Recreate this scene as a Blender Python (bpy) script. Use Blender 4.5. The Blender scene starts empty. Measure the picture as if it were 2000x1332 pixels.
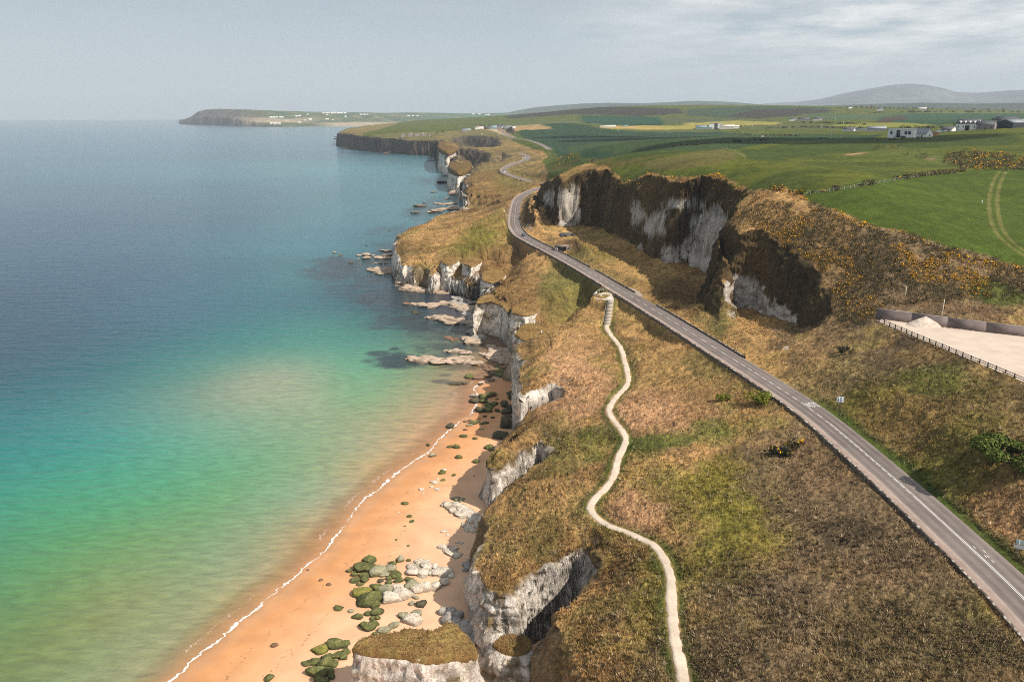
import bpy, bmesh, math, random
import numpy as np
from mathutils import Vector, Matrix
R = math.radians
SC = bpy.context.scene
COL = SC.collection
rnd = random.Random(7)
rs = np.random.RandomState(11)

# ------------------------------------------------------------------ camera, sky, sun, exposure
K72 = 100/72.0                          # heights in the tables below are in 72nds of the camera height
CAMZ = 100.0
FPX, CX, CY, EYE = 1556.0, 1000.0, 666.0, 226.0        # focal length and eye level in photograph pixels
PIT = math.atan((CY - EYE) / FPX)
cd = bpy.data.cameras.new('camera'); cam = bpy.data.objects.new('camera', cd); COL.objects.link(cam)
cd.sensor_width = 36; cd.lens = 28.0; cd.clip_start = 1; cd.clip_end = 60000
cam.location = (0, 0, CAMZ); cam.rotation_euler = (math.pi/2 - PIT, 0, 0)
SC.camera = cam
SUN_AZ, SUN_EL = R(124), R(45)          # azimuth clockwise from +Y
sdir = Vector((math.sin(SUN_AZ)*math.cos(SUN_EL), math.cos(SUN_AZ)*math.cos(SUN_EL), math.sin(SUN_EL)))
sl = bpy.data.lights.new('sun', 'SUN'); sl.energy = 5.0; sl.angle = R(0.6); sl.color = (1, .93, .82)
so = bpy.data.objects.new('sun', sl); COL.objects.link(so)
so.rotation_euler = sdir.to_track_quat('Z', 'Y').to_euler()
SC.view_settings.view_transform = 'Standard'; SC.view_settings.look = 'None'
SC.view_settings.exposure = 0.18; SC.view_settings.gamma = 1
SC.cycles.max_bounces = 4; SC.cycles.diffuse_bounces = 2; SC.cycles.glossy_bounces = 2
SC.cycles.transparent_max_bounces = 8; SC.cycles.volume_bounces = 0
SC.cycles.use_denoising = False; SC.cycles.filter_width = 1.0; SC.cycles.sample_clamp_indirect = 3

W = bpy.data.worlds.new('World'); SC.world = W; W.use_nodes = True
def wnodes():
    nt = W.node_tree; nt.nodes.clear(); N = nt.nodes.new; L = nt.links.new
    out = N('ShaderNodeOutputWorld'); bg = N('ShaderNodeBackground'); bg.inputs[1].default_value = 0.1
    L(bg.outputs[0], out.inputs[0])
    tc = N('ShaderNodeTexCoord'); sep = N('ShaderNodeSeparateXYZ'); L(tc.outputs['Generated'], sep.inputs[0])
    mx = N('ShaderNodeMath'); mx.operation = 'MAXIMUM'; mx.inputs[1].default_value = 0.012; L(sep.outputs[2], mx.inputs[0])
    cmb = N('ShaderNodeCombineXYZ'); L(sep.outputs[0], cmb.inputs[0]); L(sep.outputs[1], cmb.inputs[1]); L(mx.outputs[0], cmb.inputs[2])
    sky = N('ShaderNodeTexSky'); sky.sky_type = 'NISHITA'; sky.sun_disc = False
    sky.sun_elevation = SUN_EL; sky.sun_rotation = SUN_AZ; sky.altitude = 100; sky.air_density = 1.0; sky.dust_density = 2.0; sky.ozone_density = 1.5
    L(cmb.outputs[0], sky.inputs[0])
    # high thin cloud: direction projected on to a flat layer
    dv = N('ShaderNodeVectorMath'); dv.operation = 'DIVIDE'
    zz = N('ShaderNodeMath'); zz.operation = 'ADD'; zz.inputs[1].default_value = 0.09; L(mx.outputs[0], zz.inputs[0])
    c3 = N('ShaderNodeCombineXYZ')
    for i in range(3): L(zz.outputs[0], c3.inputs[i])
    L(cmb.outputs[0], dv.inputs[0]); L(c3.outputs[0], dv.inputs[1])
    mp = N('ShaderNodeMapping'); mp.inputs['Scale'].default_value = (.5, 1.15, 0); mp.inputs['Location'].default_value = (3.1, 1.7, 0); L(dv.outputs[0], mp.inputs[0])
    n1 = N('ShaderNodeTexNoise'); n1.inputs['Scale'].default_value = 1.1; n1.inputs['Detail'].default_value = 7; n1.inputs['Roughness'].default_value = .55
    L(mp.outputs[0], n1.inputs['Vector'])
    n2 = N('ShaderNodeTexNoise'); n2.inputs['Scale'].default_value = 1.7; n2.inputs['Detail'].default_value = 9; n2.inputs['Roughness'].default_value = .6
    L(dv.outputs[0], n2.inputs['Vector'])
    # overcast sheet: pale at the horizon, greyer above
    rz = N('ShaderNodeValToRGB'); L(sep.outputs[2], rz.inputs[0])
    e = rz.color_ramp.elements; e[0].position = 0.0; e[0].color = (4.9, 5.5, 6.0, 1); e[1].position = .5; e[1].color = (3.4, 3.85, 4.3, 1)
    a = rz.color_ramp.elements.new(.035); a.color = (5.5, 6.2, 6.7, 1)
    a = rz.color_ramp.elements.new(.09); a.color = (4.6, 5.35, 5.9, 1)
    a = rz.color_ramp.elements.new(.16); a.color = (3.6, 4.15, 4.6, 1)
    m0 = N('ShaderNodeMixRGB'); m0.inputs[0].default_value = .86; L(sky.outputs[0], m0.inputs[1]); L(rz.outputs[0], m0.inputs[2])
    # streaks
    r1 = N('ShaderNodeMapRange'); r1.inputs[1].default_value = .42; r1.inputs[2].default_value = .75; r1.inputs[4].default_value = .5; L(n1.outputs[0], r1.inputs[0])
    m1 = N('ShaderNodeMixRGB'); m1.inputs[2].default_value = (5.0, 5.4, 5.8, 1); L(r1.outputs[0], m1.inputs[0]); L(m0.outputs[0], m1.inputs[1])
    # heap of brighter cloud to the right
    rx = N('ShaderNodeMapRange'); rx.inputs[1].default_value = .02; rx.inputs[2].default_value = .38; L(sep.outputs[0], rx.inputs[0])
    ry = N('ShaderNodeMapRange'); ry.inputs[1].default_value = .03; ry.inputs[2].default_value = .095; L(sep.outputs[2], ry.inputs[0])
    r2 = N('ShaderNodeMapRange'); r2.inputs[1].default_value = .36; r2.inputs[2].default_value = .66; L(n2.outputs[0], r2.inputs[0])
    p1 = N('ShaderNodeMath'); p1.operation = 'MULTIPLY'; L(rx.outputs[0], p1.inputs[0]); L(ry.outputs[0], p1.inputs[1])
    p2 = N('ShaderNodeMath'); p2.operation = 'MULTIPLY'; L(p1.outputs[0], p2.inputs[0]); L(r2.outputs[0], p2.inputs[1])
    m2 = N('ShaderNodeMixRGB'); m2.inputs[2].default_value = (9.5, 9.4, 9.2, 1); L(p2.outputs[0], m2.inputs[0]); L(m1.outputs[0], m2.inputs[1])
    L(m2.outputs[0], bg.inputs[0])
wnodes()

# ------------------------------------------------------------------ numeric helpers
sP, cP = math.sin(PIT), math.cos(PIT)
def rays(px, py):
    a = (np.asarray(px, float) - CX)/FPX; b = -(np.asarray(py, float) - CY)/FPX
    return np.stack([a, cP + b*sP, -sP + b*cP], -1)
def un(px, py, z):                       # point at height z seen at that pixel
    r = rays(px, py); t = (np.asarray(z, float)*K72 - CAMZ)/r[..., 2]
    return r*t[..., None] + np.array([0, 0, CAMZ])
def un_l(L): L = np.array(L, float); return un(L[:, 0], L[:, 1], L[:, 2])

def _h(ix, iy, iz, seed):
    n = (ix.astype(np.uint32)*np.uint32(374761393) + iy.astype(np.uint32)*np.uint32(668265263) + iz.astype(np.uint32)*np.uint32(2147483647 - 1274126177) + np.uint32((seed*974634777) % 4294967296))
    n = (n ^ (n >> np.uint32(13)))*np.uint32(1274126177)
    n = n ^ (n >> np.uint32(16))
    return (n & np.uint32(0xffffff)).astype(np.float32)/np.float32(0x7fffff) - np.float32(1)
def vnoise(x, y, z=None, seed=0):
    x = np.asarray(x, np.float64); y = np.asarray(y, np.float64)
    xf = np.floor(x); yf = np.floor(y); ix = xf.astype(np.int64); iy = yf.astype(np.int64)
    fx = (x-xf).astype(np.float32); fy = (y-yf).astype(np.float32)
    fx = fx*fx*fx*(fx*(fx*6-15)+10); fy = fy*fy*fy*(fy*(fy*6-15)+10)
    if z is None:
        iz = np.zeros_like(ix)
        a = _h(ix, iy, iz, seed); b = _h(ix+1, iy, iz, seed); c = _h(ix, iy+1, iz, seed); d = _h(ix+1, iy+1, iz, seed)
        return (a+(b-a)*fx)*(1-fy) + (c+(d-c)*fx)*fy
    z = np.asarray(z, np.float64); zf = np.floor(z); iz = zf.astype(np.int64); fz = (z-zf).astype(np.float32); fz = fz*fz*fz*(fz*(fz*6-15)+10)
    r = []
    for k in (0, 1):
        a = _h(ix, iy, iz+k, seed); b = _h(ix+1, iy, iz+k, seed); c = _h(ix, iy+1, iz+k, seed); d = _h(ix+1, iy+1, iz+k, seed)
        r.append((a+(b-a)*fx)*(1-fy) + (c+(d-c)*fx)*fy)
    return r[0] + (r[1]-r[0])*fz
def fbm(x, y, z=None, oct=4, seed=0, gain=.5, ridge=False):
    s = 0; a = 1; tot = 0; x = np.asarray(x, float); y = np.asarray(y, float)
    z = None if z is None else np.asarray(z, float)
    for o in range(oct):
        n = vnoise(x, y, z, seed+o*17)
        if ridge: n = 1 - 2*np.abs(n)
        s = s + a*n; tot += a; a *= gain
        x, y = 1.62*x - 1.21*y + 5.3, 1.21*x + 1.62*y - 3.1
        if z is not None: z = z*2.03 + 7.7
    return s/tot
def lod(f, x, y, base, r, r0):           # noise whose grain doubles every time the distance doubles
    l = np.log2(np.clip(r/r0, 1, 4096)); k = np.floor(l); s0 = base*2.0**k; t = l-k
    return f(x/s0, y/s0, s0)*(1-t) + f(x/(2*s0), y/(2*s0), 2*s0)*t
def sstep(a, b, x):
    t = np.clip((x-a)/(b-a), 0, 1); return t*t*(3-2*t)

class TPS:                               # thin-plate surface through scattered values
    def __init__(s, P, v, lam=2e-4):
        P = np.array(P, float); v = np.array(v, float); n = len(P); s.P = P
        d = np.sqrt(((P[:, None]-P[None])**2).sum(-1)); K = s.k(d) + lam*np.eye(n)
        A = np.zeros((n+3, n+3)); A[:n, :n] = K; A[:n, n] = 1; A[:n, n+1:] = P; A[n, :n] = 1; A[n+1:, :n] = P.T
        v2 = v if v.ndim > 1 else v[:, None]
        s.w = np.linalg.solve(A, np.vstack([v2, np.zeros((3, v2.shape[1]))])); s.one = v.ndim == 1
    @staticmethod
    def k(d): return d*d*np.log(d + 1e-9)
    def __call__(s, Q):
        out = np.empty((len(Q), s.w.shape[1])); n = len(s.P)
        for i in range(0, len(Q), 60000):
            q = Q[i:i+60000]; d = np.sqrt(((q[:, None]-s.P[None])**2).sum(-1))
            out[i:i+60000] = s.k(d) @ s.w[:n] + s.w[n] + q @ s.w[n+1:]
        return out[:, 0] if s.one else out
def uv(x, y): return np.stack([np.arctan2(x, y), np.log(np.hypot(x, y)/72.0)], -1)
class Grid:                              # a TPS sampled once on a (bearing, log distance) grid, then read bilinearly
    def __init__(s, tps, u0, u1, v0, v1, nu=280, nv=340):
        s.a = (u0, u1, v0, v1, nu, nv)
        U, V = np.meshgrid(np.linspace(u0, u1, nu), np.linspace(v0, v1, nv), indexing='ij')
        g = tps(np.stack([U.ravel(), V.ravel()], -1)); s.g = g.reshape(nu, nv, *g.shape[1:])
    def __call__(s, x, y):
        u0, u1, v0, v1, nu, nv = s.a; q = uv(x, y)
        a = np.clip((q[:, 0]-u0)/(u1-u0)*(nu-1), 0, nu-1.001); b = np.clip((q[:, 1]-v0)/(v1-v0)*(nv-1), 0, nv-1.001)
        i = a.astype(int); j = b.astype(int); fa = a-i; fb = b-j
        if s.g.ndim > 2: fa = fa[:, None]; fb = fb[:, None]
        g = s.g
        return (g[i, j]*(1-fa)+g[i+1, j]*fa)*(1-fb) + (g[i, j+1]*(1-fa)+g[i+1, j+1]*fa)*fb

def poly_sd(x, y, P, attr=None, maxd=None, want_dir=False):
    """signed distance to polygon P (positive inside); attr is carried along the edges"""
    P = np.asarray(P, float)[:, :2]; Q = np.roll(P, -1, 0); n = len(x)
    sd = np.full(n, 1e9); nd = np.zeros((n, 2)) if want_dir else None; at = None if attr is None else np.zeros(n)
    idx = np.arange(n)
    if maxd is not None:
        lo = P.min(0)-maxd; hi = P.max(0)+maxd
        idx = np.where((x > lo[0]) & (x < hi[0]) & (y > lo[1]) & (y < hi[1]))[0]
        sd[:] = -1e9
    D = Q-P; L2 = (D**2).sum(1)+1e-12
    if attr is not None: A0 = np.asarray(attr, float); A1 = np.roll(A0, -1)
    for s in range(0, len(idx), 40000):
        I = idx[s:s+40000]; X = x[I][:, None]; Y = y[I][:, None]
        t = np.clip(((X-P[:, 0])*D[:, 0]+(Y-P[:, 1])*D[:, 1])/L2, 0, 1)
        d2 = (X-P[:, 0]-t*D[:, 0])**2 + (Y-P[:, 1]-t*D[:, 1])**2
        k = d2.argmin(1); r = np.arange(len(I)); d = np.sqrt(d2[r, k])
        c = ((P[:, 1] > Y) != (Q[:, 1] > Y))
        with np.errstate(divide='ignore', invalid='ignore'):
            xi = D[:, 0]*(Y-P[:, 1])/np.where(D[:, 1] == 0, 1e-12, D[:, 1])+P[:, 0]
        ins = ((c & (X < xi)).sum(1) % 2) == 1
        sd[I] = np.where(ins, d, -d)
        if want_dir:
            v = np.stack([X[:, 0]-P[k, 0]-t[r, k]*D[k, 0], Y[:, 0]-P[k, 1]-t[r, k]*D[k, 1]], -1); nd[I] = v/(d[:, None]+1e-6)*np.where(ins, 1, -1)[:, None]
        if attr is not None: tt = t[r, k]; at[I] = A0[k]*(1-tt)+A1[k]*tt
    if want_dir: return sd, nd                # nd points inward
    return sd if attr is None else (sd, at)
def line_near(x, y, P, maxd):
    """lateral offset (right positive), arc length and height of the nearest point of polyline P within maxd"""
    n = len(x); best = np.full(n, 1e9); lat = np.full(n, 1e9); zz = np.zeros(n); ss = np.zeros(n)
    S = np.concatenate([[0], np.cumsum(np.hypot(*(np.diff(P[:, :2], axis=0).T)))])
    for b in range(0, len(P)-1, 12):
        q = P[b:b+13]; lo = q[:, :2].min(0)-maxd; hi = q[:, :2].max(0)+maxd
        I = np.where((x > lo[0]) & (x < hi[0]) & (y > lo[1]) & (y < hi[1]))[0]
        if not len(I): continue
        for s in range(0, len(I), 60000):
            J = I[s:s+60000]; A = q[:-1]; D = q[1:]-A; L2 = (D[:, :2]**2).sum(1)+1e-12
            X = x[J][:, None]-A[:, 0]; Y = y[J][:, None]-A[:, 1]
            t = np.clip((X*D[:, 0]+Y*D[:, 1])/L2, 0, 1)
            d2 = (X-t*D[:, 0])**2+(Y-t*D[:, 1])**2; k = d2.argmin(1); r = np.arange(len(J)); d = np.sqrt(d2[r, k])
            m = d < best[J]; JJ = J[m]; k = k[m]; tt = t[r, :][m, k] if False else t[r[m], k]
            cr = (D[k, 1]*X[r[m], k]-D[k, 0]*Y[r[m], k])
            best[JJ] = d[m]; lat[JJ] = np.sign(cr)*d[m]; zz[JJ] = A[k, 2]+tt*D[k, 2]; ss[JJ] = S[b+k]+tt*np.sqrt(L2[k])
    return best, lat, zz, ss
def catmull(P, step):
    P = np.asarray(P, float); out = []
    E = np.vstack([2*P[0]-P[1], P, 2*P[-1]-P[-2]])
    for i in range(1, len(E)-2):
        a, b, c, d = E[i-1:i+3]; n = max(2, int(np.linalg.norm(c-b)/step))
        for t in np.arange(n)/n:
            out.append(.5*((2*b)+(c-a)*t+(2*a-5*b+4*c-d)*t*t+(3*b-a-3*c+d)*t**3))
    out.append(P[-1]); return np.array(out)

# ------------------------------------------------------------------ the lie of the land
def ctrl(L): Q = un_l(L); return uv(Q[:, 0], Q[:, 1]), Q[:, 2]
TOP = [  # pixel, pixel, height of the land surface there (cliffs are cut afterwards)
 # cliff-top grass, near to far
 (930,1140,9.5),(1000,1090,11.3),(1060,1100,12.6),(1160,1110,14.6),(1180,1240,15.6),(1130,1330,14.6),(1050,1330,12),(1000,1020,11),(1080,1020,13.3),(1010,912,12),(945,948,10),
 (1070,930,13),(1020,785,13.5),(1062,820,13.6),(1085,860,13.2),(1110,880,13.8),(1120,760,15),(1060,710,14.6),(1045,610,13.4),(980,586,12.4),(1035,645,10.5),(1070,650,14.2),(1110,700,15.2),
 (1100,560,16.0),(1050,555,15.6),(1060,520,16.2),(1140,572,16.8),(1152,590,16.9),(1168,600,17.0),(1175,625,16.3),(1205,610,17.4),(1030,490,16.5),(985,545,12.6),(940,540,11),(900,505,12),(848,528,8.4),(770,480,12.5),(805,452,13),(880,450,15),(940,430,16.5),(975,480,15.8),(1000,500,16),
 (955,412,17.3),(905,432,15.5),(985,385,18.6),(950,400,16.5),(930,365,18.5),(960,340,20.5),(915,330,20),(900,295,27),(950,300,27.5),(870,285,29),(870,270,30),
 # path and slope up to the road
 (1190,640,15.9),(1215,690,15.8),(1230,760,15.9),(1195,800,15.7),(1225,860,16),(1200,920,15.8),(1155,990,15.4),(1190,1030,15.8),(1280,1075,16.9),(1310,1140,17.2),(1320,1240,17.4),(1340,1330,17.7),
 (1320,780,17.6),(1380,860,18.4),(1450,950,19.3),(1400,1080,18.5),(1500,1150,19.9),(1600,950,21),(1450,1300,19),(1650,1200,21.4),(1800,1300,22.3),
 (1245,625,17.6),(1300,680,18.4),(1360,690,19.2),(1450,760,19.8),
 # inland edge of the road and floor of the hollows
 (1260,570,18.6),(1330,604,19),(1380,638,19.6),(1160,512,18.2),(1100,474,18.2),(1200,540,18.4),(1300,582,19),(1400,622,20),(1050,455,18.8),(1420,652,20.4),(1470,690,20.9),
 # right of the road
 (1560,735,22.6),(1640,790,23.4),(1700,830,23.9),(1720,740,26),(1660,700,25),(1850,960,24.3),(1950,1000,25),(1780,880,23.8),(1900,850,28),(2000,880,28.6),(1790,700,28.8),(1800,800,26.5),(2050,1100,26),
 # gravel yard
 (1715,628,30),(1850,650,30),(1990,660,30),(1900,695,30),(1990,742,30),
 # gorse hill and crest
 (1650,640,27.5),(1700,600,31),(1625,600,29),(1700,520,37.5),(1592,540,33.8),(1550,488,39),(1500,478,38.6),(1600,500,38),(1500,440,43.5),(1560,420,46),(1800,580,33),(1850,600,32.8),(1990,600,32.5),(1900,570,34),
 (1475,372,49.6),(1600,402,48.2),(1700,440,45),(1850,480,42.4),(1990,520,38.4),(1440,420,44.6),(1430,470,39.5),
 (1430,358,49.8),(1370,350,49.4),(1330,352,49),(1250,343,48.4),(1190,332,47.2),(1140,335,45.8),(1100,345,43.5),(1075,352,36),(1048,368,21.5),(1000,366,19.6),(1030,356,21.0),(970,352,20.0),(1012,376,19.0),(1040,347,22.6),(972,337,21.8),(1000,344,21.8),(960,328,22.5),(1000,312,26),
 # fields
 (1600,330,50.4),(1800,330,52),(1990,330,52.5),(1990,400,46.5),(1850,400,48),(1990,262,61),(1900,268,59),(1850,290,55.5),(1500,300,53),(1300,290,51.5),(1200,310,48.4),(1110,300,42),(1062,322,29),(1030,330,27),(1080,345,28),
 (1760,268,57),(1880,252,62),(1700,268,55),(1600,272,52),(1500,270,50),(1400,270,46),
 (1715,255,54),(1640,252,53),(1400,252,41),(1230,247,44),(1590,236,62),(1000,262,39.5),(850,266,33.5),(760,258,37),(900,242,48),(1100,240,58),(1250,237,57),
 (1140,212,96),(1080,220,84),(1300,211,102),(1450,208,106),(1600,210,102),(1700,209,100),(1850,215,88),(1990,216,88),(1000,232,62),(1500,236,60),(1800,237,60),(1950,235,66),
 (1100,272,37),(1200,262,40),
]
wc = np.array([(70,20,28),(40,15,21),(18,10,15),(0,20,11),(110,60,33),(170,120,42),(300,200,54),(600,300,65),(2500,1000,80),(4000,2500,80),(3000,5200,70),(0,5400,55),(1500,5300,60),(-600,5200,40)], float)*K72
pu, pz = ctrl(TOP)
pu = np.vstack([pu, uv(wc[:, 0], wc[:, 1])]); pz = np.concatenate([pz, wc[:, 2]])
GT = Grid(TPS(pu, pz, 1e-3), -.75, 1.0, -1.0, 4.85)
FLOOR = [(1030,440,19),(1060,440,18.6),(1115,452,17.4),(1060,400,19.6),(1200,470,19.6),(1250,445,18.5),(1300,520,15.8),(1340,580,15.6),(1380,560,14.8),(1250,560,18.2),(1400,640,19.6),(1150,500,17.8),(1480,650,19.2),(1550,650,20.6),(1500,610,18.6),(1430,600,17.2),(1400,530,15.5),(1600,600,23),(1100,400,20),(1180,400,21),(1300,420,20.5),(1480,680,20),(1560,668,22)]
fu, fz = ctrl(FLOOR); GF = Grid(TPS(fu, fz, 1e-3), -.2, .5, .8, 2.6, 120, 140)

ROADC = [(2290,1480,23.2),(2130,1310,23.1),(1999,1168,23),(1872,1048,22.7),(1731,921,22.2),(1602,813,21.5),(1508,749,20.8),(1404,684,20),(1308,624,19.3),(1218,570,18.8),(1134,521,18.5),(1074,489,18.5),(1042,473,18.6),(1018,458,18.9),(1006,438,19.2),(1006.5,414,19.6),(1011,393,20),(1023,381,20.3),(1044,371,20.6),(1068,364,21),(1056,359,21.3),(1014,347.5,22),(989,338,22.8),(985,330.5,23.6),(1001,321,25),(1026,313,27),(1031,306,28.5),(1016,299.5,29.5)]
RC = catmull(un_l(ROADC), 4.0)
ROAD2C = [(1075,293,34.5),(1065,286,35),(1046,278,36),(1022,272,36.5),(1004,270,36.5),(988,262,37.5),(981,256.5,38.5),(986,254.5,39.5)]
RC2 = catmull(un_l(ROAD2C), 15.0)
PATHC = [(1368,1640,18.3),(1356,1500,18.1),(1345,1390,17.9),(1335,1320,17.7),(1319,1250,17.5),(1312,1180,17.3),(1308,1120,17.1),(1283,1070,16.7),(1235,1043,16.2),(1182,1022,15.7),(1156,1000,15.5),(1158,978,15.5),(1185,950,15.6),(1200,925,15.7),(1207,895,15.8),(1222,862,15.9),(1216,842,15.9),(1195,815,15.7),(1190,798,15.7),(1203,775,15.7),(1222,755,15.8),(1227,735,15.8),(1220,705,15.8),(1212,678,15.8),(1192,652,15.7),(1185,636,15.8),(1192,614,16.8),(1193,580,18.5)]
PC = catmull(un_l(PATHC), 1.5)

FOOT = [(1120,1600,5),(1066,1450,4),(1032,1360,4),(1050,1322,4),(1100,1286,4),(1142,1254,4),(1130,1230,2.6),(1075,1248,2.2),(1030,1270,2.2),(996,1288,2.2),(968,1280,2.2),(940,1262,2.2),(925,1235,2.2),(916,1208,2.2),(906,1180,3),(908,1135,4),(918,1092,5),(940,1054,5),(972,1032,4),(1012,1010,4),(1060,982,4),(1052,966,2.4),(1000,988,2.2),(962,1006,2.2),(938,998,2.2),(934,978,3),(958,945,4.5),(985,910,5),(1008,894,4),(1040,882,4),(1082,863,4),(1078,850,2.4),(1042,862,2.2),(1014,872,2.2),(1007,845,2.2),(999,800,2.6),(998,755,2.6),(992,728,4),(1030,716,2.6),(1022,702,2.2),(1030,688,2.2),(1010,674,5),(994,664,2.4),(966,650,2.4),(944,640,2.4),(938,622,2.6),(932,606,5),(945,593,2.4),(950,586,2.2),(938,583,3),(915,584,5.5),(893,576,3),(884,573,2.4),(862,560,2.6),(845,567,2.4),(822,557,4.5),(806,560,2.2),(799,557,1.6),(798,549,1.6),(793,548,1.6),(791,554,1.6),(784,546,2.2),(762,527,2.2),(764,500,3),(785,472,4),(835,450,4),(885,438,4),(908,430,3),(905,410,3),(902,392,4),(914,368,5),(922,361,4),(880,360,4),(875,346,5),(890,334,5),(897,328,4),(855,328,4),(852,317,6),(858,304,7),(830,303,9),(800,302,9),(770,299,9),(740,297,9),(690,291,9),(657,284,9),(668,273,9),(700,268,9),(790,262,9),(850,251.5,20),(900,244.5,30),(1000,243,30),(1200,242.5,30)]
fp = np.array(FOOT, float); LAND = un(fp[:, 0], fp[:, 1], np.full(len(fp), 1.2))[:, :2]
LAND = np.vstack([LAND, [(14000, 9000), (14000, -400), (50, -400)]]); LANDW = np.concatenate([fp[:, 2]*1.0, [9, 9, 9]])
LANDK = np.concatenate([np.where((fp[:, 2] < 3.5) | (fp[:, 1] < 470), 1.0, 0.1), [0, 0, 0]])
HOL1 = [(1043,374,21.5),(1052,366,23),(1075,352,36),(1100,345,43.5),(1140,335,45.8),(1190,332,47.2),(1250,343,48.4),(1330,352,49),(1370,350,49.4),(1430,358,49.8),(1462,378,48.5),(1445,405,45),(1425,450,39),(1402,510,30),(1398,560,24),(1405,636,20),(1330,604,19.2),(1262,568,18.7),(1160,513,18.3),(1100,476,18.4),(1055,458,18.8),(1033,438,19.2),(1031,412,19.6),(1036,392,20)]
HOL2 = [(1405,636,20),(1398,560,24),(1402,512,30),(1440,502,34.5),(1500,478,38.4),(1550,488,38.8),(1592,540,33.6),(1625,600,28.8),(1612,640,26),(1570,665,23),(1490,684,21)]
H1 = un_l(HOL1)[:, :2]; H2 = un_l(HOL2)[:, :2]
HOLF = [  # recesses in the dark cliffs farther along: rim, floor height, width of the wall
 ([(878,266,35),(900,263.5,36),(935,263.5,37),(972,266,37),(985,274,36),(978,284,33),(940,287,30),(890,290,28)], 12.0*K72, 34),
 ([(889,291,28),(905,289,29),(930,291,29),(953,297,28),(958,308,26),(946,318,23),(920,326,20),(898,322,20)], 8.0*K72, 25),
 ([(972,296,30),(990,294.5,31),(998,302,29.5),(985,310,28),(955,316,24)], 20.0*K72, 20)]
HOLF = [(un_l(a)[:, :2], b, c) for a, b, c in HOLF]
GULLY = [([(1012,478,16),(988,512,14),(958,546,10),(930,579,3.5)], 9.0, 11.0), ([(1148,550,16.8),(1112,588,15.6),(1074,620,14),(1038,655,9),(1008,692,2.5)], 8.5, 9.0), ([(930,482,14.5),(900,522,11),(880,556,6),(872,573,1.5)], 5.0, 9.0), ([(1010,395,18.5),(960,400,16),(915,412,6)], 6.0, 14.0), ([(1120,650,15.5),(1080,672,14.4),(1040,700,9)], 3.0, 6.0)]
GULLY = [(catmull(un_l(a), 4.0), b, c) for a, b, c in GULLY]
YARD = un_l([(1715,627,30),(2002,746,30),(2200,830,30),(2300,680,30),(2002,656,30),(1850,640,30),(1722,622,30)])[:, :2]
PLAT = un_l([(1158,583,18.4),(1161,576,18.4),(1178,570.5,18.4),(1192,570,18.5),(1199,578,18.5),(1200,587,18.4),(1188,587,18.4),(1172,586,18.4)])[:, :2]
SHORE = un_l([(180,1500,0),(270,1405,0),(350,1334,0),(400,1288,0),(440,1253,0),(500,1203,0),(551,1158,0),(600,1118,0),(640,1086,0),(662,1060,0),(690,1015,0),(722,980,0),(774,936,0),(815,903,0),(846,885,0),(868,861,0),(887,842,0),(908,824,0),(932,806,0),(944,782,0),(936,760,0),(948,748,0),(975,736,0),(1010,728,0),(1100,720,0),(1250,900,0),(1350,1500,0),(1300,1900,0)])[:, :2]

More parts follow.
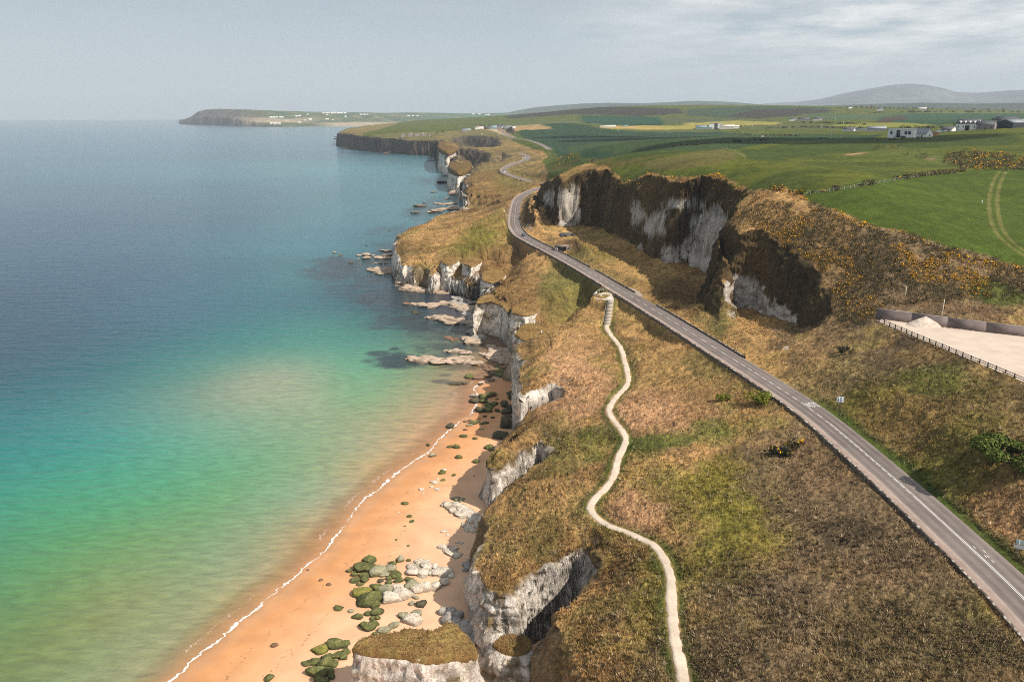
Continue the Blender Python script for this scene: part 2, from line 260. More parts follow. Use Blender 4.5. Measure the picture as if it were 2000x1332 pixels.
def cliff_profile(t): return np.where(t < 0, 0, np.where(t < 1, .92*(1-(1-np.clip(t, 0, 1))**1.7), .92+.08*sstep(1, 3.2, t)))
def ground_parts(x, y):
    r = np.hypot(x, y)
    T = GT(x, y)
    amp = np.clip(r/140, .8, 7)
    wob = lod(lambda a, b, s: fbm(a, b, oct=3, seed=3), x, y, 7.5, r, 170)*2.1*amp
    sd, w = poly_sd(x, y, LAND, LANDW)
    sdw = sd + wob - .25*amp
    w = np.maximum(w, .9) * (1 + .35*vnoise(x/15, y/15, seed=21))
    S = cliff_profile(sdw/w)
    z = -3 + (T+3)*S
    # the two quarried hollows beside the road
    hol = np.full(len(x), -1e9); wobh = fbm(x/9, y/9, oct=4, seed=31)*3.2 + fbm(x/2.6, y/2.6, oct=2, seed=33)*.8
    for H in (H1, H2):
        s = poly_sd(x, y, H, maxd=30); hol = np.maximum(hol, s)
    hfar = np.full(len(x), -1e9)
    for H, fl, hw in HOLF:
        s = poly_sd(x, y, H, maxd=60); m = s > -50
        if m.any():
            t = (s[m] + fbm(x[m]/35, y[m]/35, oct=4, seed=35)*11)/hw; pr = np.where(t < 1, .85*sstep(0, 1, t), .85+.15*sstep(1, 3, t)); z[m] = z[m]*(1-pr)+np.minimum(fl, z[m])*pr
            hfar = np.maximum(hfar, s)
    m = hol > -25
    if m.any():
        hs = hol[m] + np.clip((T[m]-28)/14, 0, 1)*wobh[m]
        F = GF(x[m], y[m]); F = np.minimum(F, T[m])
        t = hs/6.8
        prof = np.where(t < 0, 0, np.where(t < 1, (.90*sstep(-.12, 1.05, t)), .90+.10*sstep(1, 3.0, t)))
        z[m] = z[m]*(1-prof)+F*prof
    for G_, dep, gw in GULLY:
        d, _, _, sl_ = line_near(x, y, G_, gw*2.4); e = np.abs(d)/gw*(1+.5*vnoise(x/7, y/7, seed=23)); z = np.where(d < gw*2.3, np.maximum(z - dep*sstep(0, 18, sl_)*np.exp(-e**1.5)*(z > -2), np.minimum(z, -2.5)), z)
    # yard levelled
    s = poly_sd(x, y, YARD, maxd=30); k = sstep(-5, -.3, s); z = z*(1-k)+(30*K72-.1)*k
    # road, far road and path benched in
    d, lat, rz, _ = line_near(x, y, RC, 26)
    k = 1-np.where(lat < 0, sstep(5.5, 8.5, d), sstep(4.6, 17, d)); z = np.where(d < 23, z*(1-k)+(rz-.28)*k, z)
    d2, lat2, rz2, _ = line_near(x, y, RC2, 60)
    k = 1-sstep(6, 26, d2); z = np.where(d2 < 50, z*(1-k)+(rz2-.3)*k, z)
    dp, latp, pz_, _ = line_near(x, y, PC, 8)
    k = 1-sstep(1.1, 4.0, dp); z = np.where(dp < 7.5, z*(1-k)+(pz_-.10)*k, z)
    pl = poly_sd(x, y, PLAT, maxd=10); k = sstep(-3, -.2, pl); z = z*(1-k)+(18.42*K72-.12)*k
    return z, dict(T=T, sd=sdw, w=w, hol=hol, hfar=hfar, yard=s, road=d, rlat=lat, road2=d2, path=dp, r=r)
def height(x, y): return ground_parts(np.asarray(x, float).ravel(), np.asarray(y, float).ravel())[0]
def beach_z(x, y):
    s = poly_sd(x, y, SHORE, maxd=60); s = np.where(s < -1e8, -60, s)
    return np.clip(.05*s, -2.8, 1.3) + np.clip(.02*(s-26), 0, 1.5), s
def anyground(x, y):
    x = np.asarray(x, float).ravel(); y = np.asarray(y, float).ravel()
    return np.maximum(np.maximum(height(x, y), beach_z(x, y)[0]), 0)
_rr = np.geomspace(55, 22000, 700)
def hits(L, ground=height):              # where the sight lines through those pixels meet the ground
    L = np.array(L, float); r = rays(L[:, 0], L[:, 1]); hh = np.hypot(r[:, 0], r[:, 1]); dx = r[:, 0]/hh; dy = r[:, 1]/hh; sl_ = r[:, 2]/hh
    X = dx[:, None]*_rr; Y = dy[:, None]*_rr
    Z = np.maximum(ground(X.ravel(), Y.ravel()), 0).reshape(X.shape); D = (CAMZ + sl_[:, None]*_rr) - Z
    i = np.argmax(D < 0, 1); i = np.where((D < 0).any(1), np.maximum(i, 1), len(_rr)-1)
    k = np.arange(len(L)); lo = _rr[i-1]; hi = _rr[i]
    for _ in range(9):
        mid = (lo+hi)/2; z = np.maximum(ground(dx*mid, dy*mid), 0); up = (CAMZ+sl_*mid-z) > 0
        lo = np.where(up, mid, lo); hi = np.where(up, hi, mid)
    x = dx*hi; y = dy*hi; return np.stack([x, y, np.maximum(ground(x, y), 0)], -1)

# ------------------------------------------------------------------ mesh and material helpers
def np_mesh(name, V, F, mats, cols=None, attrs=None, smooth=True, mat_idx=None):
    V = np.ascontiguousarray(V, np.float32); F = np.ascontiguousarray(F, np.int32); k = F.shape[1]
    me = bpy.data.meshes.new(name); me.vertices.add(len(V)); me.vertices.foreach_set('co', V.ravel())
    me.loops.add(F.size); me.loops.foreach_set('vertex_index', F.ravel())
    me.polygons.add(len(F)); me.polygons.foreach_set('loop_start', np.arange(0, F.size, k, dtype=np.int32))
    try: me.polygons.foreach_set('loop_total', np.full(len(F), k, np.int32))
    except Exception: pass
    if smooth: me.polygons.foreach_set('use_smooth', np.ones(len(F), bool))
    if mat_idx is not None: me.polygons.foreach_set('material_index', np.ascontiguousarray(mat_idx, np.int32))
    me.update(calc_edges=True)
    for m in (mats if isinstance(mats, (list, tuple)) else [mats]): me.materials.append(m)
    if cols is not None:
        c = np.ones((len(V), 4), np.float32); c[:, :3] = cols
        me.color_attributes.new('Col', 'FLOAT_COLOR', 'POINT').data.foreach_set('color', c.ravel())
    for a, v in (attrs or {}).items():
        me.attributes.new(a, 'FLOAT', 'POINT').data.foreach_set('value', np.ascontiguousarray(v, np.float32))
    return me
def link(name, me, parent=None, loc=None, rotz=0):
    o = bpy.data.objects.new(name, me); COL.objects.link(o)
    if loc is not None: o.location = loc
    o.rotation_euler = (0, 0, rotz)
    if parent is not None: o.parent = parent
    return o
def tag(o, label=None, cat=None, group=None, kind=None):
    if label: o['label'] = label
    if cat: o['category'] = cat
    if group: o['group'] = group
    if kind: o['kind'] = kind
    return o
def empty(name, loc, rotz, label, cat, group=None): return tag(link(name, None, None, loc, rotz), label, cat, group)
def grid_faces(nu, nv):
    i = np.arange(nu*nv).reshape(nu, nv); return np.stack([i[:-1, :-1], i[1:, :-1], i[1:, 1:], i[:-1, 1:]], -1).reshape(-1, 4)

def mat_new(name):
    m = bpy.data.materials.new(name); m.use_nodes = True; nt = m.node_tree; nt.nodes.clear()
    o = nt.nodes.new('ShaderNodeOutputMaterial'); b = nt.nodes.new('ShaderNodeBsdfPrincipled'); nt.links.new(b.outputs[0], o.inputs[0])
    return m, nt, nt.nodes.new, nt.links.new, b
def plain(name, col, rough=.7, var=.15, scale=1.5, spec=.3, metal=0):
    m, nt, N, L, b = mat_new(name); g = N('ShaderNodeNewGeometry')
    n = N('ShaderNodeTexNoise'); n.inputs['Scale'].default_value = scale; n.inputs['Detail'].default_value = 5; L(g.outputs['Position'], n.inputs['Vector'])
    r = N('ShaderNodeMapRange'); r.inputs[1].default_value = .3; r.inputs[2].default_value = .7; r.inputs[3].default_value = 1-var; r.inputs[4].default_value = 1+var; L(n.outputs[0], r.inputs[0])
    mx = N('ShaderNodeMixRGB'); mx.blend_type = 'MULTIPLY'; mx.inputs[0].default_value = 1; mx.inputs[1].default_value = (*col, 1); L(r.outputs[0], mx.inputs[2])
    L(mx.outputs[0], b.inputs['Base Color']); b.inputs['Roughness'].default_value = rough; b.inputs['Specular IOR Level'].default_value = spec; b.inputs['Metallic'].default_value = metal
    return m
def col_mat(name, scales=((.35, .35), (2.2, .4), (9, .35)), bump=(3.0, .25), rough=.95, spec=.12):
    """vertex colour broken up by several noises of real size, plus bump"""
    m, nt, N, L, b = mat_new(name); g = N('ShaderNodeNewGeometry'); at = N('ShaderNodeAttribute'); at.attribute_name = 'Col'
    cur = at.outputs['Color']
    for sc, am in scales:
        n = N('ShaderNodeTexNoise'); n.inputs['Scale'].default_value = sc; n.inputs['Detail'].default_value = 4; n.inputs['Roughness'].default_value = .6; L(g.outputs['Position'], n.inputs['Vector'])
        r = N('ShaderNodeMapRange'); r.inputs[1].default_value = .32; r.inputs[2].default_value = .68; r.inputs[3].default_value = 1-am; r.inputs[4].default_value = 1+am; L(n.outputs[0], r.inputs[0])
        mx = N('ShaderNodeMixRGB'); mx.blend_type = 'MULTIPLY'; mx.inputs[0].default_value = 1; L(cur, mx.inputs[1]); L(r.outputs[0], mx.inputs[2]); cur = mx.outputs[0]
    L(cur, b.inputs['Base Color']); b.inputs['Roughness'].default_value = rough; b.inputs['Specular IOR Level'].default_value = spec
    if bump:
        n = N('ShaderNodeTexNoise'); n.inputs['Scale'].default_value = bump[0]; n.inputs['Detail'].default_value = 6; n.inputs['Roughness'].default_value = .65; L(g.outputs['Position'], n.inputs['Vector'])
        bp = N('ShaderNodeBump'); bp.inputs['Strength'].default_value = 1; bp.inputs['Distance'].default_value = bump[1]; L(n.outputs[0], bp.inputs['Height']); L(bp.outputs[0], b.inputs['Normal'])
    return m

# ------------------------------------------------------------------ materials of the setting
M = {}
M['terrain'] = col_mat('hill_vegetation', ((.22, .22), (1.3, .34), (5, .38), (18, .25)), (4.0, .35))
M['rock'] = col_mat('weathered_rock', ((.5, .15), (2.5, .25), (9, .25)), (3.0, .28), .9, .2)
M['leaf'] = col_mat('leaves', ((1.5, .25),), None, .9, .1)
M['far'] = col_mat('far_land', ((.006, .18), (.03, .22)), None, .95, .05)

GOLD = np.array((.405,.240,.095)); PINK = np.array((.46,.265,.14)); OLIVE = np.array((.20,.160,.034)); GREEN = np.array((.095,.115,.022)); HEATH = np.array((.175,.120,.066)); BROWN = np.array((.23,.135,.052))
DARK = np.array((.045,.036,.022)); CHALK = np.array((.74,.655,.57)); CHALKG = np.array((.52,.465,.41)); BASALT = np.array((.085,.07,.062)); BANK = np.array((.19,.14,.06)); LIME = np.array((.16,.155,.028)); RUST = np.array((.17,.10,.05))
BLOBS = [
 (1600,1150,330,190,np.array((.20,.145,.068)),.5),(1850,850,230,150,np.array((.165,.125,.052)),.65),(1600,1190,130,60,np.array((.27,.20,.13)),.55),(1840,1210,100,60,np.array((.115,.115,.035)),.6),(1540,1250,90,40,RUST*1.1,.5),(1720,1100,90,40,np.array((.20,.12,.065)),.5),(1450,1230,90,50,np.array((.18,.145,.045)),.5),(1640,720,120,60,np.array((.20,.145,.062)),.6),(960,320,95,55,np.array((.155,.12,.05)),.85),(930,285,60,20,np.array((.14,.11,.05)),.8),(1000,390,50,25,np.array((.16,.115,.05)),.6),(1330,580,75,42,BROWN*.62,.75),(1465,645,85,32,np.array((.105,.092,.032)),.75),(760,267,120,10,np.array((.105,.105,.035)),.9),(960,530,75,32,BROWN*.66,.8),(1080,590,50,30,BROWN*.75,.6),(900,520,50,22,BROWN*.7,.6),  # the two dark patches in the hollows paint shade on their floors
 # pixel centre, pixel radii, colour, strength: where each plant cover grows, plus shade painted on the hollow floors
 (1120,760,75,60,PINK,.85),(1120,690,60,45,PINK,.6),(1260,790,80,45,PINK,.85),(1180,880,60,30,GOLD,.6),(1330,810,90,60,PINK,.55),(1250,990,60,50,PINK,.75),(1090,860,40,40,GREEN,.35),(1165,865,35,35,GREEN,.7),(1290,860,90,18,GREEN,.85),(1390,840,50,25,GREEN,.75),(1250,880,50,25,GREEN,.5),
 (1430,960,110,70,OLIVE,1),(1460,1040,100,60,OLIVE,.9),(1300,950,60,30,OLIVE,.55),(1380,1100,90,40,OLIVE,.6),(1270,1200,45,140,OLIVE,.55),(1400,1040,50,60,LIME,.3),(1470,960,40,40,LIME,.35),
 (1560,900,100,70,HEATH,.85),(1640,1000,120,90,HEATH,.95),(1750,1110,120,80,HEATH,.8),(1550,1150,160,70,HEATH,.55),(1450,1290,200,70,HEATH,.75),(1600,1250,160,90,HEATH,.6),(1700,1180,80,60,RUST,.3),(1830,1280,120,80,HEATH,.55),(1740,1240,110,80,BANK,.5),(1620,900,60,60,RUST,.35),
 (1650,1040,50,25,DARK,.5),(1320,720,110,60,BROWN,.35),(1400,770,90,40,BROWN,.4),(1330,700,110,60,GOLD,.35),(1130,640,70,50,GOLD,.4),
 (1060,1000,60,50,GOLD,.5),(1080,1130,90,40,BROWN,.9),(1010,1120,80,30,BROWN,.9),(1130,1270,50,60,BROWN,.6),(1170,1330,60,60,BROWN,.5),(1040,800,40,30,BROWN,.6),(990,940,50,25,BROWN,.7),
 (920,470,45,18,LIME,.8),(960,440,60,20,OLIVE,.5),(860,460,50,16,GOLD,.8),(1000,550,60,45,BROWN,.75),(940,520,60,22,BROWN,.8),(1000,600,40,25,BROWN,.6),(1100,560,50,35,GREEN,.45),(1130,590,40,30,BROWN,.4),
 (980,390,50,25,BROWN,.6),(940,360,40,30,BROWN,.7),(1000,350,40,20,OLIVE,.4),
 (1200,470,70,22,OLIVE*.9,.55),(1260,540,50,30,np.array((.20,.16,.05)),.5),(1150,560,60,30,np.array((.14,.135,.035)),.6),(1090,545,40,25,np.array((.15,.14,.04)),.5),(1100,900,50,30,np.array((.15,.14,.04)),.5),(1060,1040,40,40,np.array((.17,.145,.045)),.5),(1400,700,60,30,np.array((.17,.15,.05)),.5),
 (1240,520,60,40,GOLD,.5),(1180,480,60,25,BROWN,.35),(1240,600,70,20,GREEN,.2),(1420,640,40,14,GREEN,.3),
 (1040,440,20,40,GOLD,.9),(1150,500,60,12,GREEN,.4),
 (1560,700,70,30,GOLD,.6),(1620,740,100,40,BANK,.6),(1780,770,130,30,OLIVE,.75),(1850,900,90,60,OLIVE,.6),(1760,820,90,35,BROWN,.6),(1950,960,60,60,BROWN,.6),(1800,700,90,35,DARK,.35),(1900,760,100,30,DARK,.35),(1830,740,60,20,GREEN,.5),(1960,1010,60,40,PINK,.4),(1850,930,80,30,LIME,.4),
 (1550,420,80,35,GOLD,.6),(1490,440,50,50,GOLD,.75),(1640,440,80,40,HEATH,.7),(1600,480,80,40,BROWN,.5),(1700,510,150,50,HEATH,.9),(1850,530,130,40,HEATH,.9),(1620,560,40,60,GOLD,.5),(1650,620,50,40,HEATH,.5),(1945,578,45,7,GREEN,.85),(1880,600,100,6,RUST,.7),
 (1250,345,120,6,GOLD,.7),(1390,360,60,8,BROWN,.8),
]
FIELD = [(2200,600,36),(1995,520,38.4),(1850,480,42.4),(1700,440,45),(1600,402,48.2),(1478,373,49.6),(1400,349,49.7),(1330,349,49.2),(1250,340,48.7),(1190,330,47.5),(1130,328,46),(1080,325,38),(1064,314,35),(1058,300,36),(1072,288,39),(1010,274,38),(985,262,39),(940,259,38),(860,263,34),(800,261,35),(700,264,33)]
FIELDP = np.vstack([un_l(FIELD)[:, :2], [(-800, 7300), (9000, 7300), (9000, 420), (500, 80)]])
FG1, FG2, FT = np.array((.098,.110,.015)), np.array((.062,.080,.012)), np.array((.022,.048,.022))
FPATCH = [  # field polygons in pixels, colour
 ([(1545,382),(1640,368),(1750,350),(1890,333),(2010,325),(2010,525),(1850,481),(1700,440),(1602,403)], (.062,.090,.012)),
 ([(1250,320),(1340,303),(1415,287),(1455,308),(1400,325),(1330,335),(1280,338)], (.115,.100,.028)),
 ([(1070,330),(1130,308),(1250,303),(1330,300),(1250,318),(1180,330),(1100,335)], (.095,.085,.022)),
 ([(1066,300),(1130,300),(1300,298),(1500,287),(1700,272),(1990,262),(1990,282),(1750,290),(1560,305),(1480,320),(1440,290),(1330,300),(1200,315),(1100,318)], (.050,.072,.013)),
 ([(985,252),(1180,251),(1400,256),(1720,264),(1720,271),(1500,280),(1300,296),(1130,300),(1070,290),(1020,270)], FT*1.1),  # dark belt here and below: cloud shade partly painted into the crop colour
 ([(1100,288),(1400,262),(1600,262),(1700,266),(1500,282),(1300,296)], (.040,.066,.022)),
 ([(985,250),(1180,252),(1400,258),(1400,250),(1250,244),(1110,234),(1000,240),(880,247)], (.085,.10,.03)),
 ([(1165,250),(1300,254),(1395,252),(1430,247),(1520,244),(1530,239),(1440,235),(1340,240),(1240,246)], (.29,.25,.055)),
 ([(1165,248),(1300,253),(1290,248),(1210,246)], (.38,.26,.085)),
 ([(1130,226),(1290,229),(1300,240),(1230,245),(1170,244)], (.018,.058,.028)),
 ([(1295,229),(1450,232),(1440,236),(1330,240),(1300,240)], (.07,.085,.035)),
 ([(1080,214),(1200,209),(1330,213),(1340,222),(1250,228),(1130,224),(1000,232),(985,230)], (.038,.035,.024)),
 ([(1340,214),(1480,208),(1620,210),(1620,222),(1450,232),(1340,226)], (.040,.062,.03)),
 ([(1425,228),(1470,215),(1560,213),(1640,216),(1560,226),(1480,233)], (.040,.034,.024)),
 ([(1560,222),(1700,224),(1800,219),(1800,226),(1700,234),(1600,236)], (.06,.09,.03)),
 ([(1700,233),(1780,222),(2010,220),(2010,245),(1900,240),(1800,246),(1760,243)], (.026,.062,.026)),
 ([(1790,216),(2010,218),(2010,222),(1780,222)], (.10,.12,.03)),
 ([(1600,247),(1680,240),(1780,240),(1830,245),(1780,249),(1700,249)], (.20,.20,.035)),
 ([(1480,244),(1600,243),(1690,250),(1500,254),(1420,250)], (.09,.10,.03)),
 ([(1710,240),(1720,230),(1760,226),(1775,232),(1740,240)], (.05,.036,.022)),
 ([(930,258),(985,250),(1080,252),(1010,256)], (.33,.22,.10)),
 ([(910,263),(985,259),(1003,268),(960,272)], (.40,.30,.20)),
 ([(1690,298),(1740,283),(1800,290),(1880,312),(1840,325),(1760,312)], (.088,.105,.02)),
 ([(1655,302),(1690,297),(1692,302),(1665,304)], (.36,.21,.11)),
 ([(1800,312),(1825,308),(1823,316)], (.22,.14,.08)),
]

# ------------------------------------------------------------------ terrain sheet, finer where the ground turns to cliff
U0, U1, DU = -.30, .84, .00088
us = np.arange(U0, U1, DU); NU = len(us); NV = 1080
def terrain_rows():
    uc = us[::9]; rr = np.geomspace(70, 7700, 2600); X = np.sin(uc)[:, None]*rr; Y = np.cos(uc)[:, None]*rr
    Z = height(X.ravel(), Y.ravel()).reshape(X.shape)
    dr = np.diff(rr)[None]; dz = np.abs(np.diff(Z, axis=1)); rm = (rr[1:]+rr[:-1])/2; h = np.clip(CAMZ-(Z[:, 1:]+Z[:, :-1])/2, 20, 110)
    rho = np.hypot(rm, h); w = (dr*np.maximum(h/rho, .15) + 1.2*np.minimum(dz, 4*dr+1))/rho; w = np.where(rm < 84, w*.3, w)
    below = (Z[:, 1:] < -1.5) & (Z[:, :-1] < -1.5); w = np.where(below, w*.12, w)
    k = np.ones(9)/9
    w = np.apply_along_axis(lambda c: np.convolve(np.pad(c, 4, 'edge'), k, 'valid'), 1, w)
    kk = np.hanning(27)[1:-1]; kk /= kk.sum()
    w = np.apply_along_axis(lambda c: np.convolve(np.pad(c, 12, 'edge'), kk, 'valid'), 0, w)
    c = np.concatenate([np.zeros((len(uc), 1)), np.cumsum(w, 1)], 1); c /= c[:, -1:]
    tgt = np.linspace(0, 1, NV); RR = np.stack([np.interp(tgt, c[i], np.log(rr)) for i in range(len(uc))])
    return np.exp(np.stack([np.interp(us, uc, RR[:, j]) for j in range(NV)], 1))
def normals(P):
    a = np.gradient(P, axis=0); b = np.gradient(P, axis=1); n = np.cross(a, b); n /= np.linalg.norm(n, axis=-1, keepdims=True)+1e-12
    return np.where(n[..., 2:3] < 0, -n, n)
def blob_w(x, y, Q, rx, ry):
    d = np.hypot(*Q[:2]); h = max(CAMZ-Q[2], 5); sl_ = math.hypot(d, h); ax = rx*sl_/FPX; ay = ry*sl_/FPX/max(h/sl_, .1)
    ux, uy = Q[0]/d, Q[1]/d; dx = x-Q[0]; dy = y-Q[1]
    e = ((dx*uy-dy*ux)/ax)**2 + ((dx*ux+dy*uy)/ay)**2
    return e
def build_terrain():
    RR = terrain_rows(); X = np.sin(us)[:, None]*RR; Y = np.cos(us)[:, None]*RR
    x = X.ravel(); y = Y.ravel(); z, g = ground_parts(x, y); r = g['r']
    P = np.stack([x, y, z], -1).reshape(NU, NV, 3); Nn = normals(P).reshape(-1, 3)
    fsd = poly_sd(x, y, FIELDP, maxd=40); field = sstep(-1.0, 1.5, fsd + fbm(x/6, y/6, oct=3, seed=41)*2.5)
    yard = sstep(-.6, .4, g['yard'])
    keep = np.where(g['rlat'] > 0, sstep(4.2, 6.5, g['road']), sstep(5.6, 7.5, g['road']))*sstep(.9, 2.2, g['path'])*(1-yard)*sstep(6, 20, g['road2'])
    steep = sstep(.80, .45, Nn[:, 2])*(z > -2.6)
    # cliffs: push the face in and out
    gh = np.stack([Nn[:, 0], Nn[:, 1]], -1); gh /= np.linalg.norm(gh, axis=1, keepdims=True)+1e-9
    gl = -poly_sd(x, y, LAND, want_dir=True)[1]; m_ = np.abs(g['sd']) < 14; gh[m_] = gl[m_]
    for H in (H1, H2):
        s_, nd = poly_sd(x, y, H, maxd=25, want_dir=True); m_ = np.abs(s_) < 14; gh[m_] = nd[m_]
    sc2 = np.clip(r/230, .8, 2.6)
    def terr(v, k, s0): v = v*k; f = np.floor(v); return (f+sstep(s0, 1-s0, v-f))/k
    d1 = terr(lod(lambda a, b, s: fbm(a, b, z/(s*1.1), oct=2, seed=51), x, y, 6.5, r, 220), 4.0, .3)
    d2 = terr(lod(lambda a, b, s: fbm(a, b, z/(s*.7), oct=3, seed=54), x, y, 2.4, r, 220), 4.0, .25)
    d3 = lod(lambda a, b, s: fbm(a, b, z/s, oct=3, seed=57, gain=.65), x, y, .9, r, 170)
    zb = z/np.clip(2.1*sc2, 1.6, 4)+.9*lod(lambda a, b, s: fbm(a, b, oct=2, seed=59), x, y, 6.0, r, 220); zf = zb-np.floor(zb)
    bed = sstep(0, .2, zf)*(1-sstep(.55, 1.0, zf))
    dsp = (d1*2.1 + d2*1.1 + d3*.40 + bed*.40)*sc2
    dsp = dsp*steep*np.clip(keep+.1, 0, 1)*np.maximum(sstep(17, 9, np.abs(g['sd'])), sstep(17, 9, np.abs(g['hol'])))
    x2 = x+gh[:, 0]*dsp; y2 = y+gh[:, 1]*dsp
    # tussocks and hummocks
    wild = (1-field)*keep*(1-.8*steep)
    sq = np.sqrt(np.clip(r/220, 1, 10))
    tus = lod(lambda a, b, s: fbm(a, b, oct=3, seed=61, gain=.6), x, y, 1.2, r, 200)*.55*sq + lod(lambda a, b, s: fbm(a, b, oct=3, seed=63), x, y, 6.0, r, 200)*.75*sq
    z2 = z + wild*tus + field*keep*fbm(x/14, y/14, oct=3, seed=67)*.35*np.clip(r/400, .4, 3)
    # --- colours
    n1 = lod(lambda a, b, s: fbm(a, b, oct=4, seed=71), x, y, 7.0, r, 260); n2 = fbm(x/19, y/19, oct=4, seed=72); n3 = lod(lambda a, b, s: fbm(a, b, oct=3, seed=73), x, y, 2.0, r, 220)
    c = GOLD*(1-sstep(-.1, .45, n2))[:, None] + BROWN*sstep(-.1, .45, n2)[:, None]
    k = (sstep(.12, .45, n1)*.38)[:, None]; c = c*(1-k)+OLIVE*k
    k = (sstep(.2, .5, -n1)*.4)[:, None]; c = c*(1-k)+np.array((.125,.098,.032))*k
    k = (sstep(.12, .42, -n2 + .3*n1)*.5)[:, None]; c = c*(1-k)+np.array((.135,.130,.036))*k
    k = (sstep(-.05, .5, n3)*.45)[:, None]; c = c*(1-k)+HEATH*.8*k
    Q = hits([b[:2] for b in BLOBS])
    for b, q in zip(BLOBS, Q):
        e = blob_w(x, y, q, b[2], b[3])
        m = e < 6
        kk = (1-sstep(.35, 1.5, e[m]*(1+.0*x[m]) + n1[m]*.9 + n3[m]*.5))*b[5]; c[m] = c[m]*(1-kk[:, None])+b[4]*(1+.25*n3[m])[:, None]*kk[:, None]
    # fine salt and pepper of dead stems
    s4 = lod(lambda a, b, s: vnoise(a, b, seed=81), x, y, .45, r, 130); c = c*(1+.35*s4)[:, None]
    c = c*1.06*(1+.28*n1+.15*fbm(x/28, y/28, oct=3, seed=75))[:, None]
    kf = (sstep(1300, 1900, r)*.7)[:, None]; c = c*(1-kf)+np.array((.135,.125,.05))*kf
    # beside the path and the road
    k = (sstep(.9, 1.3, g['path'] + n3*.3)*(1-sstep(1.5, 3.0, g['path'] + n1*1.2)))[:, None]*.8; c = c*(1-k)+np.array((.075,.095,.02))*k
    lat = g['rlat']; kr = ((lat > 0)*(1-sstep(5.6, 8.2, g['road'] + n1*1.5))*.9*sstep(210, 180, y))[:, None]; c = c*(1-kr)+np.array((.055,.085,.014))*kr
    # fields
    fc = FG1*(1-sstep(-.4, .4, n2))[:, None]+FG2*sstep(-.4, .4, n2)[:, None]
    allp = [p for pl, _ in FPATCH for p in pl]; HP = hits(allp); i = 0
    wx = x + fbm(x/30, y/30, oct=2, seed=91)*np.clip(r/120, .5, 8); wy = y + fbm(x/30, y/30, oct=2, seed=92)*np.clip(r/120, .5, 14)
    for pl, cc in FPATCH:
        cc = np.array(cc)*(1.0 if cc[0] > .15 else 1.0)
        q = HP[i:i+len(pl)]; i += len(pl); s = poly_sd(wx, wy, q, maxd=60); k = sstep(-.004, .006, s/r)[:, None]; fc = fc*(1-k)+np.array(cc)*k
    TRK = catmull(hits([(1958,336),(1946,360),(1940,392),(1943,425),(1952,452),(1972,474),(2000,494),(2030,512)]), 3.0); dt, lt, _, _ = line_near(x, y, TRK, 6)
    kt = (sstep(1.0, .5, np.abs(np.abs(lt)-1.5))*(dt < 5)*(.75+.4*n3)).clip(0, 1)[:, None]*.75; fc = fc*(1-kt)+np.array((.19,.165,.055))*kt
    fine = s4*.10 + fbm(x/40, y/9, oct=3, seed=96)*.22
    fc = fc*(1+fine)[:, None]
    c = c*(1-field[:, None])+fc*field[:, None]
    # rock
    t = g['sd']/g['w']; zrel = z/np.maximum(g['T'], 4)
    coast = (g['hol'] < -6)
    lk = poly_sd(x, y, LAND, LANDK)[1]; cl = np.where(coast, lk, 0.0)*sstep(1.0, .84, zrel + .22*n1 + .12*n3)*sstep(2.6, 1.3, t)
    HB = [(1075,388,30,14),(1110,410,22,45),(1245,418,22,18),(1290,440,28,24),(1385,470,52,62),(1320,498,28,22),(1480,590,55,28),(1530,620,22,30),(1255,490,8,14),(1450,560,30,20),(1345,400,40,8),(1030,455,10,16),(877,520,14,11),(921,525,15,15),(957,560,20,20)]
    hw = np.zeros(len(x)); hn = fbm(x/6, y/6, z/9, oct=4, seed=107, gain=.6)
    for b in HB:
        q = un(b[0], b[1], 30.0); d0 = np.hypot(x, y)
        px = CX + FPX*x/((y)*cP + (CAMZ-z)*sP); 
        e = blob_w3(x, y, z, b); hw = np.maximum(hw, 1-sstep(.86, 1.0, e + hn*1.2))
    rock = np.clip(np.where(coast, np.maximum(cl*sstep(.86, .62, Nn[:, 2]+.06*n3), hw*sstep(.97, .86, Nn[:, 2])), hw*sstep(.9, .66, Nn[:, 2])), 0, 1)
    rock = rock*(z > -2.9); vg = sstep(.12, .30, lod(lambda a, b, s: fbm(a, b, z/(s*.7), oct=3, seed=113), x, y, 6.0, r, 170) + .25*n3)*sstep(.25, .5, Nn[:, 2]+.1*n3+.1); rock = rock*(1-.85*vg*coast)
    fl = lod(lambda a, b, s: fbm(a, b, z/(1.8*s), oct=4, seed=101), x, y, 2.5, r, 200)
    rc = CHALK*(1-sstep(-.15, .5, fl))[:, None]+CHALKG*sstep(-.15, .5, fl)[:, None]
    kp = (sstep(.30, .48, lod(lambda a, b, s: vnoise(a, b, z/s, seed=109), x, y, .45, r, 150))*.5)[:, None]; rc = rc*(1-kp)+np.array((.30,.235,.155))*kp
    kc = (sstep(.50, .78, lod(lambda a, b, s: fbm(a, b, z/(s*1.7), oct=3, seed=115, ridge=True), x, y, 3.2, r, 180))*.55)[:, None]; rc = rc*(1-kc)+np.array((.17,.135,.10))*kc
    kb = (sstep(.25, .6, lod(lambda a, b, s: fbm(a, b, z/s, oct=3, seed=103), x, y, 1.5, r, 150))*.55)[:, None]; rc = rc*(1-kb)+np.array((.25,.19,.13))*kb
    kd = sstep(3.2, .8, z + n3*.8)[:, None]*.55; rc = rc*(1-kd)+np.array((.20,.17,.13))*kd
    farb = sstep(1180, 1330, r)[:, None]; rc = rc*(1-farb)+BASALT*(1+.5*fl)[:, None]*farb
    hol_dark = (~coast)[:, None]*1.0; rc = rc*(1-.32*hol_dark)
    # steep ground without bare rock: dark roots, ivy and heather, with shade painted into the hollow walls
    sv = sstep(.80, .50, Nn[:, 2])[:, None]*np.where(coast, .55, .8)[:, None]*(1-field[:, None])*keep[:, None]
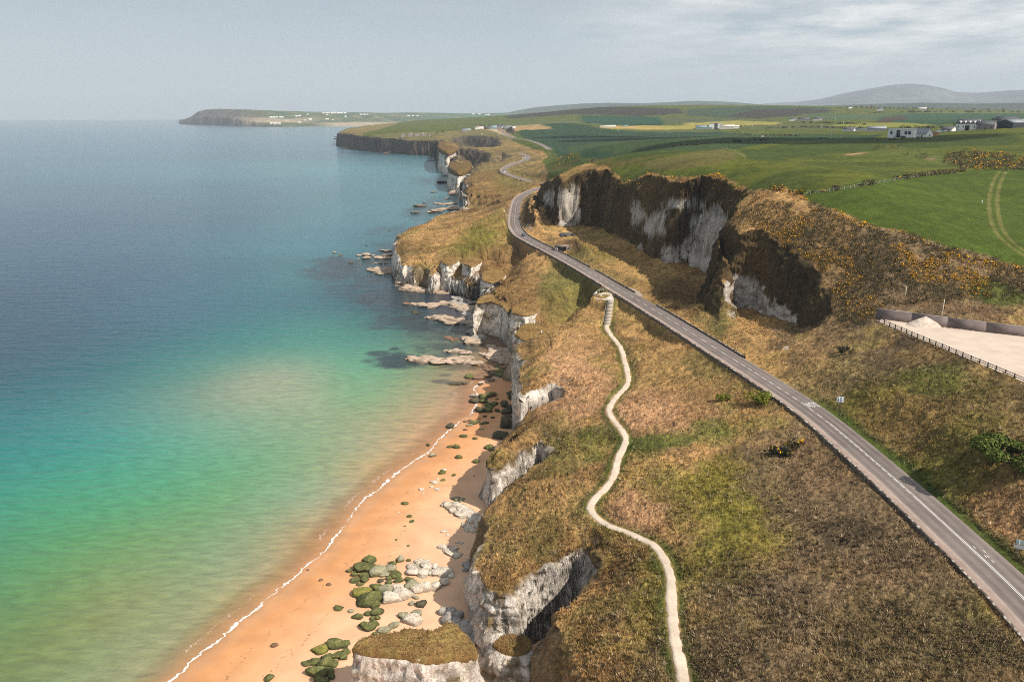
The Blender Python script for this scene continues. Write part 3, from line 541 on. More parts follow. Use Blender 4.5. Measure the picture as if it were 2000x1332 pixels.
    svc = np.where((g['hol'] > -8)[:, None], np.array((.024,.020,.012)), np.array((.075,.053,.028))); c = c*(1-sv)+(svc*(1+.6*n3)[:, None])*sv
    bas = np.maximum(sstep(900, 1000, r)*(x < 140)*sstep(.92, .8, Nn[:, 2]), sstep(-12, 0, g['hfar'])*sstep(.97, .88, Nn[:, 2]))[:, None]*.9; c = c*(1-bas)+BASALT*.9*bas
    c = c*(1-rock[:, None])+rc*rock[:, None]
    # yard gravel
    gr = np.array((.50,.41,.335))*(1+.18*n1+.2*s4)[:, None]; c = c*(1-yard[:, None])+gr*yard[:, None]
    c = np.clip(c, .006, .9)
    V = np.stack([x2, y2, z2], -1)
    F = grid_faces(NU, NV)
    zz = z2[F].max(1); F = F[zz > -2.7]
    used = np.unique(F); rem = np.full(len(V), -1); rem[used] = np.arange(len(used))
    me = np_mesh('terrain', V[used], rem[F], M['terrain'], c[used])
    tag(link('terrain', me), kind='structure')
    return dict(x=x2, y=y2, z=z2, c=c, wild=wild*(1-rock), steep=steep, r=r, n=Nn, field=field, field_sd=fsd, keep=keep, hol=g['hol'], road=g['road'], path=g['path'])
def proj(x, y, z):
    d = y*cP + (CAMZ-z)*sP; v = -y*sP + (z-CAMZ)*cP + 0
    v = (z-CAMZ)*cP + y*sP
    return CX + FPX*x/d, CY - FPX*v/d
_hb = {}
def blob_w3(x, y, z, b):                 # rock outcrop: a ball in the wall around the point first met along that sight line
    if not _hb:
        L = [(1075,388),(1110,410),(1245,418),(1290,440),(1385,470),(1320,498),(1480,590),(1530,620),(1255,490),(1450,560),(1345,400),(1030,455),(877,520),(921,525),(957,560)]
        for p, q in zip(L, hits(L)): _hb[p] = q
    q = _hb[b[:2]]; d = np.linalg.norm(q-np.array([0, 0, CAMZ])); ux, uy = q[0]/np.hypot(q[0], q[1]), q[1]/np.hypot(q[0], q[1])
    dx = x-q[0]; dy = y-q[1]; lx = (dx*uy-dy*ux)/(b[2]*d/FPX); lz = (z-q[2] + .10*(dx*ux+dy*uy))/(b[3]*d/FPX)
    ld = (dx*ux+dy*uy)/(55.0)
    return (np.abs(lx)**2.6+np.abs(lz)**2.6)**.8+ld*ld
TER = build_terrain()

# ------------------------------------------------------------------ beach
def build_beach():
    gx, gy = np.meshgrid(np.arange(-105, 60, .6), np.arange(70, 330, .6), indexing='ij'); x = gx.ravel(); y = gy.ravel()
    z, s = beach_z(x, y); s = s + 0
    land = poly_sd(x, y, LAND)
    n = fbm(x/9, y/9, oct=4, seed=111); z = z + .10*n*sstep(4, 12, s) + .05*fbm(x/2, y/2, oct=3, seed=112)*sstep(6, 14, s)
    F = grid_faces(*gx.shape); ok = (s > -30) & (land < 9); F = F[ok[F].all(1)]
    used = np.unique(F); rem = np.full(len(x), -1); rem[used] = np.arange(len(used))
    m, nt, N, L, b = mat_new('sand'); g = N('ShaderNodeNewGeometry'); at = N('ShaderNodeAttribute'); at.attribute_name = 'shore'
    wv = N('ShaderNodeMapping'); wv.inputs['Rotation'].default_value = (0, 0, R(-58)); wv.inputs['Scale'].default_value = (.035, .3, .2); L(g.outputs['Position'], wv.inputs[0])
    ns = N('ShaderNodeTexNoise'); ns.inputs['Scale'].default_value = 1; ns.inputs['Detail'].default_value = 6; L(wv.outputs[0], ns.inputs['Vector'])
    nb = N('ShaderNodeTexNoise'); nb.inputs['Scale'].default_value = .16; nb.inputs['Detail'].default_value = 5; L(g.outputs['Position'], nb.inputs['Vector'])
    a1 = N('ShaderNodeMath'); a1.operation = 'MULTIPLY_ADD'; a1.inputs[1].default_value = 7; a1.inputs[2].default_value = -3.5; L(ns.outputs[0], a1.inputs[0])
    a2 = N('ShaderNodeMath'); a2.operation = 'ADD'; L(at.outputs['Fac'], a2.inputs[0]); L(a1.outputs[0], a2.inputs[1])
    rp = N('ShaderNodeValToRGB'); mr = N('ShaderNodeMapRange'); mr.inputs[2].default_value = 30; L(a2.outputs[0], mr.inputs[0]); L(mr.outputs[0], rp.inputs[0])
    e = rp.color_ramp.elements; e[0].position = 0; e[0].color = (.55, .285, .135, 1); e[1].position = 1; e[1].color = (.76, .47, .295, 1)
    for p, c in ((.12, (.60, .28, .115, 1)), (.35, (.67, .345, .165, 1)), (.6, (.73, .415, .235, 1))): q = rp.color_ramp.elements.new(p); q.color = c
    r = N('ShaderNodeMapRange'); r.inputs[1].default_value = .3; r.inputs[2].default_value = .7; r.inputs[3].default_value = .86; r.inputs[4].default_value = 1.1; L(nb.outputs[0], r.inputs[0])
    # strandlines: thin broken lines of weed left by the tide
    sp = N('ShaderNodeTexNoise'); sp.inputs['Scale'].default_value = 1.6; sp.inputs['Detail'].default_value = 5; L(g.outputs['Position'], sp.inputs['Vector'])
    sm = N('ShaderNodeMapRange'); sm.inputs[1].default_value = .54; sm.inputs[2].default_value = .62; L(sp.outputs[0], sm.inputs[0]); cur = rp.outputs[0]
    wa = N('ShaderNodeMath'); wa.operation = 'MULTIPLY_ADD'; wa.inputs[1].default_value = 9; L(nb.outputs[0], wa.inputs[0]); L(at.outputs['Fac'], wa.inputs[2])
    for c0 in (11.5, 19.0):
        sb_ = N('ShaderNodeMath'); sb_.operation = 'SUBTRACT'; sb_.inputs[1].default_value = c0; L(wa.outputs[0], sb_.inputs[0]); ab = N('ShaderNodeMath'); ab.operation = 'ABSOLUTE'; L(sb_.outputs[0], ab.inputs[0])
        q_ = N('ShaderNodeMapRange'); q_.inputs[1].default_value = .5; q_.inputs[2].default_value = .1; q_.inputs[4].default_value = .55; L(ab.outputs[0], q_.inputs[0]); m_ = N('ShaderNodeMath'); m_.operation = 'MULTIPLY'; L(q_.outputs[0], m_.inputs[0]); L(sm.outputs[0], m_.inputs[1])
        x_ = N('ShaderNodeMixRGB'); x_.inputs[2].default_value = (.22, .115, .05, 1); L(m_.outputs[0], x_.inputs[0]); L(cur, x_.inputs[1]); cur = x_.outputs[0]
    mx = N('ShaderNodeMixRGB'); mx.blend_type = 'MULTIPLY'; mx.inputs[0].default_value = 1; L(cur, mx.inputs[1]); L(r.outputs[0], mx.inputs[2]); L(mx.outputs[0], b.inputs['Base Color'])
    rr = N('ShaderNodeMapRange'); rr.inputs[1].default_value = 0; rr.inputs[2].default_value = 9; rr.inputs[3].default_value = .42; rr.inputs[4].default_value = .92; L(a2.outputs[0], rr.inputs[0]); L(rr.outputs[0], b.inputs['Roughness'])
    b.inputs['Specular IOR Level'].default_value = .25
    bp = N('ShaderNodeBump'); bp.inputs['Distance'].default_value = .06; nn = N('ShaderNodeTexNoise'); nn.inputs['Scale'].default_value = 2.4; nn.inputs['Detail'].default_value = 6; L(g.outputs['Position'], nn.inputs['Vector']); L(nn.outputs[0], bp.inputs['Height']); L(bp.outputs[0], b.inputs['Normal'])
    M['sand'] = m
    tag(link('beach', np_mesh('beach', np.stack([x, y, z], -1)[used], rem[F], m, attrs={'shore': s[used]})), kind='structure')
build_beach()

# ------------------------------------------------------------------ sea
def srgb(c): c = np.array(c, float)/255; return np.where(c <= .04045, c/12.92, ((c+.055)/1.055)**2.4)
SEAC = [  # pixel, colour the water body shows there (sun-lit, without the sky's gloss)
 (0,240,(104,134,158)),(300,245,(104,138,160)),(650,250,(102,142,162)),(0,300,(92,124,150)),(300,300,(92,126,150)),(600,290,(92,130,152)),(0,400,(76,108,136)),(300,400,(80,112,138)),(550,360,(84,128,148)),(700,330,(92,150,164)),(800,350,(92,148,164)),(620,300,(90,126,146)),(780,315,(88,138,154)),
 (500,420,(78,116,138)),(650,430,(80,132,150)),(760,410,(84,140,152)),(600,480,(70,130,146)),(690,470,(66,120,138)),(300,500,(64,100,128)),(0,520,(56,92,122)),(450,540,(60,108,132)),(600,545,(60,128,136)),(560,600,(58,112,128)),(700,545,(52,92,110)),(750,600,(48,88,102)),
 (100,620,(52,88,114)),(300,640,(56,102,124)),(480,660,(60,130,130)),(620,640,(74,138,128)),(740,660,(74,128,118)),(0,720,(42,92,108)),(200,740,(46,112,118)),(380,730,(80,142,126)),(540,750,(140,152,118)),(600,720,(120,156,124)),(640,800,(128,160,114)),(700,720,(92,166,128)),(720,770,(120,166,122)),(800,760,(150,156,112)),
 (0,850,(44,120,104)),(200,860,(58,138,112)),(400,850,(106,156,112)),(540,840,(132,158,108)),(600,880,(134,160,100)),(700,870,(166,164,112)),(790,850,(190,160,116)),(860,800,(190,156,116)),(900,765,(186,148,116)),(890,725,(160,140,100)),
 (100,960,(66,144,96)),(300,960,(84,152,96)),(450,960,(112,156,90)),(560,970,(138,160,108)),(660,960,(164,160,112)),(720,930,(190,158,106)),(100,1060,(88,146,80)),(300,1060,(120,150,80)),(420,1080,(138,156,98)),(520,1100,(164,156,104)),(600,1070,(196,152,100)),
 (80,1170,(110,140,70)),(250,1180,(144,142,76)),(380,1200,(150,152,96)),(460,1190,(180,154,104)),(60,1290,(126,134,66)),(200,1300,(140,148,88)),(300,1310,(166,152,98)),(-200,1100,(70,130,90)),(-300,700,(36,80,104)),(-300,300,(84,116,144)),(2000,240,(104,134,158)),
]
REEF = [(700,530,85,28,.75),(650,520,40,14,.6),(760,510,40,18,.5),(780,590,70,24,.8),(820,630,80,16,.85),(700,570,60,16,.45),(760,575,50,14,.6),(850,655,60,12,.6),(800,705,62,12,.9),(880,680,70,14,.8),(790,450,70,10,.45),(830,415,40,12,.6),(780,480,50,12,.5),(845,352,40,10,.5),(860,395,40,10,.5),(740,690,20,4,.8),(780,690,12,4,.7),(770,682,8,3,.8),(715,705,10,3,.5),(830,297,50,5,.4),(730,300,70,6,.45),(900,715,40,8,.5),(860,745,14,4,.6),(895,748,22,4,.7),(870,732,12,3,.5),(880,770,6,2,.4)]
def build_sea():
    um = np.concatenate([np.linspace(-1.1, -.42, 90, endpoint=False), np.linspace(-.42, .12, 620), np.linspace(.14, 1.05, 40)])
    dep = np.linspace(math.atan(CAMZ/65.), math.atan(CAMZ/7600.), 760); rm = CAMZ/np.tan(dep); rm = np.concatenate([[30], rm, np.geomspace(7800, 22500, 30)])
    X = np.sin(um)[:, None]*rm; Y = np.cos(um)[:, None]*rm; x = X.ravel(); y = Y.ravel(); r = np.hypot(x, y)
    SE2 = [(a, b, (c[0]-5, c[1]+2, c[2]+18) if b > 800 and c[0] < 170 else ((c[0]-9, c[1]+1, c[2]-2) if 280 < b < 680 else c)) for a, b, c in SEAC]
    q = un(np.array([s[0] for s in SEAC]), np.array([max(s[1], 236.) for s in SEAC]), 0.0); colr = np.array([srgb(s[2]) for s in SE2])
    G = Grid(TPS(uv(q[:, 0], q[:, 1]), colr, 3e-3), -1.15, 1.1, -1.1, 5.9, 200, 260); c = np.clip(G(x, y), .008, .8)
    lum = (c*[.3, .5, .2]).sum(1, keepdims=True); c = np.clip((lum+(c-lum)*.92)*.80 - .008, .006, .8); c = c*(1-.16*sstep(260, 460, r))[:, None]
    for bx, by, ra, rb, st in ((530,755,110,48,.62),(600,790,60,36,.35)):
        e = blob_w(x, y, un(bx, by, 0.0), ra, rb); kk = (np.exp(-e*1.3)*st)[:, None]; c = c*(1-kk)+np.array((.29,.315,.215))*kk
    s = poly_sd(x, y, SHORE, maxd=80); s = np.where(s < -1e8, -80, s)
    n = fbm(x/14, y/14, oct=5, seed=121, gain=.6); n5 = fbm(x/4, y/4, oct=3, seed=123)
    nf = fbm(x/160, y/60, oct=4, seed=125); c = c*(1+.10*nf)[:, None]
    QR = un(np.array([b[0] for b in REEF], float), np.array([b[1] for b in REEF], float), 0.0)
    for b, qq in zip(REEF, QR):
        e = blob_w(x, y, qq, b[2], b[3]); m = e < 8; k = ((1-sstep(.1, 1.9, e[m]+n[m]*1.6+n5[m]*.7))*min(1, b[4]*1.05))[:, None]
        c[m] = c[m]*(1-k)+np.array((.018,.034,.042))*k
    F = grid_faces(len(um), len(rm))
    m, nt, N, L, b = mat_new('sea_water'); g = N('ShaderNodeNewGeometry'); at = N('ShaderNodeAttribute'); at.attribute_name = 'Col'; sh = N('ShaderNodeAttribute'); sh.attribute_name = 'shore'
    def noise(scale, det, sx, sy, rot, dist=0):
        mp = N('ShaderNodeMapping'); mp.inputs['Rotation'].default_value = (0, 0, R(rot)); mp.inputs['Scale'].default_value = (sx, sy, 1); L(g.outputs['Position'], mp.inputs[0])
        t = N('ShaderNodeTexNoise'); t.inputs['Scale'].default_value = scale; t.inputs['Detail'].default_value = det; t.inputs['Roughness'].default_value = .55; t.inputs['Distortion'].default_value = dist; L(mp.outputs[0], t.inputs['Vector']); return t
    w1 = noise(.55, 4, .35, 1.0, 32, .3); w2 = noise(.16, 3, .3, 1, 22); w3 = noise(1.7, 3, .6, 1, 45)
    s1 = N('ShaderNodeMath'); s1.operation = 'MULTIPLY_ADD'; s1.inputs[1].default_value = 2.2; L(w2.outputs[0], s1.inputs[0]); L(w1.outputs[0], s1.inputs[2])
    s2 = N('ShaderNodeMath'); s2.operation = 'MULTIPLY_ADD'; s2.inputs[1].default_value = .35; L(w3.outputs[0], s2.inputs[0]); L(s1.outputs[0], s2.inputs[2])
    bp = N('ShaderNodeBump'); bp.inputs['Strength'].default_value = .8; bp.inputs['Distance'].default_value = .55; L(s2.outputs[0], bp.inputs['Height']); L(bp.outputs[0], b.inputs['Normal'])
    r1 = N('ShaderNodeMapRange'); r1.inputs[1].default_value = .35; r1.inputs[2].default_value = .65; r1.inputs[3].default_value = .86; r1.inputs[4].default_value = 1.14; L(w1.outputs[0], r1.inputs[0])
    mx = N('ShaderNodeMixRGB'); mx.blend_type = 'MULTIPLY'; mx.inputs[0].default_value = 1; L(at.outputs['Color'], mx.inputs[1]); L(r1.outputs[0], mx.inputs[2])
    # foam: broken white lines a little way off the waterline
    f1 = noise(.09, 4, 1, 1, 0); f2 = noise(.8, 6, .5, 1, 32); f3 = noise(3.2, 4, 1, 1, 0)
    sa = N('ShaderNodeMath'); sa.operation = 'MULTIPLY_ADD'; sa.inputs[1].default_value = 5.0; L(f1.outputs[0], sa.inputs[0]); L(sh.outputs['Fac'], sa.inputs[2])
    sc_ = 0; sb = N('ShaderNodeMath'); sb.operation = 'MULTIPLY_ADD'; sb.inputs[1].default_value = 2.2; L(f2.outputs[0], sb.inputs[0]); L(sa.outputs[0], sb.inputs[2])
    def band(c0, wd, vary=None):
        a = N('ShaderNodeMath'); a.operation = 'SUBTRACT'; a.inputs[1].default_value = c0; L(sb.outputs[0], a.inputs[0])
        a2 = N('ShaderNodeMath'); a2.operation = 'ABSOLUTE'; L(a.outputs[0], a2.inputs[0])
        q = N('ShaderNodeMapRange'); q.inputs[1].default_value = wd; q.inputs[2].default_value = wd*.4; L(a2.outputs[0], q.inputs[0])
        if vary is not None:
            w_ = N('ShaderNodeMapRange'); w_.inputs[1].default_value = .36; w_.inputs[2].default_value = .62; w_.inputs[3].default_value = .05; w_.inputs[4].default_value = wd; L(vary, w_.inputs[0]); L(w_.outputs[0], q.inputs[1])
            h_ = N('ShaderNodeMath'); h_.operation = 'MULTIPLY'; h_.inputs[1].default_value = .35; L(w_.outputs[0], h_.inputs[0]); L(h_.outputs[0], q.inputs[2])
        return q
    f4 = noise(.22, 5, 1, 1, 0, 1.0); b1 = band(1.75, .6, f4.outputs[0]); b2 = band(-1.2, .7, f4.outputs[0])
    ft = N('ShaderNodeMapRange'); ft.inputs[1].default_value = .52; ft.inputs[2].default_value = .60; L(f3.outputs[0], ft.inputs[0])
    fg = N('ShaderNodeMapRange'); fg.inputs[1].default_value = .50; fg.inputs[2].default_value = .58; L(f1.outputs[0], fg.inputs[0])
    p2 = N('ShaderNodeMath'); p2.operation = 'MULTIPLY'; L(b2.outputs[0], p2.inputs[0]); L(ft.outputs[0], p2.inputs[1])
    p3 = N('ShaderNodeMath'); p3.operation = 'MULTIPLY'; L(p2.outputs[0], p3.inputs[0]); L(fg.outputs[0], p3.inputs[1])
    fh = N('ShaderNodeMapRange'); fh.inputs[1].default_value = .30; fh.inputs[2].default_value = .42; L(f1.outputs[0], fh.inputs[0]); p4 = N('ShaderNodeMath'); p4.operation = 'MULTIPLY'; L(b1.outputs[0], p4.inputs[0]); L(fh.outputs[0], p4.inputs[1])
    fo = N('ShaderNodeMath'); fo.operation = 'MAXIMUM'; L(p4.outputs[0], fo.inputs[0]); L(p3.outputs[0], fo.inputs[1])
    fm = N('ShaderNodeMixRGB'); fm.inputs[2].default_value = (.85, .80, .75, 1); L(fo.outputs[0], fm.inputs[0]); L(mx.outputs[0], fm.inputs[1]); L(fm.outputs[0], b.inputs['Base Color'])
    b.inputs['IOR'].default_value = 1.33; b.inputs['Specular IOR Level'].default_value = .33
    rg = N('ShaderNodeMapRange'); rg.inputs[3].default_value = .16; rg.inputs[4].default_value = .8; L(fo.outputs[0], rg.inputs[0]); L(rg.outputs[0], b.inputs['Roughness'])
    # very shallow water lets the wet sand show
    tr = N('ShaderNodeBsdfTransparent'); ms = N('ShaderNodeMixShader')
    al = N('ShaderNodeMapRange'); al.inputs[1].default_value = -6.5; al.inputs[2].default_value = 3.4; al.inputs[3].default_value = 1; al.inputs[4].default_value = 0; L(sb.outputs[0], al.inputs[0])
    av = N('ShaderNodeMath'); av.operation = 'MAXIMUM'; L(al.outputs[0], av.inputs[0]); L(fo.outputs[0], av.inputs[1])
    L(av.outputs[0], ms.inputs[0]); L(tr.outputs[0], ms.inputs[1]); L(b.outputs[0], ms.inputs[2])
    for o in nt.nodes:
        if o.type == 'OUTPUT_MATERIAL': L(ms.outputs[0], o.inputs[0])
    M['sea'] = m
    tag(link('sea', np_mesh('sea', np.stack([x, y, x*0], -1), F, m, c, {'shore': s})), kind='structure')
build_sea()

# ------------------------------------------------------------------ roads and path
def frame_of(P):
    t = np.gradient(P[:, :2], axis=0); t /= np.linalg.norm(t, axis=1, keepdims=True); return t, np.stack([t[:, 1], -t[:, 0]], -1)
def ribbon(P, offs, zo, cols):
    """strip along P; offs lateral offsets (right positive), zo heights at those offsets"""
    t, n = frame_of(P); V = P[:, None, :].repeat(len(offs), 1).copy()
    V[:, :, :2] += n[:, None, :]*np.asarray(offs)[None, :, None]; V[:, :, 2] += np.asarray(zo)[None]
    return V.reshape(-1, 3), grid_faces(len(P), len(offs))[:, ::-1]
def arc(P): return np.concatenate([[0], np.cumsum(np.hypot(*np.diff(P[:, :2], axis=0).T))])
M['asphalt'] = col_mat('asphalt', ((.12, .10), (.9, .08), (14, .10)), (30, .01), .85, .25)
M['paint'] = plain('road_paint', (.78, .76, .72), .6, .12, 3)
M['pathgravel'] = col_mat('path_gravel', ((.3, .12), (4, .16), (22, .14)), (20, .03), .95, .1)
def build_road(P, name, foot=True, lanes=3.45):
    D = catmull(P[::1], 1.2) if name == 'road' else P
    offs = np.concatenate([[-lanes-1.75, -lanes-1.75], np.linspace(-lanes-1.7, -lanes-.12, 4), [-lanes-.06], np.linspace(-lanes, lanes, 19), [lanes+.25, lanes+.3]])
    zo = np.concatenate([[-1.0, .10], np.full(4, .11), [.09], np.zeros(19), [-.02, -1.0]])
    V, F = ribbon(D, offs, zo, None); A = arc(D)
    o = np.tile(offs, len(D)); s = np.repeat(A, len(offs))
    trk = sum(np.exp(-((np.abs(o)-c0)/.42)**2) for c0 in (.85, 2.5)); n = fbm(o*1.3, s/25, oct=3, seed=131)
    c = np.array((.225,.183,.165))*(1-.45*np.clip(trk*(.75+.6*n), 0, 1))[:, None]
    n2 = fbm(s/18, o*0+2, oct=2, seed=133); c *= (1+.12*n2)[:, None]
    ft = o < -lanes-.03; c[ft] = np.array((.33,.245,.205))*(1+.2*fbm(s[ft]/2, o[ft]*2, oct=3, seed=135))[:, None]
    pt = sstep(.25, .32, fbm(s/7, o/2.2, oct=2, seed=137))[:, None]*(~ft)[:, None]*.25; c = c*(1-pt)+np.array((.10,.085,.08))*pt
    kb = (o < -lanes-.03) & (o > -lanes-.2); c[kb] = (.36,.29,.25)
    if not foot: pass
    ob = tag(link(name, np_mesh(name, V, F, M['asphalt'], c, smooth=False)), kind='structure')
    return ob, D, A
road, RD, RA = build_road(RC, 'road')
road2, RD2, RA2 = build_road(RC2, 'road', lanes=3.6)
def strip_pts(D, A, s0, s1, lat, w, dz=.03):
    ss = np.linspace(s0, s1, max(2, int((s1-s0)/1.5)+1)); P = np.stack([np.interp(ss, A, D[:, k]) for k in range(3)], -1); t, n = frame_of(P)
    a = P.copy(); b = P.copy(); a[:, :2] += n*(lat-w/2); b[:, :2] += n*(lat+w/2); V = np.stack([a, b], 1).reshape(-1, 3); V[:, 2] += dz
    return V, grid_faces(len(ss), 2)[:, ::-1]
def s_at(px, py):                        # arc length of the road point nearest to that pixel
    X, Y = proj(RD[:, 0], RD[:, 1], RD[:, 2]); return RA[np.argmin((X-px)**2+(Y-py)**2)]
class Acc:
    def __init__(s): s.V = []; s.F = []; s.n = 0
    def add(s, V, F): s.V.append(V); s.F.append(F+s.n); s.n += len(V)
    def mesh(s, name, mat, **k): return np_mesh(name, np.vstack(s.V), np.vstack(s.F), mat, **k)
def markings():
    a = Acc(); s508 = s_at(1508, 749); s602 = s_at(1585, 798); s650 = s_at(1615, 823); s731 = s_at(1731, 921); sN = 2.0
    for lt in (-.13, .13): a.add(*strip_pts(RD, RA, sN, s_at(1790, 972), lt, .11))
    a.add(*strip_pts(RD, RA, s_at(1790, 972), s650, .13, .11))
    s = s_at(1790, 972)
    while s < s650: a.add(*strip_pts(RD, RA, s, s+1.6, -.13, .11)); s += 2.6
    s = s650+3; i = 0
    while s < RA[-1]-130:
        L_ = 4.0 if s > s508+22 else 2.6; gap = 4.3 if s > s508+22 else 2.0
        a.add(*strip_pts(RD, RA, s, s+L_, 0, .16)); s += L_+gap
    for s0, lt in ((s_at(1898, 1070), .7), (s_at(1915, 1083), .9), (s_at(1921, 1083), 1.3), (s_at(1930, 1086), 1.2), (s_at(1904, 1072), 1.6)): a.add(*strip_pts(RD, RA, s0, s0+.7, lt, .13))
    s = RA[-1]-128
    while s < RA[-1]-6: a.add(*strip_pts(RD, RA, s, s+5, 0, .2)); s += 8
    link('road_marking', a.mesh('road_marking', M['paint'], smooth=False), road)
    # SLOW, painted for drivers coming towards the camera on the inland lane
    cu = bpy.data.curves.new('slow', 'FONT'); cu.body = 'SLOW'; cu.align_x = 'CENTER'; cu.align_y = 'CENTER'; cu.size = 1
    t = bpy.data.objects.new('slow', cu); COL.objects.link(t); bpy.context.view_layer.update()
    me = bpy.data.meshes.new_from_object(t.evaluated_get(bpy.context.evaluated_depsgraph_get())); bpy.data.objects.remove(t)
    s0 = s_at(1578, 788)+1; p = np.array([np.interp(s0, RA, RD[:, k]) for k in range(3)]); p1 = np.array([np.interp(s0+1, RA, RD[:, k]) for k in range(3)])
    d = (p1-p)/np.linalg.norm(p1-p); n = np.array([d[1], -d[0], 0])
    n /= np.linalg.norm(n)
    for v in me.vertices:
        q = p + n*1.75 + (-v.co.x)*1.12*n*1.0 + (-v.co.y)*5.2*d + np.array([0, 0, .03]); v.co = q
    me.materials.clear(); me.materials.append(M['paint']); link('road_lettering', me, road)
markings()
def build_path():
    D = catmull(PC[::2], .7); offs = np.array([-.95, -.75, -.4, 0, .4, .75, .95]); zo = [-.25, .0, .03, .04, .03, .0, -.25]
    stop = np.argmin(np.hypot(D[:, 0]-un(1186, 635, 15.8)[0], D[:, 1]-un(1186, 635, 15.8)[1])); D = D[:stop+1]
    V, F = ribbon(D, offs, zo, None); n = len(D); jit = fbm(V[:, 0]/1.5, V[:, 1]/1.5, oct=3, seed=141)
    V[:, :2] += (np.repeat(frame_of(D)[1], 7, 0)*(np.sign(np.tile(offs, n))*jit*.28*(np.abs(np.tile(offs, n)) > .5))[:, None])
    o = np.abs(np.tile(offs, n)); c = np.array((.60,.49,.385))*(1-.22*sstep(.5, .95, o) + .12*jit)[:, None]
    tag(link('path', np_mesh('path', V, F, M['pathgravel'], c)), kind='structure')
build_path()

# ------------------------------------------------------------------ land far beyond the bay
def far_land(name, px0, px1, r0, r1, fz, colf, nu=300, nv=60, label=None):
    pxs = np.linspace(px0, px1, nu); rr = np.geomspace(r0, r1, nv); u = np.arctan((pxs-CX)/FPX/cP*.9635/.9635)
    u = np.arctan2((pxs-CX)/FPX, cP + (CY-EYE)/FPX*sP)
    PX, RRR = np.meshgrid(pxs, rr, indexing='ij'); X = np.sin(u)[:, None]*rr; Y = np.cos(u)[:, None]*rr
    Z, C = fz(PX, RRR, X, Y); c = colf(PX, RRR, X, Y, Z)
    me = np_mesh(name, np.stack([X, Y, Z], -1).reshape(-1, 3)*K72, grid_faces(nu, nv), M['far'], c.reshape(-1, 3))
    return tag(link(name, me), kind='structure')
def zat(y, r): return 72.0 + (EYE-y)/FPX*r*1.03
def head_z(PX, RR, X, Y):
    shore = np.interp(PX, [350,362,430,470,520,560,690,850,1000,1150], [7700,7300,6500,6000,5700,5650,5800,6200,6900,7000])
    top = np.interp(PX, [350,362,376,388,400,430,480,540,620,700,800,900,960,1000,1060,1150], [28,40,70,108,120,126,122,112,104,100,98,97,100,105,108,105])
    d = RR-shore; n = fbm(X/420, Y/420, oct=5, seed=151); n2 = fbm(X/120, Y/120, oct=3, seed=152)
    cl = np.interp(PX, [350,400,450,520,600,700,1150], [.55,.5,.42,.22,.10,.04,.04]); lo = np.interp(PX, [350,450,520,600,1150], [300,420,900,1500,1700])
    z = -4 + (cl*top)*sstep(0, 45, d + n2*60) + (1-cl)*top*sstep(60, 1, (lo*1.0 - d)/lo*60*0+ (1-d/lo)*60 ) + n*7*sstep(50, 600, d)
    return np.where(d < -60, -4, z), None
def head_c(PX, RR, X, Y, Z):
    n = fbm(X/260, Y/260, oct=4, seed=155); n2 = fbm(X/90, Y/90, oct=3, seed=156)
    shore = np.interp(PX, [350,362,430,470,520,560,690,850,1000,1150], [7700,7300,6500,6000,5700,5650,5800,6200,6900,7000]); d = RR-shore
    c = np.zeros(PX.shape+(3,)) + np.array((.085,.105,.035)); k = sstep(0, .3, n)[..., None]; c = c*(1-k)+np.array((.05,.085,.035))*k
    k = sstep(.2, .4, n2)[..., None]*.7; c = c*(1-k)+np.array((.20,.17,.09))*k
    k = (sstep(560, 430, PX + n*60))[..., None]; c = c*(1-k)+(np.array((.115,.095,.075))*(1+.5*n2)[..., None])*k
    k = (sstep(60, 40, Z)*sstep(540, 420, PX)+ sstep(22, 8, Z)*sstep(640, 500, PX+n*50)).clip(0, 1)[..., None]*.8; c = c*(1-k)+np.array((.055,.048,.045))*k
    k = (sstep(600, 680, PX+n*30)*sstep(1060, 1000, PX)*sstep(28, 16, Z+n2*6)+sstep(440, 520, PX)*sstep(650, 560, PX)*sstep(22, 30, Z)*sstep(62, 46, Z+n*12)*.8).clip(0, 1)[..., None]; c = c*(1-k)+np.array((.40,.31,.21))*k
    k = (sstep(.0, .15, fbm(X/500, Y/160, oct=2, seed=157))*sstep(800, 900, PX)*sstep(30, 45, Z))[..., None]; c = c*(1-k)+np.array((.05,.12,.05))*k
    return c
far_land('far_headland', 348, 1150, 5500, 10500, head_z, head_c, 420, 150)
def ridge(name, px0, px1, pts, r0, rc, r1, col, seed, amp):
    def fz(PX, RR, X, Y):
        yt = np.interp(PX, [p[0] for p in pts], [p[1] for p in pts]); zt = zat(yt, rc)
        k = np.where(RR < rc, sstep(r0, rc, RR), sstep(r1, rc, RR)); n = fbm(X/1500, Y/1500, oct=5, seed=seed)
        return -4 + (zt+4)*k + n*amp*k*(1-.8*sstep(rc-900, rc, RR)), None
    def fc(PX, RR, X, Y, Z):
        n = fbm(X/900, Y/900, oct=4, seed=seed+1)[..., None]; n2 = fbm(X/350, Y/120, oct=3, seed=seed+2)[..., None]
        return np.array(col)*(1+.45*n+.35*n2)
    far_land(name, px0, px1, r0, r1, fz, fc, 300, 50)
ridge('far_hills', 940, 1560, [(940,226),(985,222),(1010,217),(1050,211),(1090,208),(1140,205),(1190,204),(1250,205),(1310,203),(1360,201),(1400,202),(1440,204),(1490,208),(1560,213)], 7200, 8600, 10500, (.065,.085,.06), 161, 14)
ridge('low_plain', 1380, 2400, [(1380,219),(1450,216),(1500,212),(1560,211),(1640,209),(1720,207),(1800,206),(1900,208),(2000,207),(2200,206),(2400,206)], 5000, 6500, 8500, (.055,.07,.045), 171, 10)
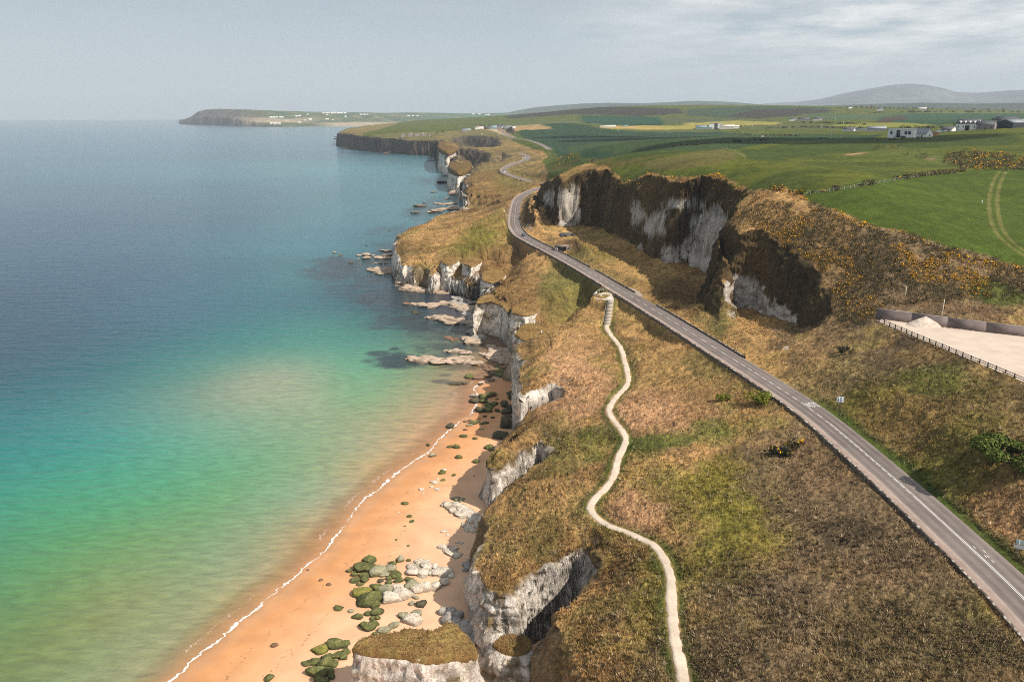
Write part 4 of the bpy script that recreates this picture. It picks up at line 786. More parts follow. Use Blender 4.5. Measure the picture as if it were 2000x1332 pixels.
ridge('mountain', 1400, 2400, [(1400,216),(1460,209),(1500,205),(1560,203),(1600,199),(1640,191),(1680,185),(1715,180),(1745,176.5),(1770,176),(1800,178),(1835,184),(1860,190),(1900,192),(1960,189),(2000,188),(2060,190),(2200,196),(2400,205)], 9000, 12500, 15500, (.125,.135,.145), 181, 25)  # pale bluish colour has part of the distance haze painted in

# ------------------------------------------------------------------ air
def build_haze():
    bm = bmesh.new(); bmesh.ops.create_cube(bm, size=1)
    for v in bm.verts: v.co = Vector((v.co.x*50000, v.co.y*50000, -6 + (v.co.z+.5)*900))
    me = bpy.data.meshes.new('haze'); bm.to_mesh(me); bm.free()
    m = bpy.data.materials.new('haze'); m.use_nodes = True; nt = m.node_tree; nt.nodes.clear()
    o = nt.nodes.new('ShaderNodeOutputMaterial'); v = nt.nodes.new('ShaderNodeVolumePrincipled'); nt.links.new(v.outputs[0], o.inputs['Volume'])
    v.inputs['Color'].default_value = (.78, .89, .99, 1); v.inputs['Density'].default_value = 5.2e-5; v.inputs['Anisotropy'].default_value = 0.0
    me.materials.append(m); tag(link('haze', me), kind='stuff')
build_haze()

# ------------------------------------------------------------------ clouds overhead, out of the frame, that shade the farther fields
def build_clouds():
    off = Vector((sdir.x, sdir.y, 0))*(1150/sdir.z) + Vector((0, 0, 1150))
    T_ = [(1120,268,120),(1230,272,140),(1360,276,130)]
    q = hits([t[:2] for t in T_]); acc = Acc()
    for k, (t, p) in enumerate(zip(T_, q)):
        V, F, R_ = rock_pts_cloud(k); acc.add(V*np.array([t[2], t[2]*.62, 70])+np.array([p[0]+off.x, p[1]+off.y, 1150+R_*40]), F)
    m = plain('cloud_white', (.85, .85, .85), 1, .03, .01)
    tag(link('cloud', acc.mesh('cloud', m)), kind='structure')
def rock_pts_cloud(k):
    bm = bmesh.new(); bmesh.ops.create_icosphere(bm, subdivisions=4, radius=1); V = np.array([v.co for v in bm.verts]); F = np.array([[v.index for v in f.verts] for f in bm.faces]); bm.free()
    return V*(1+.35*fbm(V[:, 0]*2+k*7, V[:, 1]*2, V[:, 2]*2, oct=4, seed=191))[:, None], F, math.sin(k*2.1)
build_clouds()

# ------------------------------------------------------------------ rocks
_ico = {}
def ico(sub):
    if sub not in _ico:
        bm = bmesh.new(); bmesh.ops.create_icosphere(bm, subdivisions=sub, radius=1); bm.verts.ensure_lookup_table()
        _ico[sub] = (np.array([v.co for v in bm.verts]), np.array([[v.index for v in f.verts] for f in bm.faces])); bm.free()
    return _ico[sub]
def rock_pts(seed, sub, blocky=.5, rough=.10):
    V, F = ico(sub); R_ = np.random.RandomState(seed); n = R_.normal(size=(11, 3)); n /= np.linalg.norm(n, axis=1, keepdims=True)
    d = R_.uniform(.55, .95, 11); pr = V @ n.T; r = np.where(pr > .05, d/np.maximum(pr, .05), 9).min(1); r = np.minimum(r, 1.0)
    r = r*blocky + (1-blocky)*.86
    o = R_.uniform(-50, 50, 3); q = V+o
    r = r*(1 + rough*1.1*fbm(q[:, 0]*1.6, q[:, 1]*1.6, q[:, 2]*1.6, oct=2, seed=3) + rough*fbm(q[:, 0]*4, q[:, 1]*4, q[:, 2]*4, oct=3, seed=5, ridge=True))
    return V*r[:, None], F, R_
KIND = {'weed': ((.125,.130,.042), (.070,.070,.032), (.30,.265,.12)), 'yellow': ((.24,.215,.05), (.085,.09,.03), (.32,.28,.08)), 'mixed': ((.34,.31,.20), (.10,.105,.045), (.42,.37,.27)),
        'dark': ((.095,.085,.050), (.055,.050,.034), (.15,.12,.07)), 'chalk': ((.66,.56,.45), (.36,.29,.22), (.74,.66,.56)), 'ledge': ((.50,.375,.275), (.17,.125,.09), (.58,.46,.36)), 'brown': ((.24,.14,.085), (.11,.07,.045), (.30,.20,.13)), 'grey': ((.40,.36,.32), (.20,.175,.15), (.52,.48,.44))}
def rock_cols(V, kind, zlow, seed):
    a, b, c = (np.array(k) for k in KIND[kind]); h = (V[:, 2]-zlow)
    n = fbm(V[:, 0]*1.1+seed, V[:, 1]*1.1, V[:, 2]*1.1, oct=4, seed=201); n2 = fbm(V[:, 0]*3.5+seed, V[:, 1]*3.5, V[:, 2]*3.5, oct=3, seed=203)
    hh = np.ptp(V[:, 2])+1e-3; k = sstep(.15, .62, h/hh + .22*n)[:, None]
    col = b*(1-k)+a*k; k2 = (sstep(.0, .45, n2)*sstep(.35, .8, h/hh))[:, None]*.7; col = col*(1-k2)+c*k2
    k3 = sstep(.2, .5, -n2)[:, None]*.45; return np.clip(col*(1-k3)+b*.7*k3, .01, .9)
def lump(seed, c, sx, sy, sz, rz, sub, kind, blocky=.6, sink=.35, tilt=.15):
    V, F, R_ = rock_pts(seed, sub, blocky); V = V*np.array([sx, sy, sz])/2
    tx, ty = R_.uniform(-tilt, tilt, 2); V[:, 2] += V[:, 0]*tx+V[:, 1]*ty
    cz, s_ = math.cos(rz), math.sin(rz); V = np.stack([V[:, 0]*cz-V[:, 1]*s_, V[:, 0]*s_+V[:, 1]*cz, V[:, 2]], -1)
    V[:, 2] += sz*(.5-sink); return V+np.asarray(c), F
ORD = ['first','second','third','fourth','fifth','sixth','seventh','eighth','ninth','tenth','eleventh','twelfth','thirteenth','fourteenth','fifteenth','sixteenth','seventeenth','eighteenth','nineteenth','twentieth','twenty-first','twenty-second','twenty-third','twenty-fourth','twenty-fifth']
COLW = {'weed': 'green weed-covered', 'yellow': 'yellow-green weed-topped', 'mixed': 'half green, half pale', 'dark': 'dark', 'chalk': 'pale chalk', 'ledge': 'pinkish tan', 'brown': 'brown', 'grey': 'grey'}
_rk = [0]
def boulder_set(items, group, where, noun='boulder', base='beach', hr=.62, ar=1.0, sub=3):
    """items: pixel x, pixel y, pixel width, kind"""
    pts = hits([(i[0], i[1]) for i in items], lambda a, b: np.maximum(beach_z(a, b)[0], 0)) if base == 'beach' else un(np.array([i[0] for i in items], float), np.array([i[1] for i in items], float), 0.0)
    kinds = {}
    for k in sorted(range(len(items)), key=lambda k: items[k][0]): kinds.setdefault(items[k][3], []).append(k)
    for k, (it, q) in enumerate(zip(items, pts)):
        _rk[0] += 1; sd = 1000+_rk[0]; rr_ = random.Random(sd); d = np.linalg.norm(q-np.array([0, 0, CAMZ])); w = it[2]*d/FPX
        sub_ = sub if it[2] > 12 else 2
        sx = w*1.18; sy = w*rr_.uniform(.8, 1.25)*ar; sz = min(sx, sy)*hr*rr_.uniform(.8, 1.15)
        V, F = lump(sd, (0, 0, 0), sx, sy, sz, rr_.uniform(-.5, .5), sub_+(1 if it[2] > 16 else 0), it[3], blocky=.95, sink=.30)
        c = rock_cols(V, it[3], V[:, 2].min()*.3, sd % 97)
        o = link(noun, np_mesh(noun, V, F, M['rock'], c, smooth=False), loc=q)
        fam = kinds[it[3]]; n = fam.index(k)
        lab = f"{COLW[it[3]]} {noun.replace('_', ' ')} {where}" if len(fam) == 1 else f"{COLW[it[3]]} {noun.replace('_', ' ')} {where}, {ORD[n]} from the left"
        tag(o, lab, 'rock', group)
P8 = lambda L: [(550+a*.35, 900+b*.35, w*.35, k) for a, b, w, k in L]
P7 = lambda L: [(700+a*.2627, 650+b*.2627, w*.2627, k) for a, b, w, k in L]
P4 = lambda L: [(600+a*.2627, 400+b*.2627, w*.2627, k) for a, b, w, k in L]
P6 = lambda L: [(640+a*.15, 240+b*.15, w*.15, k) for a, b, w, k in L]
boulder_set(P8([(490,558,66,'weed'),(440,610,92,'weed'),(500,610,64,'weed'),(538,632,84,'mixed'),(600,606,62,'mixed'),(615,575,46,'weed'),(660,556,42,'mixed'),(710,556,22,'weed'),(377,617,36,'weed'),(406,637,40,'weed'),(412,672,52,'weed'),(437,690,36,'weed'),(466,667,50,'weed'),(640,642,62,'weed'),(656,667,52,'weed'),(600,657,40,'weed'),(602,682,38,'weed'),(550,674,34,'dark'),(470,640,60,'weed'),(575,640,50,'mixed')]), 'boulders in the upper weedy cluster on the sand', 'in the upper cluster on the sand')
boulder_set(P8([(450,740,92,'yellow'),(530,714,68,'weed'),(490,780,122,'weed'),(522,808,50,'weed'),(585,724,92,'mixed'),(652,716,74,'chalk'),(610,776,110,'chalk'),(680,748,104,'chalk'),(724,704,70,'mixed'),(752,728,60,'chalk'),(800,714,90,'chalk'),(856,708,70,'chalk'),(722,672,38,'weed'),(702,660,28,'weed'),(912,684,48,'chalk'),(560,770,60,'weed'),(752,765,34,'mixed')]), 'boulders in the row below the chalk slab', 'in the row below the chalk slab')
boulder_set(P8([(318,824,52,'weed'),(388,839,32,'mixed'),(422,874,52,'weed'),(485,856,40,'weed'),(536,850,64,'weed'),(506,882,30,'weed'),(540,877,30,'weed'),(480,930,74,'weed'),(516,912,52,'weed'),(572,946,70,'mixed'),(628,922,56,'mixed'),(680,868,52,'mixed'),(732,900,92,'chalk'),(755,852,64,'mixed'),(726,798,30,'mixed'),(782,802,56,'dark'),(795,960,48,'chalk'),(525,830,36,'weed'),(460,915,50,'weed'),(518,966,24,'weed')]), 'boulders on the sand behind the sea stack', 'on the sand behind the grass-topped stack')
boulder_set(P8([(215,1058,84,'yellow'),(308,1034,94,'weed'),(355,1018,52,'weed'),(360,1068,48,'weed'),(312,1092,74,'weed'),(252,1104,62,'weed'),(187,1124,62,'weed'),(142,1132,42,'weed'),(242,1134,72,'weed'),(200,1190,106,'weed'),(256,1178,60,'weed'),(276,1208,42,'weed'),(226,1228,72,'weed'),(114,1124,12,'weed'),(345,1100,46,'weed'),(160,1170,50,'weed'),(285,1140,50,'weed')]), 'boulders in the lowest weedy cluster', 'in the lowest cluster left of the stack')
boulder_set([(601,1113,5,'brown'),(627,1133,9,'brown'),(642,1142,10,'brown'),(604,1240,4,'brown'),(537,1261,12,'brown'),(526,1326,15,'weed'),(791,984,12,'weed'),(799,1009,10,'weed'),(804,1019,11,'weed'),(774,1054,5,'weed'),(886,929,8,'weed'),(864,922,10,'weed'),(866,938,9,'weed'),(798,1066,5,'weed'),(790,1028,5,'weed'),(926,930,4,'weed')], 'small stones strewn over the open sand', 'lying alone on open sand', 'stone')
boulder_set([(778,1000,5,'chalk'),(824,956,11,'chalk'),(827,964,6,'chalk'),(849,942,17,'chalk'),(853,955,14,'chalk'),(843,951,9,'chalk'),(866,918,12,'chalk'),(855,935,8,'chalk'),(868,1038,14,'chalk'),(876,1045,8,'chalk')], 'flat pale stones on the middle of the beach', 'half buried in the middle beach', 'stone', hr=.25)
boulder_set(P7([(985,470,76,'weed'),(930,490,72,'weed'),(925,518,62,'weed'),(966,544,62,'weed'),(1006,534,62,'weed'),(980,558,52,'weed'),(866,514,70,'dark'),(910,582,78,'dark'),(972,584,60,'weed'),(1036,584,46,'dark'),(870,475,64,'grey'),(1030,495,26,'weed')]), 'boulders at the top corner of the beach', 'at the top corner of the beach')
boulder_set(P7([(866,672,72,'weed'),(826,658,36,'brown'),(796,662,36,'brown'),(816,692,30,'mixed'),(840,688,32,'mixed'),(915,718,30,'mixed'),(922,678,36,'weed'),(952,672,42,'weed'),(940,624,30,'dark'),(998,634,30,'dark'),(796,722,30,'brown'),(682,698,62,'dark'),(900,640,18,'dark')]), 'boulders at the water edge above the foam line', 'where the sand narrows by the water')
boulder_set(P7([(780,772,52,'weed'),(870,786,40,'weed'),(680,850,50,'weed'),(732,852,52,'weed'),(748,930,48,'weed'),(872,962,44,'weed'),(966,858,62,'weed'),(992,874,42,'weed'),(552,916,48,'mixed'),(622,1044,50,'weed'),(632,1098,40,'weed'),(708,1060,28,'weed'),(346,1272,46,'weed'),(518,836,30,'dark')]), 'single weedy boulders on the upper beach', 'standing singly on the upper beach')
boulder_set(P7([(1090,545,66,'dark'),(1104,596,86,'dark'),(1150,566,86,'dark'),(1112,692,116,'dark'),(1160,664,84,'dark'),(1060,778,116,'dark'),(1112,834,64,'dark'),(1150,836,64,'dark'),(1150,486,96,'dark')]), 'dark boulders in the shade of the cliff', 'heaped in shade under the cliff', hr=.8)
boulder_set(P7([(1187,900,78,'grey'),(1112,962,90,'chalk'),(1026,988,90,'chalk'),(990,1012,44,'chalk'),(1060,975,60,'grey')]), 'pale slabs below the second cliff buttress', 'below the second cliff buttress', 'slab', hr=.45)
boulder_set(P7([(832,334,72,'weed'),(896,338,84,'brown'),(952,324,72,'brown'),(986,358,52,'brown'),(905,384,40,'dark'),(700,384,50,'dark'),(742,384,60,'dark'),(785,380,40,'dark')]), 'boulders in the shallows', 'in the shallows at the beach end', hr=.4)
boulder_set(P4([(205,356,36,'ledge'),(250,374,32,'brown'),(325,428,36,'brown'),(385,379,42,'ledge'),(440,376,62,'ledge'),(435,401,62,'ledge'),(490,379,32,'ledge'),(380,403,22,'ledge'),(508,434,30,'ledge'),(548,436,36,'ledge'),(588,433,36,'ledge'),(555,342,52,'ledge'),(600,347,60,'ledge'),(535,398,70,'ledge'),(600,378,80,'ledge'),(590,400,70,'ledge'),(745,740,60,'brown')]), 'low rocks off the cave headland', 'in the sea off the cave headland', 'sea_rock', 'sea', .32)
boulder_set(P4([(612,196,22,'dark'),(700,200,14,'dark'),(745,196,26,'brown'),(735,266,36,'brown'),(570,290,16,'dark'),(440,305,20,'dark'),(800,62,60,'brown'),(840,12,90,'brown')])+P6([(1250,1047,62,'brown'),(1200,1092,112,'brown'),(1140,1072,42,'brown'),(1140,1176,110,'brown'),(1545,990,84,'ledge'),(1380,907,92,'brown'),(1390,965,30,'brown')]), 'low rocks awash beyond the headland', 'awash beyond the grassy headland', 'sea_rock', 'sea', .2)
boulder_set(P6([(1500,782,180,'dark'),(1540,697,90,'dark'),(1370,496,84,'brown'),(1320,502,60,'brown'),(1440,572,90,'ledge'),(150,185,120,'dark'),(225,262,110,'dark'),(130,212,90,'dark'),(200,152,150,'dark'),(330,112,80,'dark'),(232,338,110,'brown'),(700,372,150,'brown'),(770,396,120,'brown')]), 'reef rocks under the far dark cliffs', 'in the sea under the far cliffs', 'sea_rock', 'sea', .14, 1.2)

def ledge(spine, w, kind, label, hr=.5, base='sea', group='rock ledges running out to sea', name='rock_ledge', seed=0, dense=1.0):
    """a ridge of cracked, overlapping blocks grown together: one mesh"""
    s = np.array(spine, float); q = un(s[:, 0], s[:, 1], 0.0) if base == 'sea' else hits(s, lambda a, b: np.maximum(beach_z(a, b)[0], 0))
    D = catmull(q, 1.0) if len(q) > 2 else np.linspace(q[0], q[1], 8); A = arc(D); R_ = np.random.RandomState(seed+77)
    d = np.linalg.norm(D.mean(0)-np.array([0, 0, CAMZ])); fs = d/(CAMZ-D[:, 2].mean()); fk = min(fs*.62, 2.3); W_ = w*d/FPX*fk; hr = hr/fk*1.15; acc = Acc(); cols = []; t, n = frame_of(D); o0 = D.mean(0)
    a = 0.0
    ang = math.atan2(*(D[-1]-D[0])[1::-1])
    while a <= A[-1]:
        p = np.array([np.interp(a, A, D[:, k]) for k in range(3)]); nn = np.array([np.interp(a, A, n[:, k]) for k in range(2)]); e = min(1, .55+min(a, A[-1]-a)/(W_*1.2))
        for k in range(2 if W_ > 3 else 1):
            off = R_.uniform(-.3, .3)*W_*e; sx = W_*R_.uniform(.55, 1.0)*e; sy = W_*R_.uniform(.6, 1.0)*e; sz = W_*hr*R_.uniform(.7, 1.1)*max(e, .8)
            V, F = lump(int(R_.randint(1e6)), p-o0+np.array([nn[0]*off, nn[1]*off, 0]), sx, sy, sz, ang+.9+R_.uniform(-.25, .25), 3 if W_ < 5 else 4, kind, .95, .38, .2)
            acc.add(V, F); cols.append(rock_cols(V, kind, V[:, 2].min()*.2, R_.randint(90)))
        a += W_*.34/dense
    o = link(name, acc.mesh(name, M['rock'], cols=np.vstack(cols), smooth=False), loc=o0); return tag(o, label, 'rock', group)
def q4(*L): return [(600+a*.2627, 400+b*.2627) for a, b in L]
def q8(*L): return [(550+a*.35, 900+b*.35) for a, b in L]
def q6(*L): return [(640+a*.15, 240+b*.15) for a, b in L]
ledge(q4((760,1142),(870,1155),(1000,1168),(1150,1162),(1280,1185)), 23, 'ledge', 'long pale ledge with slanting cracks, nearest to the sandy beach', .34, seed=1)
ledge(q4((1030,1088),(1120,1090),(1200,1105)), 13, 'ledge', 'short flat ledge between the nearest long ledge and the chalk promontory', .25, seed=2)
ledge(q4((1170,1005),(1235,1022),(1300,1045)), 24, 'ledge', 'broad steep-sided ledge touching the foot of the chalk promontory', .5, seed=3)
ledge(q4((1360,1095),(1430,1132),(1500,1180)), 18, 'ledge', 'jumbled ledge at the foot of the grey shaded cliff', .5, seed=4)
ledge(q4((1430,1075),(1500,1120)), 15, 'ledge', 'small ledge behind the jumbled ledge under the grey cliff', .5, seed=5)
ledge(q4((1030,985),(1110,1008)), 12, 'brown', 'low brown weedy ledge awash beside the broad ledge', .2, seed=6)
ledge(q4((905,848),(1000,842),(1100,872),(1230,888)), 18, 'ledge', 'separate hump-backed ledge with dark rims, second strip of rock in the bay', .4, seed=7)
ledge(q4((785,738),(900,755),(1020,738),(1100,732)), 14, 'ledge', 'long thin ledge jutting farthest from the tall white buttress', .35, seed=8)
ledge(q4((1090,748),(1190,780),(1255,798)), 16, 'ledge', 'ledge bending back to the foot of the tall white buttress', .4, seed=9)
ledge(q4((770,797),(850,806)), 7, 'dark', 'thin dark reef between two tan ledges', .2, seed=10)
ledge(q4((455,478),(520,492),(565,518)), 10, 'ledge', 'outermost ledge off the cave headland', .35, seed=11)
ledge(q4((520,472),(600,492),(690,518)), 14, 'ledge', 'thick ledge running out from below the sea cave', .35, seed=12)
ledge(q4((700,545),(745,590),(800,632),(860,650)), 18, 'ledge', 'stepped rock shelf below the sea cave', .4, seed=13)
ledge(q4((860,640),(960,650),(1070,655)), 14, 'ledge', 'tide-line shelf along the foot of the cave headland', .35, seed=14)
ledge(q4((1110,690),(1180,715),(1240,735)), 18, 'grey', 'grey shelf in the cove beside the tall white buttress', .3, seed=15)
ledge(q6((1440,1052),(1550,1062),(1640,1052)), 12, 'ledge', 'upper arm of the flat rock platform beyond the headland', .14, seed=16)
ledge(q6((1370,1172),(1490,1150),(1600,1125),(1690,1105)), 19, 'ledge', 'wide flat rock platform beyond the headland', .10, seed=17)
ledge(q6((1590,890),(1660,905),(1715,950)), 14, 'ledge', 'rounded ledge below the far white cliff', .25, seed=18)
ledge(q8((720,595),(800,625),(880,630),(965,628)), 34, 'chalk', 'largest pale chalk slab on the sand', .26, 'beach', 'chalk slabs on the beach', seed=19, dense=.8)
ledge(q8((770,560),(830,590),(870,600)), 24, 'chalk', 'upper shelf of the largest pale chalk slab', .28, 'beach', 'chalk slabs on the beach', seed=29)
ledge(q8((915,480),(945,520),(975,545)), 33, 'chalk', 'rounded chalk slab with finger-like lobes in mid beach', .26, 'beach', 'chalk slabs on the beach', seed=20)
ledge(q8((985,455),(1010,460)), 18, 'chalk', 'small chalk hump beside the rounded slab', .3, 'beach', 'chalk slabs on the beach', seed=21)
ledge(q8((905,245),(965,262),(1030,290),(1090,335),(1160,372)), 26, 'chalk', 'chalk apron running down from the second buttress', .3, 'beach', 'chalk slabs on the beach', seed=22)
ledge(q8((1020,350),(1060,385),(1080,400)), 20, 'chalk', 'low chalk slab beside the apron of the second buttress', .2, 'beach', 'chalk slabs on the beach', seed=23)
ledge(q8((960,215),(1010,220)), 18, 'mixed', 'green-topped end of the chalk apron', .35, 'beach', 'chalk slabs on the beach', seed=24)
ledge(q8((900,850),(980,900),(1050,980),(1095,1040)), 38, 'grey', 'grey rock ridge joining the stack to the nearest headland', .62, 'beach', 'chalk slabs on the beach', seed=25)
ledge(q8((1020,610),(1075,570),(1105,540)), 22, 'grey', 'shaded rock shelf at the foot of the nearest headland', .3, 'beach', 'chalk slabs on the beach', seed=26)
ledge(P4([(1330,1090,1,1)])and q4((1400,1200),(1440,1250),(1490,1290)), 14, 'weed', 'weedy green ledge in the corner under the grey cliff', .35, seed=27)
ledge(q4((1330,1195),(1400,1225),(1450,1265)), 16, 'brown', 'brown rubbly ledge at the top end of the beach', .3, seed=28)

ledge([(893,586),(915,612),(930,645),(938,668)], 13, 'grey', 'grey rubble apron round the foot of the tall white buttress', .3, seed=41)
ledge([(958,676),(985,692),(1004,708)], 14, 'ledge', 'tan rubble apron between the buttress and the grey nose', .35, seed=42)
ledge([(940,690),(965,700),(990,712)], 11, 'ledge', 'broken ledge just above the nearest long ledge', .35, seed=43)
ledge([(905,700),(930,708),(955,722),(972,733)], 10, 'brown', 'brown weedy ledge linking the nearest long ledge to the beach', .3, seed=44)
# ------------------------------------------------------------------ the grass-topped stack and the capped block
CAPS = []
def capped(name, outl, ztop, zbase, label, seed, hole=None, flare=1.10, dome=.8, lv=26, nu=260, sc=1.0):
    P = catmull(np.vstack([un_l([(a, b, ztop) for a, b in outl]), un_l([(outl[0][0], outl[0][1], ztop)])]), .3)[:, :2]
    A = np.concatenate([[0], np.cumsum(np.hypot(*np.diff(P, axis=0).T))]); u = np.linspace(0, A[-1], nu+1)[:-1]; P = np.stack([np.interp(u, A, P[:, k]) for k in range(2)], -1)
    c = P.mean(0); zt = ztop*K72; H = zt-zbase; rows = []
    tv = np.linspace(0, 1, lv)
    for t in tv:
        k = 1.0 + (flare-1)*t**1.4; q = c+(P-c)*k; rows.append(np.concatenate([q, np.full((nu, 1), zt-H*t)], 1))
    V = np.array(rows); nr = V[..., :2]-c; nr /= np.linalg.norm(nr, axis=-1, keepdims=True)
    x, y, z = V[..., 0].ravel(), V[..., 1].ravel(), V[..., 2].ravel()
    dsp = (fbm(x/3.6/sc, y/3.6/sc, z/5/sc, oct=4, seed=seed, ridge=True)*1.5 + fbm(x/.9/sc, y/.9/sc, z/.9/sc, oct=3, seed=seed+3)*.5 + .4*vnoise(x/20, y/20, z/1.1/sc, seed=seed+8))*sc
    dsp = dsp*np.repeat(sstep(0, .22, tv)*.97+.03, nu)
    V[..., :2] += nr*dsp.reshape(lv, nu)[..., None]
    if hole is not None:
        hp = un(hole[0], hole[1], zbase/K72 + .33*H/K72); 
        for (hx, dep, wd, zh) in hole[2]:
            hq = un(hx, hole[1], zbase/K72+.2*H/K72)[:2]; d = np.linalg.norm(V[..., :2]-hq, axis=-1)
            zk = sstep(zbase+zh*H, zbase+zh*H-1.6, V[..., 2]); V[..., :2] -= nr*(dep*np.exp(-(d/wd)**4)*zk)[..., None]
    Fs = grid_faces(lv, nu)
    wrap = np.stack([np.arange(lv-1)*nu+nu-1, np.arange(1, lv)*nu+nu-1, np.arange(1, lv)*nu, np.arange(lv-1)*nu], -1)
    VV = V.reshape(-1, 3); fl = fbm(VV[:, 0]/2/sc, VV[:, 1]/2/sc, VV[:, 2]/5/sc, oct=4, seed=seed+11); f2 = fbm(VV[:, 0]/1.1/sc, VV[:, 1]/1.1/sc, VV[:, 2]/1.1/sc, oct=3, seed=seed+12)
    col = CHALK*(1-sstep(-.1, .5, fl))[:, None]+CHALKG*sstep(-.1, .5, fl)[:, None]; k = (sstep(.2, .5, f2)*.6)[:, None]; col = col*(1-k)+np.array((.27,.20,.13))*k
    cr = (sstep(.50, .78, fbm(VV[:, 0]/2.6/sc, VV[:, 1]/2.6/sc, VV[:, 2]/4/sc, oct=3, seed=seed+14, ridge=True))*.6)[:, None]; col = col*(1-cr)+np.array((.19,.15,.11))*cr
    vg = (sstep(.22, .4, fbm(VV[:, 0]/4/sc, VV[:, 1]/4/sc, VV[:, 2]/3/sc, oct=3, seed=seed+16))*.8)[:, None]; col = col*(1-vg)+np.array((.17,.12,.05))*vg
    lowk = (sstep(.75, 1, np.repeat(tv, nu)+.1*fl)*.5)[:, None]; col = col*(1-lowk)+np.array((.25,.20,.14))*lowk
    root = empty(name, (c[0], c[1], zbase), 0, label, 'rock')
    off = np.array([c[0], c[1], zbase])
    link('rock_body', np_mesh('rock_body', VV-off, np.vstack([Fs, wrap])[:, ::-1], M['rock'], col), root)
    # turf cap: rings to the middle, hanging over the edge
    rings = []; ks = [1.04, 1.055, 1.0, .95, .87, .76, .63, .49, .34, .18, .04]; dz = [-.10, -.04, .03, .05, .055, .06, .065, .07, .072, .074, .075]
    for k, d in zip(ks, dz):
        q = c+(P-c)*k; zz = zt + d*H*dome; rings.append(np.concatenate([q, np.full((nu, 1), zz)], 1))
    T_ = np.array(rings); xx, yy = T_[..., 0].ravel(), T_[..., 1].ravel()
    drop = np.abs(fbm(xx/1.2, yy/1.2, oct=3, seed=seed+21))*.7*np.repeat(np.array([1.3, .5]+[0]*9), nu)
    T_[..., 2] += (fbm(xx/2.5, yy/2.5, oct=3, seed=seed+22)*.35+fbm(xx/.7, yy/.7, oct=2, seed=seed+23)*.18 - drop).reshape(len(ks), nu)
    TV = T_.reshape(-1, 3); lvl = len(ks); nn = fbm(TV[:, 0]/1.5, TV[:, 1]/1.5, oct=4, seed=seed+25)
    tc = (1.0 if sc < 1.5 else .55)*(BROWN*1.1*(1-sstep(-.2, .35, nn))[:, None]+np.array((.28,.185,.065))*sstep(-.2, .35, nn)[:, None])
    CAPS.append((TV[nu*2:], tc[nu*2:], sc)); w2 = np.stack([np.arange(lvl-1)*nu+nu-1, np.arange(1, lvl)*nu+nu-1, np.arange(1, lvl)*nu, np.arange(lvl-1)*nu], -1)
    link('grass_cap', np_mesh('grass_cap', TV-off, np.vstack([grid_faces(lvl, nu), w2])[:, ::-1], M['terrain'], tc), root)
    return root
capped('sea_stack', [(693,1262),(715,1270),(745,1276),(790,1280),(830,1289),(870,1284),(905,1277),(927,1272),(920,1254),(905,1236),(882,1217),(869,1226),(850,1236),(800,1233),(765,1238),(720,1247),(699,1255)], 9.6, .6, 'white chalk sea stack with a brown grass cap standing on the beach', 301, hole=(846, 1325, ((846, 4.2, 1.3, .80), (884, 1.6, 1.6, .7))), flare=1.14)
capped('rock_block', [(962,1262),(975,1272),(1000,1280),(1025,1278),(1038,1264),(1030,1250),(1005,1245),(978,1248)], 5.2, 1.0, 'grey chalk block with a round brown grass cap between stack and headland', 331, flare=1.7, dome=1.6, lv=20, nu=160)

B_ = dict(lv=30, nu=200, dome=.25)
capped('chalk_buttress', [(930,594),(944,589),(962,591),(980,598),(992,609),(1002,590),(990,576),(960,575),(938,581)], 11.3, -.5, 'tall white chalk buttress with a grassy shoulder behind the hump-backed ledges', 401, flare=1.10, **B_)
capped('chalk_buttress', [(1000,610),(1015,614),(1032,614),(1046,610),(1056,598),(1040,590),(1015,592),(1001,600)], 13.0, .2, 'bright white chalk face right of the tall buttress, above the jumbled ledge', 411, flare=1.12, **B_)
capped('chalk_buttress', [(1006,653),(1018,661),(1030,663),(1043,657),(1056,641),(1040,632),(1020,636)], 10.6, .4, 'grey shaded chalk nose nearest to the beach end', 421, flare=1.18, **B_)
capped('chalk_buttress', [(941,546),(955,551),(970,549),(981,543),(986,532),(965,526),(945,532)], 10.4, -.5, 'white chalk bluff at the head of the cove behind the tall buttress', 431, flare=1.15, **B_)
capped('chalk_bluff', [(863,513),(875,516),(890,512),(894,506),(880,502),(866,505)], 11.6, 4.0, 'left of two white chalk patches on the brown slope of the cave headland', 441, flare=1.3, **B_)
capped('chalk_bluff', [(906,515),(920,519),(936,514),(940,507),(924,503),(908,506)], 12.4, 5.0, 'right of two white chalk patches on the brown slope of the cave headland', 451, flare=1.2, **B_)
capped('chalk_arch', [(855,289),(863,295),(876,297),(889,293),(896,287),(892,280),(875,277),(858,280)], 27.0, -.5, 'far white chalk headland with a dark arch at the waterline', 461, flare=1.12, sc=3.0, hole=(872, 322, ((872, 22, 10, .5),)), lv=30, nu=200, dome=1.3)
capped('chalk_headland', [(876,329),(886,335),(898,337),(912,333),(921,325),(915,316),(895,313),(880,318)], 19.0, -.5, 'broad white chalk headland this side of the arch', 471, flare=1.15, sc=2.4, lv=30, nu=200, dome=1.6)

